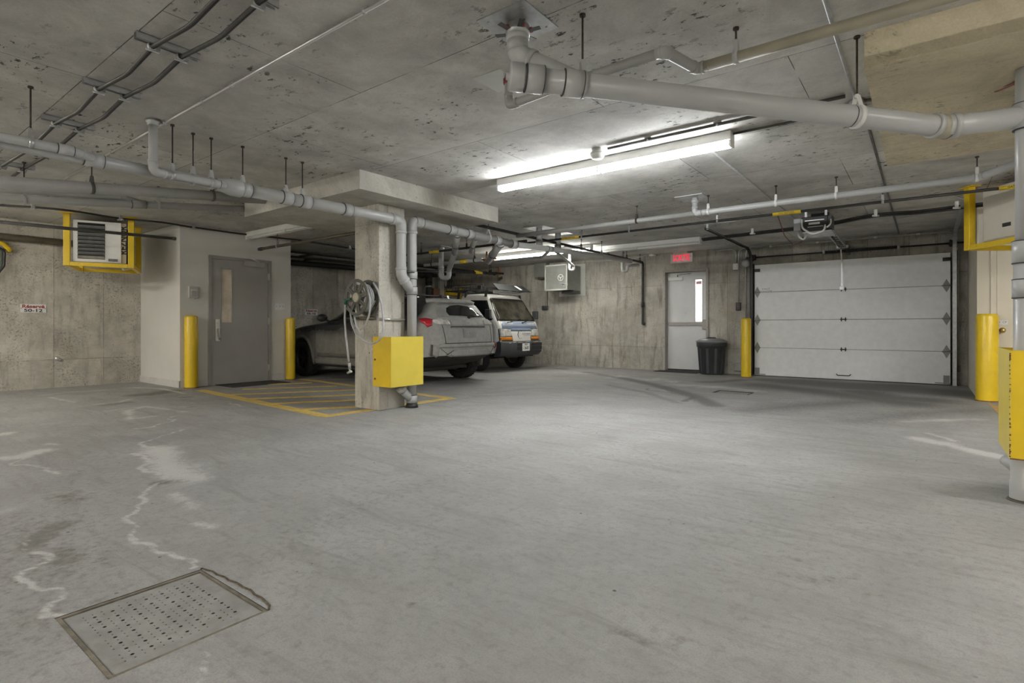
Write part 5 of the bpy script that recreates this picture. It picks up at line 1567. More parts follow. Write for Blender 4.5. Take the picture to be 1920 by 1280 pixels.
m = MB(); m.box(CX, CX + .006, y0, y1, z0, z1, bev=.002); m.build('plate', M['white_metal'], t)
for k in range(3):
    y = y0 + (y1 - y0) * (k + .5) / 3
    m = MB(); m.box(CX + .006, CX + .012, y - .008, y + .008, (z0 + z1) / 2 - .014, (z0 + z1) / 2 + .014); m.build('toggle', M['duct'], t)
# doormats
m = MB(); a = .0025
m.box(CX + .03, CX + .62, DY0 + .10, DY1 + .02, 0.0, .010, bev=.003)
tag(m.build('doormat', M['mat']), 'dark rubber doormat in front of the grey lobby door', 'doormat')
m = MB(); m.box(EX0 - .05, EX1 - .12, YB - .42, YB - .02, 0.0, .010, bev=.003)
tag(m.build('doormat', M['mat']), 'dark doormat before the exit door beside the bin', 'doormat')

# ------------------------------------------------------------------ exit sign
c = aty(1278, 484, YB - .05)
hw = (aty(1298.5, 484, YB - .05).x - aty(1257.5, 484, YB - .05).x) / 2; hh = .098
t = thing('exit_sign', 'lit red SORTIE sign above the exit door', 'exit sign', (c.x, YB, c.z))
m = MB(); m.box(c.x - hw, c.x + hw, YB - .07, YB - .01, c.z - hh, c.z + hh, bev=.006); m.build('housing', M['exit_white'], t)
m = MB(); zt = c.z + hh; m.box(c.x - hw * .75, c.x + hw * .55, YB - .09, YB, zt, zt + .10, bev=.008); m.box(c.x - hw * .6, c.x + hw * .15, YB - .07, YB, zt + .10, zt + .15, bev=.006); m.build('battery_box', M['cream_metal'], t)
text('lettering', 'SORTIE', .185, M['exit_red'], (c.x, YB - .0705, c.z), (1, 0, 0), (0, 0, 1), t, bold=.03, fit=hw * 1.55)

# ------------------------------------------------------------------ bin
def bin_():
    p = atz(1334, 701, 0)
    t = thing('trash_can', 'dark round plastic bin with domed lid beside the exit door', 'bin', p)
    h, r0, r1 = .655, .225, .275
    m = MB(); prof = [(r0 - .02, 0), (r0, .01), (r1 - .006, h - .11), (r1 + .01, h - .105), (r1 + .014, h - .02), (r1 + .014, h)]
    m.lathe(prof, p, (0, 0, 1), 40)
    for k in range(10):
        a = k * PI / 5 + .3; d = V((math.cos(a), math.sin(a), 0))
        m.obox(V(p) + d * (r0 + .002) + V((0, 0, .03)), V(p) + d * (r1 - .012) + V((0, 0, h - .13)), .05, .012, up=d)
    m.build('body', M['charcoal'], t)
    m = MB(); m.lathe([(r1 + .02, h - .012), (r1 + .028, h - .008), (r1 + .028, h + .012), (r1 - .01, h + .03), (r1 - .06, h + .055), (.13, h + .07), (.12, h + .055), (.0, h + .055)], p, (0, 0, 1), 40); m.build('lid', simple('grey_lid_plastic', (.19, .195, .20), .36), t)
    m = MB(); d = V((CT * 0 + .6, -.8, 0)); q = V(p) + V((.0, 0, h + .06)); m.tube([q + V((-.1, 0, -.005)), q + V((-.07, 0, .02)), q + V((.07, 0, .02)), q + V((.1, 0, -.005))], .012, 8, R=.03); m.build('lid_handle', M['charcoal'], t)
    for a in (-.85, 2.3):
        d = V((math.cos(a), math.sin(a), 0)); s = V((-d.y, d.x, 0)); q = V(p) + d * (r1 + .012) + V((0, 0, h - .075))
        m = MB(); m.tube([q - s * .09, q - s * .08 + d * .03, q + s * .08 + d * .03, q + s * .09], .012, 8, R=.03); m.build('side_handle', M['charcoal'], t)
bin_()

# ------------------------------------------------------------------ fan box and wall boxes
def fan_box():
    x0, x1, y0 = -7.26, -6.65, 10.85
    z0, z1 = aty(1043, 543.5, y0).z, aty(1043, 496.5, y0).z
    t = thing('fan_housing', 'square galvanized fan housing on the back wall with a round crank wheel', 'fan housing', (x0, YB, z0))
    m = MB(); m.box(x0, x1, y0 + .01, YB, z0, z1); m.build('box', M['fan_metal'], t)
    m = MB(); e = .022
    for (a, b, p, q) in ((x0 - .01, x0 + e, z0 - .01, z1 + .01), (x1 - e, x1 + .01, z0 - .01, z1 + .01), (x0, x1, z0 - .01, z0 + e), (x0, x1, z1 - e, z1 + .01)):
        m.box(a, b, y0 - .008, y0 + .012, p, q, bev=.002)
    m.build('edge_trim', M['duct'], t)
    m = MB(); m.box(x0 - .0, x1 + .13, YB - .02, YB, z0 - .12, z1 + .06); m.build('wall_flange', M['duct'], t)
    m = MB(); m.box(x0 + .28, x1, YB - .35, YB - .02, z0 - .07, z0); m.build('drip_tray', M['iron_grey'], t)
    c = aty(1051.5, 520.5, y0)
    m = MB(); m.lathe([(.062, -.012), (.082, -.012), (.082, 0), (.062, 0), (.062, -.012)], (c.x, y0, c.z), (0, 1, 0), 28, cap=False)
    for k in range(3):
        a = k * 2 * PI / 3 + .5; m.obox((c.x, y0 - .008, c.z), (c.x + .07 * math.cos(a), y0 - .008, c.z + .07 * math.sin(a)), .02, .012, up=(0, 1, 0))
    m.cyl((c.x, y0 - .016, c.z), (c.x, y0, c.z), .022, 14); m.build('crank_wheel', M['label_white'], t)
    m = MB()
    for k in range(3):
        q = V((c.x - .03 + .05 * k, y0 - .002, c.z - .13 - .03 * k)); m.obox(q, q + V((.12, 0, .03 * (k - 1))), .03, .003, up=(0, 1, 0))
    m.build('decal', M['galv'], t)
    # grey box on the wall behind
    p0, p1 = aty(1007.5, 521, YB), aty(1030, 493, YB)
    t = thing('electrical_box', 'plain grey box on the back wall left of the fan housing', 'electrical box', p0)
    m = MB(); m.box(p0.x, p1.x, YB - .16, YB, p0.z, p1.z, bev=.006); m.build('box', M['fan_metal'], t)
    m = MB(); m.box(p0.x + .12, p1.x, YB - .15, YB, p0.z - .05, p0.z - .001); m.build('base', M['iron_brown'], t)
    p = aty(1023, 577, YB)
    t = thing('wall_socket', 'double socket with thin conduit on the back wall under the fan housing', 'socket', p)
    m = MB(); m.box(p.x - .085, p.x + .085, YB - .05, YB, p.z - .05, p.z + .055, bev=.006); m.build('box', M['iron_grey'], t)
    for s in (-1, 1):
        m = MB(); m.box(p.x + s * .042 - .028, p.x + s * .042 + .028, YB - .058, YB - .05, p.z - .035, p.z + .04, bev=.004); m.build('cover', M['charcoal'], t)
    m = MB(); m.cyl((p.x + .065, YB - .015, p.z + .055), (p.x + .065, YB - .015, aty(1028, 546, YB).z), .009, 8); m.build('conduit', M['iron_grey'], t)
fan_box()

# wall conduits and switches between exit door and garage door
def wall_drop(label, px, ptop, pbot, r, bend, end, name='conduit'):
    a = aty(px, ptop, YB - .02); b = aty(px, pbot, YB - .02)
    t = thing(name, label, 'conduit', b)
    yw = YB - .02
    zt = CZ - .03
    pts = ([(a.x - .9 * bend, yw, zt)] if bend else []) + [(a.x, yw, zt if bend else a.z), (a.x, yw, b.z)]
    m = MB(); m.tube(pts, r, 8, R=.12 if bend else 0); m.build('tube', M['galv'], t)
    return t, V((a.x, yw, b.z))
t, e = wall_drop('short conduit with a small switch box left of the garage door', 1380, 470, 494, .012, .5, None)
m = MB(); m.box(e.x - .05, e.x + .05, YB - .06, YB, e.z - .13, e.z, bev=.006); b = m.build('switch_box', M['galv'], t)
m = MB(); m.cyl((e.x, YB - .075, e.z - .06), (e.x, YB - .06, e.z - .06), .012, 8); m.build('toggle', M['white_metal'], b)
t, e = wall_drop('conduit ending in a dark push button station left of the garage door', 1384.8, 468, 567, .012, -.4, None)
m = MB(); m.box(e.x - .045, e.x + .045, YB - .07, YB, e.z - .16, e.z, bev=.008); b = m.build('button_station', M['black'], t)
for k, mm in enumerate((M['charcoal'], M['red'], M['charcoal'])):
    m = MB(); m.cyl((e.x, YB - .08, e.z - .035 - k * .045), (e.x, YB - .07, e.z - .035 - k * .045), .014, 12); m.build('button', mm, b)
t, e = wall_drop('conduit with a round grey bell running down beside the garage door track', 1398.5, 468, 690, .011, -.35, None)
m = MB(); c = aty(1398, 493, YB - .05); m.lathe([(.075, 0), (.085, -.02), (.07, -.05), (.03, -.06), (.0, -.06)], (e.x, YB - .01, c.z), (0, 1, 0), 28); m.build('bell', simple('bell_grey', (.40, .40, .40), .4), t)
p = aty(1384.5, 688, YB)
t = thing('wall_socket', 'grey covered socket low on the back wall beside the yellow post', 'socket', p)
m = MB(); m.box(p.x - .075, p.x + .075, YB - .05, YB, p.z - .085, p.z + .085, bev=.02); m.build('cover', M['fan_metal'], t)
# conduit along the top of the wall over the garage door
zc = CZ - .035
m = MB(); xr = aty(1796, 440, YB - .02).x
m.tube([(-2.75, YB - .02, zc), (xr, YB - .02, zc), (xr, YB - .02, .32)], .013, 10, R=.18)
t = thing('conduit', 'steel conduit over the garage door bending down its right side', 'conduit', (xr, YB, .3))
m.build('tube', M['galv'], t)
for x in (-2.4, -1.6, -.7, -.1):
    m = MB(); m.box(x - .025, x + .025, YB - .035, YB, zc - .016, zc + .016, bev=.003); m.build('clip', M['white_metal'], t)
m = MB(); m.tube([(xr, YB - .02, .34), (xr - .04, YB - .06, .28), (xr - .10, YB - .08, .20), (xr - .16, YB - .06, .26)], .008, 8, R=.05); m.box(xr - .03, xr + .03, YB - .06, YB, .22, .32); m.build('sensor_lead', M['iron_grey'], t)

# small emergency lamp and conduit over the exit door
p = aty(1218, 478, YB - .05)
t = thing('conduit', 'thin conduit with a little white lamp left of the exit sign', 'conduit', p)
m = MB(); m.tube([(p.x - 1.5, YB - .02, CZ - .05), (p.x - .35, YB - .02, CZ - .06), (p.x - .1, YB - .03, p.z), (p.x + .02, YB - .05, p.z)], .01, 8, R=.1); m.build('tube', M['duct'], t)
m = MB(); m.cyl((p.x, YB - .06, p.z), (p.x + .15, YB - .06, p.z - .005), .028, 12); m.build('lamp', M['white_metal'], t)

# ------------------------------------------------------------------ garage door opener
def opener():
    xm = aty(1579, 500, GY).x
    yo = 8.35
    zt = CZ
    c = aty(1527, 418, yo)
    xm2 = c.x
    t = thing('garage_door_opener', 'black garage door opener motor hung from the ceiling with its rail', 'opener', (xm2, yo, 2.45))
    z0, z1 = aty(1527, 437, yo).z, aty(1527, 405, yo).z
    w = .21
    m = MB(); m.box(xm2 - w * .75, xm2 + w * .75, yo, yo + .38, z0 + .03, z1, bev=.012); m.build('motor_case', M['black'], t)
    m = MB(); m.cyl((xm2 - .05, yo + .12, z1 - .02), (xm2 + .16, yo + .12, z1 - .02), .075, 20); m.build('motor', M['black'], t)
    m = MB(); m.box(xm2 - w * .55, xm2 + w * .55, yo - .004, yo, z1 - .06, z1 - .05); m.box(xm2 - w * .4, xm2 + w * .5, yo - .004, yo, z0 + .085, z0 + .095); m.build('trim_bar', M['steel'], t)
    m = MB(); m.box(xm2 - .07, xm2 + .065, yo - .004, yo, z0 + .12, z1 - .085); m.build('rating_label', M['label_white'], t)
    m = MB(); m.box(xm2 - w * 1.22, xm2 - w * .8, yo + .0, yo + .16, z0 + .06, z1 - .01, bev=.008); m.build('control_box', simple('control_box_grey', (.40, .42, .44), .4), t)
    m = MB(); m.prism([(xm2 - .15, yo + .02, z0 + .03), (xm2 + .20, yo + .02, z0 + .03), (xm2 + .20, yo + .40, z0 + .01), (xm2 - .10, yo + .40, z0 + .01)], (0, 0, -.012)); m.build('base_plate', M['galv'], t)
    m = MB(); m.cyl((xm2 + w * .86, yo + .02, z0 + .12), (xm2 + w * .86, yo + .1, z0 + .12), .03, 14); m.box(xm2 + w * .76, xm2 + w * 1.0, yo + .0, yo + .2, z0 + .05, z1 - .01, bev=.006); m.build('gear_cover', M['charcoal'], t)
    def loop(pts, r=.012, mat=M['label_white'], nm='flexible_conduit'):
        m = MB(); m.tube(pts, r, 8, R=.09); m.build(nm, mat, t)
    y = yo - .02
    loop([(xm2 - w * .72, y, z1 - .03), (xm2 - w * .70, y, z0 + .08), (xm2 - .02, y - .01, z0 - .02), (xm2 + .12, y, z0 + .02), (xm2 + .13, y, z0 + .10)])
    loop([(xm2 + w * .92, y + .03, z1 - .06), (xm2 + w * .94, y, z0 + .10), (xm2 + w * .7, y, z0 + .06)], .011)
    loop([(xm2 - w * .9, yo + .05, z0 + .06), (xm2 - w * .95, y, z0 - .02), (xm2 - w * .6, y, z0 - .09), (xm2 - w * .5, yo + .08, z0 + .03)], .012, M['duct'])
    # hanger irons
    m = MB(); m.box(xm2 - .62 * .8, xm2 + .34, yo + .04, yo + .075, CZ - .012, CZ); m.build('ceiling_angle', M['galv'], t)
    for x in (xm2 - .11, xm2 + .13):
        m = MB(); m.box(x - .015, x + .015, yo + .05, yo + .054, z1 - .03, CZ - .01); m.build('hanger_strap', M['galv'], t)
    # rail to the header
    zr0, zr1 = z0 + .10, 2.40
    for s in (-1, 1):
        m = MB(); m.obox((xm2 + .12 + s * .05, yo + .34, zr0), (xm + s * .05, YB - .12, zr1), .012, .04); m.build('rail', M['galv'], t)
    m = MB()
    for k in range(9):
        f = (k + .5) / 9; q = V((xm2 + .12, yo + .34, zr0)).lerp(V((xm, YB - .12, zr1)), f); m.box(q.x - .05, q.x + .05, q.y - .012, q.y + .012, q.z - .018, q.z - .01)
    m.tube([(xm2 + .12, yo + .36, zr0 - .04), (xm2 + .14, yo + 1.2, zr0 - .10), (xm, YB - .3, zr1 - .04)], .01, 6, R=.5)
    m.build('rail_spacers', M['iron'], t)
    m = MB(); m.box(xm - .09, xm + .09, YB - .13, YB, zr1 - .03, zr1 + .02); m.build('header_bracket', M['galv'], t)
opener()

# ------------------------------------------------------------------ equipment in the far corner behind the cars
XC = -10.70                                            # these hang along the left wall, in the far corner
a, b = atx(822, 640, XC), atx(833, 508, XC)
t = thing('vertical_duct', 'pale square duct rising behind the grey car roof', 'duct', (XL, a.y, 0))
m = MB(); m.box(XL, XC, a.y, b.y, 0, b.z + .12); m.build('duct', M['duct'], t)
m = MB(); m.box(XC, XC + .004, a.y + .03, a.y + .036, 0, b.z); m.box(XL, XC + .01, a.y - .01, b.y + .01, b.z + .12, b.z + .14); m.build('seam', M['iron_grey'], t)
a, b = atx(808, 561, XC), atx(821, 541, XC)
t = thing('cardboard_box', 'brown cardboard box half hidden behind the grey car roof', 'box', (XL + .1, (a.y + b.y) / 2, a.z))
m = MB(); m.box(XL + .002, XC + .1, a.y, b.y - .02, a.z - .1, b.z); m.build('carton', M['cardboard'], t)
m = MB(); m.box(XL, XC + .12, a.y - .04, b.y - .02, a.z - .14, a.z - .101); tag(m.build('wall_shelf', M['iron_brown']), 'brown shelf board under the cardboard box on the left wall', 'shelf')
a, b = atx(834, 553, XC), atx(857, 546, XC)
t = thing('wall_rack', 'yellow steel rack in the far corner between the two vehicles', 'rack', (XL, a.y, a.z))
m = MB(); m.box(XL, XC + .15, a.y, b.y, a.z, b.z, bev=.006); m.build('beam', M['yellow'], t)
c0, c1 = atx(857.5, 560, XC), atx(864.5, 539, XC)
m = MB(); m.box(XC + .08, XC + .13, b.y, min(c1.y, YB - .01), c0.z, c1.z, bev=.006); m.build('upright', M['yellow'], t)
a, b = atx(834, 540, XC), atx(856, 512, XC)
t = thing('water_meter', 'dark meter with clustered hoses above the yellow rack', 'meter', (XL, a.y, a.z))
m = MB(); m.box(XL, XC, a.y + .12, b.y - .05, b.z - .10, b.z + .06, bev=.01); m.build('meter_body', M['black'], t)
m = MB()
rng = random.Random(9)
for k in range(7):
    y = a.y + .03 + (b.y - a.y) * .8 * k / 7
    m.tube([(XC - .03, y, b.z + .05), (XC + .02, y + rng.uniform(-.04, .04), (a.z + b.z) / 2 + rng.uniform(-.05, .05)), (XC - .02, y + rng.uniform(-.05, .05), a.z)], .013, 8, R=.1)
m.build('hose_bundle', M['iron_grey'], t)
m = MB(); m.box(XL, XC + .03, a.y, a.y + .05, a.z + .05, b.z - .12); m.build('tag_strip', M['label_white'], t)

# ------------------------------------------------------------------ vehicles
def eval_mesh(me, mods):
    o = bpy.data.objects.new('build', me); COL.objects.link(o)
    for typ, props in mods:
        md = o.modifiers.new(typ, typ)
        for k, v in props.items(): setattr(md, k, v)
    dg = bpy.context.evaluated_depsgraph_get(); dg.update()
    out = bpy.data.meshes.new_from_object(o.evaluated_get(dg))
    bpy.data.objects.remove(o)
    return out


def patch(bvh, outline, axis, name, mat, parent, off=.004, th=.006, res=.05, smooth=True):
    """a panel lying on the body: outline in the plane across `axis`, cast onto the body from outside.
    axis '+x' looks along -x onto the front, '-x' onto the rear, '+y'/'-y' onto the sides, '+z' onto the roof"""
    s = 1 if axis[0] == '+' else -1
    bm = bmesh.new()
    def mk(a, b):
        return V((0, a, b)) if axis[1] == 'x' else (V((a, 0, b)) if axis[1] == 'y' else V((a, b, 0)))
    vs = [bm.verts.new(mk(a, b)) for a, b in outline]
    bm.faces.new(vs)
    for k in range(2):
        c = [o[k] for o in outline]
        n = mk(1, 0) if k == 0 else mk(0, 1)
        v = math.ceil(min(c) / res) * res
        while v < max(c):
            bmesh.ops.bisect_plane(bm, geom=bm.verts[:] + bm.edges[:] + bm.faces[:], plane_co=n * v, plane_no=n, dist=1e-5)
            v += res
    d = {'x': V((-s, 0, 0)), 'y': V((0, -s, 0)), 'z': V((0, 0, -s))}[axis[1]]
    for v in bm.verts:
        h = bvh.ray_cast(v.co - d * 6, d)
        if h[0] is None:
            h = bvh.find_nearest(v.co - d * 1.5)
        n = h[1]
        if n.dot(d) > 0: n = -n
        v.co = h[0] + n * off
    bmesh.ops.recalc_face_normals(bm, faces=bm.faces)
    bm.normal_update()
    if sum(f.normal.dot(d) * f.calc_area() for f in bm.faces) > 0:
        bmesh.ops.reverse_faces(bm, faces=bm.faces)
    bmesh.ops.solidify(bm, geom=bm.faces[:], thickness=th)
    for f in bm.faces: f.smooth = smooth
    m = MB(); m.bm.free(); m.bm = bm
    return m.build(name, mat, parent, local=True)


def wheel(parent, x, y, r, w, out, rim_mat, spokes=5, rr=.62):
    """out = +1/-1: side of the outer face along y"""
    m = MB(); hw = w / 2
    c = V((x, y, r))
    m.lathe([(r * rr, -hw * .9), (r * rr * 1.04, -hw), (r * .90, -hw), (r * .97, -hw * .82), (r, -hw * .6), (r, hw * .6), (r * .97, hw * .82), (r * .90, hw), (r * rr * 1.04, hw), (r * rr, hw * .9)], c, (0, 1, 0), 48, cap=False)
    for k in range(36):
        a = 2 * PI * k / 36; d = V((math.cos(a), 0, math.sin(a)))
        for j in (-1, 0, 1):
            q = c + d * (r + .001) + V((0, j * hw * .55, 0))
            m.obox(q - d * .012, q + d * .005, w * .24, r * .10, up=V((-d.z, 0, d.x)))
    t = m.build('wheel', M['rubber'], parent, local=True)
    m = MB()
    yo = out * hw * .55
    m.lathe([(r * rr * 1.0, out * hw * .85), (r * rr * .93, out * hw * .8), (r * rr * .90, out * hw * .2), (r * rr * .9, -out * hw * .8), (r * rr * 1.0, -out * hw * .85)], c, (0, 1, 0), 40, cap=False)
    m.cyl(c + V((0, yo - out * .02, 0)), c + V((0, yo + out * .015, 0)), r * .14, 18)
    for k in range(spokes):
        a = 2 * PI * k / spokes + .3; d = V((math.cos(a), 0, math.sin(a))); s = V((-d.z, 0, d.x))
        for q in (-1, 1):
            m.obox(c + V((0, yo, 0)) + d * r * .08 + s * q * r * .03, c + V((0, yo - out * .01, 0)) + d * r * rr * .94 + s * q * r * .10, r * .085, .02, up=(0, 1, 0))
    m.lathe([(r * .05, 0), (r * rr * .9, .0), (r * rr * .9, .01), (r * .05, .01)], c + V((0, -out * hw * .25, 0)), (0, 1, 0), 30)
    m.build('rim', rim_mat, t, local=True)
    m = MB(); m.cyl(c + V((0, yo + out * .012, 0)), c + V((0, yo + out * .022, 0)), r * .09, 14); m.build('hub_cap', M['wheel_dark'], t, local=True)
    return t


def car_paint():
    q = NT('dusty_dark_car_paint')
    pos = q.n('ShaderNodeTexCoord').outputs['Object']
    s = q.n('ShaderNodeSeparateXYZ', None, Vector=pos)
    n1 = q.noise(pos, 3.0, 6.0, 0.6); n2 = q.noise(pos, 14.0, 6.0, 0.7)
    wob = q.math('MULTIPLY', q.math('SUBTRACT', n1, 0.5), 0.25)
    low = q.math('SUBTRACT', 1.0, q.smooth(q.math('ADD', s.outputs[2], wob), 0.70, 0.95))          # road spray on the flanks
    rear = q.math('SUBTRACT', 1.0, q.smooth(q.math('ADD', s.outputs[0], wob), -1.98, -1.72))       # dust drawn onto the tail
    dm = q.math('MAXIMUM', q.math('MULTIPLY', low, 0.78), rear)
    dust = q.mix(q.smooth(n2, 0.35, 0.7), (0.33, 0.325, 0.305), (0.265, 0.26, 0.243))
    sflank = q.mix(rear, q.mix(q.smooth(n2, 0.35, 0.7), (0.20, 0.19, 0.165), (0.26, 0.25, 0.22)), dust)
    c = q.mix(dm, (0.028, 0.028, 0.029), sflank)
    q.set(q.b.inputs['Base Color'], c)
    q.set(q.b.inputs['Roughness'], q.math('ADD', 0.22, q.math('MULTIPLY', dm, 0.5)))
    q.b.inputs['Specular IOR Level'].default_value = 0.45
    return q.m


def build_car():
    st = [  # x, zb, wb, w.45, w.65, zbelt, wsh, wbelt, wg, wt, ztop
        (2.26, .34, .40, .50, .46, .66, .44, .42, .30, .18, .70),
        (2.20, .27, .56, .66, .66, .74, .63, .60, .45, .28, .80),
        (2.05, .22, .68, .79, .79, .84, .76, .72, .55, .34, .90),
        (1.80, .20, .78, .87, .87, .92, .83, .79, .60, .38, .97),
        (1.335, .20, .80, .895, .895, .98, .86, .82, .64, .40, 1.02),
        (.95, .20, .80, .895, .895, 1.01, .865, .83, .66, .42, 1.06),
        (.78, .20, .80, .89, .89, 1.02, .865, .83, .72, .46, 1.09),
        (.30, .20, .80, .885, .89, 1.02, .87, .835, .75, .58, 1.34),
        (.05, .20, .80, .885, .89, 1.02, .87, .835, .75, .59, 1.435),
        (-.30, .20, .80, .885, .89, 1.02, .87, .835, .75, .59, 1.485),
        (-.80, .20, .80, .885, .89, 1.025, .87, .835, .75, .58, 1.495),
        (-1.335, .20, .80, .895, .90, 1.04, .875, .835, .73, .56, 1.47),
        (-1.70, .30, .80, .89, .89, 1.05, .865, .81, .70, .53, 1.43),
        (-1.88, .37, .78, .88, .875, 1.055, .845, .785, .66, .50, 1.405),
        (-1.945, .40, .76, .865, .855, 1.055, .82, .76, .63, .48, 1.365),
        (-2.05, .42, .71, .80, .79, 1.05, .76, .71, .61, .47, 1.19),
        (-2.13, .43, .65, .74, .73, 1.035, .72, .67, .59, .46, 1.085),
        (-2.18, .445, .59, .685, .675, .97, .665, .63, .54, .42, 1.02),
        (-2.225, .455, .52, .62, .60, .80, .60, .57, .48, .34, .85),
        (-2.25, .47, .46, .55, .52, .68, .51, .48, .40, .28, .71),
    ]
    bm = bmesh.new(); rings = []
    for (x, zb, wb, w1, w2, zt_, wsh, wbl, wg, wt, zp) in st:
        h = [(0, zb), (wb, zb), (w1 - .02, zb + .07), (w1, min(.46, zt_ - .22)), (w2, min(.68, zt_ - .12)), (wsh, zt_ - .05), (wbl, zt_), (wg, zt_ + .42 * (zp - zt_)), (wt + .02, zp - .10 * (zp - zt_) - .012), (wt - .12, zp - .004), (0, zp)]
        full = [(y, z) for y, z in h] + [(-y, z) for y, z in h[-2:0:-1]]
        rings.append([bm.verts.new((x, y, z)) for y, z in full])
    n = len(rings[0])
    for i in range(len(rings) - 1):
        for k in range(n):
            bm.faces.new((rings[i][k], rings[i][(k + 1) % n], rings[i + 1][(k + 1) % n], rings[i + 1][k]))
    bm.faces.new(rings[0]); bm.faces.new(rings[-1][::-1])
    bmesh.ops.recalc_face_normals(bm, faces=bm.faces)
    me = bpy.data.meshes.new('shell'); bm.to_mesh(me); bm.free()
    me = eval_mesh(me, [('SUBSURF', {'levels': 2, 'render_levels': 2})])
    # wheel arches
    cut = MB()
    for x in (1.335, -1.335):
        for s in (-1, 1):
            cut.cyl((x, s * .58, .36), (x, s * 1.2, .36), .395, 40)
    bmesh.ops.recalc_face_normals(cut.bm, faces=cut.bm.faces)
    cme = bpy.data.meshes.new('cut'); cut.bm.to_mesh(cme); cut.bm.free()
    co = bpy.data.objects.new('cut', cme); COL.objects.link(co)
    bm = bmesh.new(); bm.from_mesh(me); bvh = BVHTree.FromBMesh(bm); bm.free()
    me = eval_mesh(me, [('BOOLEAN', {'object': co, 'operation': 'DIFFERENCE', 'solver': 'EXACT'})])
    bpy.data.objects.remove(co)
    for p in me.polygons: p.use_smooth = True
    root = thing('car', 'dusty dark hatchback with a mud grey rear parked behind the column', 'car', (-8.27, 6.77, 0), PI)
    me.name = 'body'; me.materials.clear(); me.materials.append(car_paint()); me.materials.append(simple('dirty_underside', (.045, .042, .036), .9, var=.3))
    for p in me.polygons:
        if p.normal.z < -.55 and p.center.z < .6: p.material_index = 1
    body = bpy.data.objects.new('body', me); COL.objects.link(body); body.parent = root
    smooth_by_angle(body, 35)
    dd, gd, blk, seam = M['car_dust'], M['glass_dark'], M['black'], simple('car_seam', (.06, .058, .052), .7)
    P = lambda *a, **k: patch(bvh, *a, **k)
    # rear: window, lamps, plate, bumper
    P([(-.56, 1.115), (.56, 1.115), (.57, 1.16), (.49, 1.315), (.38, 1.335), (-.38, 1.335), (-.49, 1.315), (-.57, 1.16)], '-x', 'rear_window', M['glass_dusty'], root, off=.006)
    P([(.34, 1.135), (.37, 1.19), (.33, 1.26), (.22, 1.30), (.02, 1.32), (-.22, 1.30), (-.38, 1.22), (-.46, 1.14), (-.2, 1.128)], '-x', 'wiped_glass', gd, root, off=.010)
    P([(.54, 1.35), (-.54, 1.35), (-.50, 1.385), (.50, 1.385)], '-x', 'spoiler', dd, root, off=.045, th=.05)
    for s in (1, -1):
        P([(s * .42, .985), (s * .66, .99), (s * .70, 1.02), (s * .70, 1.07), (s * .60, 1.085), (s * .44, 1.06)], '-x', 'tail_lamp', M['lamp_clear'] if s > 0 else dd, root, off=.016, th=.018)
        P([(-2.09, .975), (-2.06, 1.06), (-1.96, 1.085), (-1.84, 1.075), (-1.90, 1.03), (-1.99, .99), (-2.03, .945)], '+y' if s > 0 else '-y', 'tail_lamp_side', M['lamp_red'], root, off=.016, th=.016)
        P([(s * .66, .66), (s * .76, .68), (s * .78, .52), (s * .68, .47)], '-x', 'corner_vent', dd, root, off=.014, th=.014)
        P([(s * .735, .67), (s * .755, .67), (s * .765, .50), (s * .745, .49)], '-x', 'vent_slit', seam, root, off=.024, th=.01)
        P([(s * .64, .60), (s * .65, .615), (s * .56, .535), (s * .55, .52)], '-x', 'vent_slit', seam, root, off=.012, th=.01)
        P([(s * .56, .70), (s * .572, .70), (s * .60, .98), (s * .588, .98)], '-x', 'tailgate_seam', seam, root, off=.004, th=.005)
        P([(s * .34, .965), (s * .44, .975), (s * .45, 1.06), (s * .36, 1.05)], '-x', 'lamp_inner', dd, root, off=.010, th=.01)
    P([(-.58, .685), (.58, .685), (.58, .697), (-.58, .697)], '-x', 'bumper_seam', seam, root, off=.006, th=.006)
    P([(-.70, .625), (.70, .625), (.66, .68), (-.66, .68)], '-x', 'bumper_step', dd, root, off=.025, th=.025)
    P([(-.42, .945), (.42, .945), (.42, .958), (-.42, .958)], '-x', 'tailgate_lip', seam, root, off=.016, th=.014)
    P([(-.38, .965), (.38, .965), (.40, 1.06), (-.40, 1.06)], '-x', 'tailgate_panel', dd, root, off=.014, th=.012)
    P([(-.42, .48), (.42, .48), (.50, .53), (.38, .58), (-.38, .58), (-.50, .53)], '-x', 'rear_skirt', dd, root, off=.016, th=.016)
    for s in (1, -1):
        P([(s * .40, .57), (s * .55, .505), (s * .555, .515), (s * .405, .58)], '-x', 'skirt_seam', seam, root, off=.008, th=.006)
    hp = bvh.ray_cast(V((-4, 0, .845)), V((1, 0, 0)))[0].x - .008
    m = MB(); m.box(hp - .012, hp + .02, -.155, .155, .775, .925, bev=.003)
    pl = m.build('number_plate', M['car_dust'], root, local=True)
    text('plate_lettering', '126 YNB', .075, M['galv'], (hp - .0125, 0, .845), (0, -1, 0), (0, 0, 1), pl, xs=.8, local=True)
    hb = bvh.ray_cast(V((-4, 0, 1.01)), V((1, 0, 0)))[0].x - .016
    m = MB(); m.lathe([(.036, 0), (.042, .004), (.036, .008)], (hb, 0, 1.01), (-1, 0, 0), 24, cap=False)
    for v in m.bm.verts: v.co.y *= 1.6
    m.build('badge', M['galv'], root, local=True)
    h = bvh.ray_cast(V((-4, -.10, 1.115)), V((1, 0, 0)))[0]
    h2 = bvh.ray_cast(V((-4, -.48, 1.15)), V((1, 0, 0)))[0]
    m = MB(); m.cyl(h + V((.02, 0, 0)), h - V((.03, 0, 0)), .025, 12); m.obox(h - V((.025, 0, 0)), h2 - V((.02, 0, 0)), .014, .014); m.build('rear_wiper', blk, root, local=True)
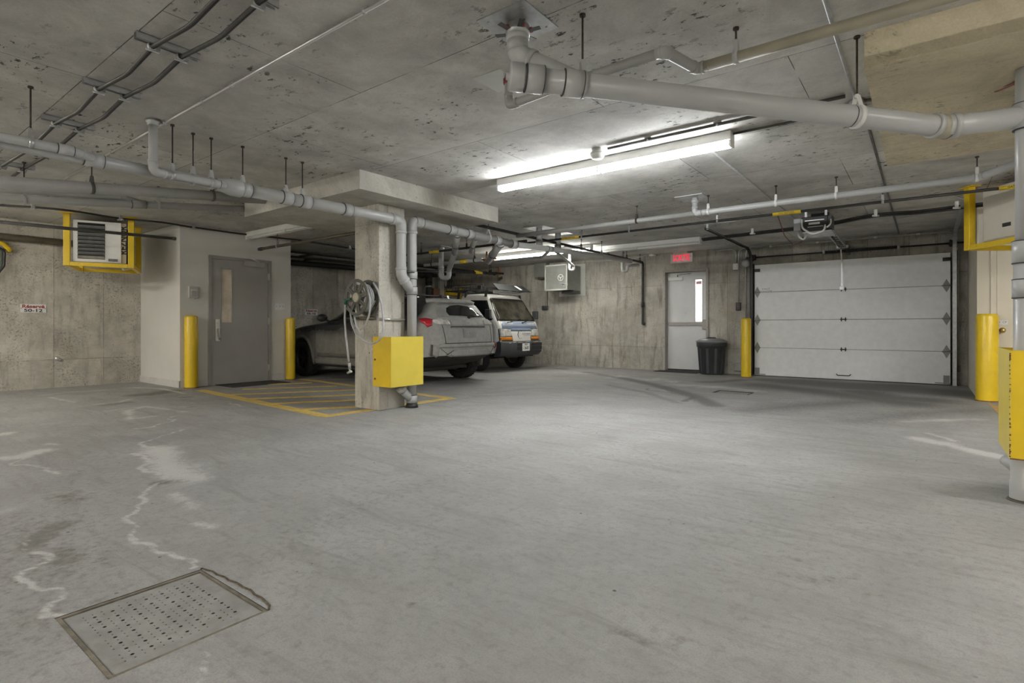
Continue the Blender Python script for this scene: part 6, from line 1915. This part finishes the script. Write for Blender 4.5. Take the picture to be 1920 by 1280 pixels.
    # glasshouse
    for s, ax in ((1, '+y'), (-1, '-y')):
        P([(.62, 1.055), (.62, 1.075), (.16, 1.36), (-.02, 1.40), (-.42, 1.42), (-.46, 1.065)], ax, 'front_window', gd, root, off=.004)
        P([(-.52, 1.065), (-.50, 1.42), (-1.05, 1.41), (-1.30, 1.38), (-1.33, 1.09)], ax, 'rear_side_window', gd, root, off=.004)
        P([(-1.39, 1.10), (-1.38, 1.365), (-1.62, 1.31), (-1.78, 1.17), (-1.72, 1.11)], ax, 'quarter_window', gd, root, off=.004)
        P([(.86, .30), (.88, .98), (.87, .98), (.85, .30)], ax, 'door_seam', seam, root, off=.003, th=.004)
        P([(-.48, .30), (-.48, 1.03), (-.492, 1.03), (-.492, .30)], ax, 'door_seam', seam, root, off=.003, th=.004)
        P([(-1.20, .46), (-1.34, .80), (-1.355, .80), (-1.215, .46)], ax, 'door_seam', seam, root, off=.003, th=.004)
        P([(.90, .27), (.90, .36), (-.90, .36), (-.90, .27)], ax, 'sill_cladding', simple('dusty_cladding', (.20, .195, .175), .7, var=.1), root, off=.016, th=.016)
        P([(.80, .40), (.78, .47), (-.88, .47), (-.90, .40)], ax, 'door_cladding', simple('worn_cladding', (.12, .115, .10), .7, var=.15), root, off=.010, th=.010)
        hh = bvh.ray_cast(V((-.36, s * 3, .92)), V((0, -s, 0)))[0]
        m = MB(); m.tube([hh + V((.10, -s * .005, 0)), hh + V((.08, s * .03, 0)), hh + V((-.08, s * .03, 0)), hh + V((-.10, -s * .005, 0))], .013, 8, R=.03); m.build('door_handle', blk, root, local=True)
        hh = bvh.ray_cast(V((.56, s * 3, 1.05)), V((0, -s, 0)))[0]
        m = MB(); m.sphere(hh + V((.02, s * .13, .07)), .10, .62, 1.05, .72); m.obox(hh - V((0, s * .02, 0)), hh + V((.02, s * .08, .05)), .05, .03); m.build('mirror', blk, root, local=True)
        # wheel arch cladding
        for x in (1.335, -1.335):
            m = MB(); pts = []
            for k in range(25):
                a = -0.25 + (PI + .5) * k / 24
                px, pz = x + .415 * math.cos(a), .36 + .415 * math.sin(a)
                q = bvh.ray_cast(V((px, s * 3, max(pz, .24))), V((0, -s, 0)))[0]
                yy = abs(q.y) if q is not None else .85
                pts.append(V((px, s * (yy + .002), pz)))
            m.tube(pts, .034, 8); m.build('arch_cladding', simple('arch_plastic', (.16, .155, .135), .75, var=.15), root, local=True)
    P([(-.66, 1.10), (.66, 1.10), (.62, 1.18), (.54, 1.39), (-.54, 1.39), (-.62, 1.18)], '+x', 'windscreen', gd, root, off=.004)
    for s in (1, -1):
        P([(s * .42, .66), (s * .72, .70), (s * .74, .80), (s * .45, .75)], '+x', 'head_lamp', M['lamp_clear'], root, off=.006, th=.01)
        pts = [bvh.ray_cast(V((x, s * .56, 4)), V((0, 0, -1)))[0] for x in (.0, -.5, -1.0, -1.5)]
        m = MB(); m.tube([pts[0]] + [p + V((0, 0, .05)) for p in pts[:]] + [pts[-1]], .016, 8, R=.08); m.build('roof_rail', blk, root, local=True)
    P([(-.40, .45), (.40, .45), (.42, .66), (-.42, .66)], '+x', 'grille', blk, root, off=.008, th=.01)
    for x in (-.35, -1.15):
        a = bvh.ray_cast(V((x, .56, 4)), V((0, 0, -1)))[0]
        m = MB(); m.box(x - .03, x + .03, -.64, .64, a.z + .085, a.z + .11, bev=.008); cb = m.build('cross_bar', blk, root, local=True)
        for s in (1, -1):
            m = MB(); m.prism([(x - .06, s * .56 - .02, a.z + .05), (x + .06, s * .56 - .02, a.z + .05), (x + .03, s * .56 - .02, a.z + .12), (x - .03, s * .56 - .02, a.z + .12)], (0, .04, 0)); m.build('bar_foot', M['galv'], cb, local=True)
    m = MB(); m.prism([(-1.38, -.012, 1.46), (-1.62, -.012, 1.43), (-1.58, -.012, 1.51)], (0, .024, 0)); m.build('roof_antenna', blk, root, local=True)
    # wheels and the underside
    for x in (1.335, -1.335):
        for s in (1, -1):
            wheel(root, x, s * .775, .342, .225, s, M['wheel_dark'] if x > 0 else M['alu'], 5)
    m = MB(); m.box(-1.5, 1.8, -.55, .55, .19, .27, bev=.02); m.cyl((-1.335, -.68, .34), (-1.335, .68, .34), .04, 10); m.cyl((1.335, -.68, .34), (1.335, .68, .34), .04, 10); m.obox((-1.6, -.6, .24), (-1.3, -.1, .26), .10, .05); m.build('underbody', M['iron'], root, local=True)
    return root
build_car()


def build_truck():
    W = .7375
    root = thing('kei_truck', 'small white cab over truck with blue nose band and roof rack by the back wall', 'truck', (-7.02, 9.56, 0), 0)
    lv = [(.40, 0, W - .01, -1.22), (.46, .0, W, -1.22), (.66, .0, W, -1.22), (.92, -.03, W, -1.22), (1.05, -.075, W - .005, -1.22), (1.10, -.11, W - .012, -1.215), (1.52, -.37, W - .085, -1.19), (1.58, -.415, W - .10, -1.185), (1.635, -.48, W - .13, -1.17), (1.665, -.56, W - .18, -1.13), (1.68, -.66, W - .26, -1.05)]
    bm = bmesh.new(); rings = []
    for z, xf, w, xr in lv:
        r = .13
        pts = [(xr, w)]
        for k in range(7):
            a = PI / 2 * k / 6
            pts.append((xf - r + r * math.sin(a), w - r * .75 + r * .75 * math.cos(a)))
        pts.append((xf + .02, w * .35))
        full = pts + [(x, -y) for x, y in pts[::-1]]
        rings.append([bm.verts.new((x, y, z)) for x, y in full])
    n = len(rings[0])
    for i in range(len(rings) - 1):
        for k in range(n):
            bm.faces.new((rings[i][k], rings[i][(k + 1) % n], rings[i + 1][(k + 1) % n], rings[i + 1][k]))
    bm.faces.new(rings[-1]); bm.faces.new(rings[0][::-1])
    bmesh.ops.recalc_face_normals(bm, faces=bm.faces)
    me = bpy.data.meshes.new('shell'); bm.to_mesh(me)
    bvh = BVHTree.FromBMesh(bm); bm.free()
    me.materials.append(M['truck_white'])
    cut = MB()
    for s in (-1, 1): cut.cyl((-.68, s * .45, .29), (-.68, s * 1.0, .29), .31, 36)
    bmesh.ops.recalc_face_normals(cut.bm, faces=cut.bm.faces)
    cme = bpy.data.meshes.new('cut'); cut.bm.to_mesh(cme); cut.bm.free()
    co = bpy.data.objects.new('cut', cme); COL.objects.link(co)
    me = eval_mesh(me, [('BOOLEAN', {'object': co, 'operation': 'DIFFERENCE', 'solver': 'EXACT'})])
    bpy.data.objects.remove(co)
    me.name = 'cab'
    body = bpy.data.objects.new('cab', me); COL.objects.link(body); body.parent = root
    smooth_by_angle(body, 40)
    P = lambda *a, **k: patch(bvh, *a, **k)
    blk = M['black']
    # screen
    P([(-.69, 1.075), (.69, 1.075), (.685, 1.10), (.60, 1.545), (.57, 1.575), (-.57, 1.575), (-.60, 1.545), (-.685, 1.10)], '+x', 'screen_rubber', blk, root, off=.004, res=.08)
    o = P([(-.655, 1.095), (.655, 1.095), (.575, 1.545), (-.575, 1.545)], '+x', 'windscreen', simple('windscreen_olive', (.040, .036, .026), .15, var=.5, scale=3.5, spec=.18), root, off=.009, res=.08)
    P([(-.50, 1.30), (-.50, 1.32), (.02, 1.22), (.06, 1.18), (.0, 1.10), (-.06, 1.10), (.03, 1.18), (0, 1.205)], '+x', 'mirror_stay_reflection', M['label_white'], o, off=.012, th=.003, res=.3) if False else None
    m = MB(); m.box(-.235, -.20, -.17, -.05, 1.50, 1.535, bev=.005) if False else None
    for y0, y1 in ((-.42, .06), (.10, .56)):
        m = MB(); a = bvh.ray_cast(V((3, y0, 1.075)), V((-1, 0, 0)))[0]; b = bvh.ray_cast(V((3, y1, 1.13)), V((-1, 0, 0)))[0]
        m.cyl(a + V((.0, 0, -.03)), a + V((.04, 0, -.03)), .018, 10); m.tube([a + V((.03, 0, -.03)), b + V((.03, 0, 0))], .008, 6); m.build('wiper', blk, root, local=True)
    # doors and side glass
    for s, ax in ((-1, '-y'), (1, '+y')):
        P([(-1.05, 1.09), (-.235, 1.09), (-.235, 1.13), (-.435, 1.52), (-1.02, 1.54)], ax, 'side_window', M['glass_dark'], root, off=.006, res=.1)
        P([(-1.14, .46), (-1.0, .46), (-.985, .60), (-.37, .60), (-.36, .46), (-.10, .46), (-.10, .9), (-.20, 1.075), (-1.14, 1.075)], ax, 'door_skin', M['truck_side'], root, off=.005, res=.1)
        P([(-1.145, .46), (-1.135, .46), (-1.11, 1.56), (-1.12, 1.56)], ax, 'door_seam', M['charcoal'], root, off=.003, th=.003, res=.1)
        m = MB(); m.box(-.30, -.16, s * .86 - .035, s * .86 + .035, 1.13, 1.32, bev=.02); m.tube([(-.22, s * .72, 1.12), (-.2, s * .80, 1.14), (-.21, s * .86, 1.2)], .012, 8); m.build('mirror', M['charcoal'], root, local=True)
        m = MB(); m.obox((-1.0, s * (W + .012), .93), (-.86, s * (W + .012), .93), .02, .035, bev=.006); m.build('door_handle', M['charcoal'], root, local=True)
    # nose
    P([(-.61, .905), (.61, .905), (.64, .94), (.62, 1.0), (.60, 1.045), (.55, 1.06), (-.55, 1.06), (-.60, 1.045), (-.62, 1.0), (-.64, .94)], '+x', 'blue_band', M['truck_blue'], root, off=.004, res=.1)
    P([(-.61, .985), (.62, .985), (.62, .995), (-.61, .995)], '+x', 'band_line', M['truck_white'], root, off=.007, th=.004, res=.1)
    P([(-.37, .86), (.37, .86), (.37, .92), (-.37, .92)], '+x', 'blue_band', M['truck_blue'], root, off=.004, res=.1)
    for s in (-1, 1):
        P([(s * .715, .655), (s * .33, .655), (s * .33, .72), (s * .40, .89), (s * .46, .925), (s * .70, .925), (s * .715, .90)], '+x', 'lamp_surround', blk, root, off=.006, res=.06)
        P([(s * .70, .745), (s * .345, .745), (s * .41, .885), (s * .465, .912), (s * .69, .912)], '+x', 'head_lamp', M['lamp_clear'], root, off=.014, th=.01, res=.06)
        P([(s * .70, .67), (s * .345, .67), (s * .345, .735), (s * .70, .735)], '+x', 'turn_lamp', M['lamp_amber'], root, off=.016, th=.012, res=.06)
    P([(-.30, .885 - .01), (.3, .875), (.3, .876), (-.3, .876)], '+x', 'hood_seam', M['charcoal'], root, off=.003, th=.003, res=.2)
    fx = bvh.ray_cast(V((3, .1, .79)), V((-1, 0, 0)))[0].x + .004
    text('nose_lettering', 'SHERBR', .052, M['label_white'], (fx - .02, -.40, 1.025), (0, 1, 0), (-.25, 0, 1), root, bold=.02, xs=1.25, local=True)
    text('nose_lettering', 'TRANSFORMER', .045, M['label_white'], (fx - .02, .36, 1.025), (0, 1, 0), (-.25, 0, 1), root, bold=.02, xs=1.0, local=True)
    ink = simple('grey_logo_ink', (.12, .13, .14), .5)
    text('logo_lettering', 'COTUREM', .062, ink, (fx, .17, .80), (0, 1, 0), (-.1, 0, 1), root, xs=1.0, local=True)
    m = MB(); pts = [(fx + .002, .085 * math.cos(a) - .06, .79 + .095 * math.sin(a)) for a in [PI * (.28 + .24 * k) for k in range(7)]]
    for i in range(6): m.obox(pts[i], pts[i + 1], .006, .014, up=(1, 0, 0))
    m.obox((fx + .002, .08, .765), (fx + .002, .30, .765), .005, .006, up=(1, 0, 0)); m.build('logo_mark', ink, root, local=True)
    # bumper
    m = MB()
    out = []
    for k in range(13):
        y = -W - .015 + (2 * W + .03) * k / 12
        e = abs(y) / (W + .015)
        out.append((.115 - .09 * max(0, (e - .72) / .28) ** 2, y))
    prof = [(0, .615), (.0, .44), (-.012, .40), (-.05, .355), (-.09, .33)]
    rows = [[m.bm.verts.new((x + dx, y, z)) for x, y in out] for dx, z in prof]
    rows.insert(0, [m.bm.verts.new((x - .03, y, .645)) for x, y in out]); rows.insert(0, [m.bm.verts.new((-.05, y, .655)) for x, y in out]); rows.append([m.bm.verts.new((-.16, y, .33)) for x, y in out])
    for i in range(len(rows) - 1):
        for k in range(12): m.bm.faces.new((rows[i][k], rows[i][k + 1], rows[i + 1][k + 1], rows[i + 1][k])).smooth = True
    for k in (0, 12): m.bm.faces.new([r[k] for r in rows])
    for s in (-1, 1): m.box(-.10, -.02, min(s * (W - .02), s * (W + .012)), max(s * (W - .02), s * (W + .012)), .37, .64, bev=.006)
    bu = m.build('bumper', M['charcoal'], root, local=True)
    for y0, y1, z0, z1 in ((-.30, .0, .46, .53), (-.30, -.02, .545, .60), (.22, .62, .545, .60), (.22, .62, .46, .53), (.06, .60, .40, .43)):
        m = MB(); m.box(.05, .1175, y0, y1, z0, z1); m.build('bumper_slot', blk, bu, local=True)
    m = MB()
    for y in (-.14, .36, .52): m.box(.05, .119, y - .008, y + .008, .46, .60)
    m.build('slot_bars', M['charcoal'], bu, local=True)
    rng = random.Random(4)
    m = MB()
    for y0, y1 in ((-.58, -.33), (-.27, .18), (.30, .52), (.56, .68)):
        m.tube([(.104 - .09 * max(0, (abs(y) / .75 - .72) / .28) ** 2, y, .624 + rng.uniform(-.012, .006)) for y in [y0 + (y1 - y0) * k / 8 for k in range(9)]], .009, 6)
    m.build('pale_scuffs', simple('bumper_scuff', (.42, .40, .36), .8), bu, local=True)
    m = MB(); m.box(.119, .125, -.13, .14, .435, .60, bev=.003); pl = m.build('number_plate', M['label_white'], root, local=True)
    text('plate_lettering', 'BX 37', .042, M['ink'], (.126, .005, .572), (0, 1, 0), (0, 0, 1), pl, bold=.02, xs=.9, local=True)
    text('plate_lettering', '26-037', .085, M['ink'], (.126, .022, .497), (0, 1, 0), (0, 0, 1), pl, bold=.02, xs=.66, local=True)
    text('plate_lettering', 'P', .04, M['ink'], (.126, -.10, .487), (0, 1, 0), (0, 0, 1), pl, local=True)
    # lettering on the right door
    ys = -(W + .0052)
    text('door_lettering', 'ES DE', .085, M['ink'], (-.345, ys, .875), (1, 0, 0), (0, 0, 1), root, bold=.03, xs=1.0, local=True, depth=.002)
    text('door_lettering', 'MAGERIE', .058, M['ink'], (-.355, ys, .79), (1, 0, 0), (0, 0, 1), root, bold=.02, xs=.95, local=True, depth=.002)
    text('door_lettering', '50\n30', .05, M['ink'], (-.305, ys + .0, .60), (1, 0, 0), (0, 0, 1), root, local=True, depth=.002)
    m = MB(); m.lathe([(.0, 0), (.075, 0), (.075, .003), (0, .003)], (-.185, ys + .002, .575), (0, -1, 0), 28); dk = m.build('round_sticker', simple('dark_red_sticker', (.30, .035, .04), .45), root, local=True)
    text('sticker_lettering', '15', .10, M['label_white'], (-.185, ys - .0015, .575), (1, 0, 0), (0, 0, 1), dk, bold=.03, xs=.9, local=True)
    # roof rack basket
    m = MB(); zd, zt = 1.765, 1.89
    for y in (-.56, .56):
        m.tube([(-.22, y, zd), (-1.75, y, zd)], .014, 8); m.tube([(-.62, y, zt), (-1.72, y, zt)], .012, 8)
        for x in (-.62, -.8, -.98, -1.16, -1.34, -1.52, -1.72): m.cyl((x, y, zd), (x, y, zt), .008, 6)
    for x in (-.30, -.6, -.9, -1.2, -1.5, -1.72): m.tube([(x, -.56, zd), (x, .56, zd)], .011, 8)
    m.tube([(-1.72, -.56, zt), (-1.72, .56, zt)], .012, 8)
    for y in (-.3, 0, .3): m.tube([(-.25, y, zd), (-1.72, y, zd)], .008, 6)
    m.tube([(-.22, -.56, zd), (-.22, .56, zd)], .014, 8)
    rk = m.build('roof_rack', blk, root, local=True)
    m = MB(); m.prism([(-.16, -.60, zd - .02), (-.16, .60, zd - .02), (-.36, .54, zt - .0), (-.36, -.54, zt - .0)], (-.012, 0, -.006)); m.build('wind_deflector', simple('smoked_deflector', (.02, .021, .022), .6, spec=.2), rk, local=True)
    m = MB(); a, b = V((-.205, .27, zd + .012)), V((-.325, .20, zt - .03)); m.prism([(-.196, .22, zd + .012), (-.196, .30, zd + .012), (-.325, .24, zt - .02), (-.325, .16, zt - .02)], (.006, 0, .004)); m.build('deflector_sticker', M['label_white'], rk, local=True)
    m = MB(); m.box(-.42, -.38, -.47, .50, 1.68, 1.745, bev=.006); m.build('light_bar', M['label_white'], rk, local=True)
    for x in (-.50, -1.08):
        m = MB(); m.tube([(x, -.62, 1.72), (x, .62, 1.72)], .014, 8)
        for s in (-1, 1):
            m.obox((x, s * .60, 1.72), (x + .0, s * (W - .12), 1.60), .05, .03, up=(1, 0, 0)); m.obox((x, s * .54, 1.72), (x, s * .54, zd), .04, .02, up=(1, 0, 0))
        m.build('rack_crossbar', blk, rk, local=True)
    m = MB()
    for s in (-1, 1): m.obox((-1.30, s * .58, 1.74), (-1.42, s * .66, .95), .05, .04)
    m.build('rack_strut', blk, rk, local=True)
    m = MB(); m.box(-1.02, -.90, -.30, -.12, zd + .01, zt + .0, bev=.02); m.build('strap_roll', blk, rk, local=True)
    # bed, chassis, wheels
    m = MB()
    m.box(-3.2, -1.30, -W, W, .62, .68); m.box(-3.2, -1.30, -W, -W + .03, .62, .95); m.box(-3.2, -1.30, W - .03, W, .62, .95); m.box(-3.2, -3.17, -W, W, .62, .95); m.box(-1.33, -1.30, -W, W, .62, 1.0)
    m.build('cargo_bed', M['truck_white'], root, local=True)
    m = MB(); m.box(-3.1, -.15, -.38, .38, .32, .44, bev=.01); m.cyl((-.68, -.6, .28), (-.68, .6, .28), .035, 8); m.cyl((-2.55, -.6, .28), (-2.55, .6, .28), .04, 8); m.box(-3.1, -1.3, -.5, .5, .44, .62); m.box(-.1, -.04, -.5, .5, .30, .36); m.build('chassis', M['iron'], root, local=True)
    for x in (-.68, -2.55):
        for s in (-1, 1): wheel(root, x, s * .645, .272, .155, s, M['alu'], 8, rr=.6)
build_truck()
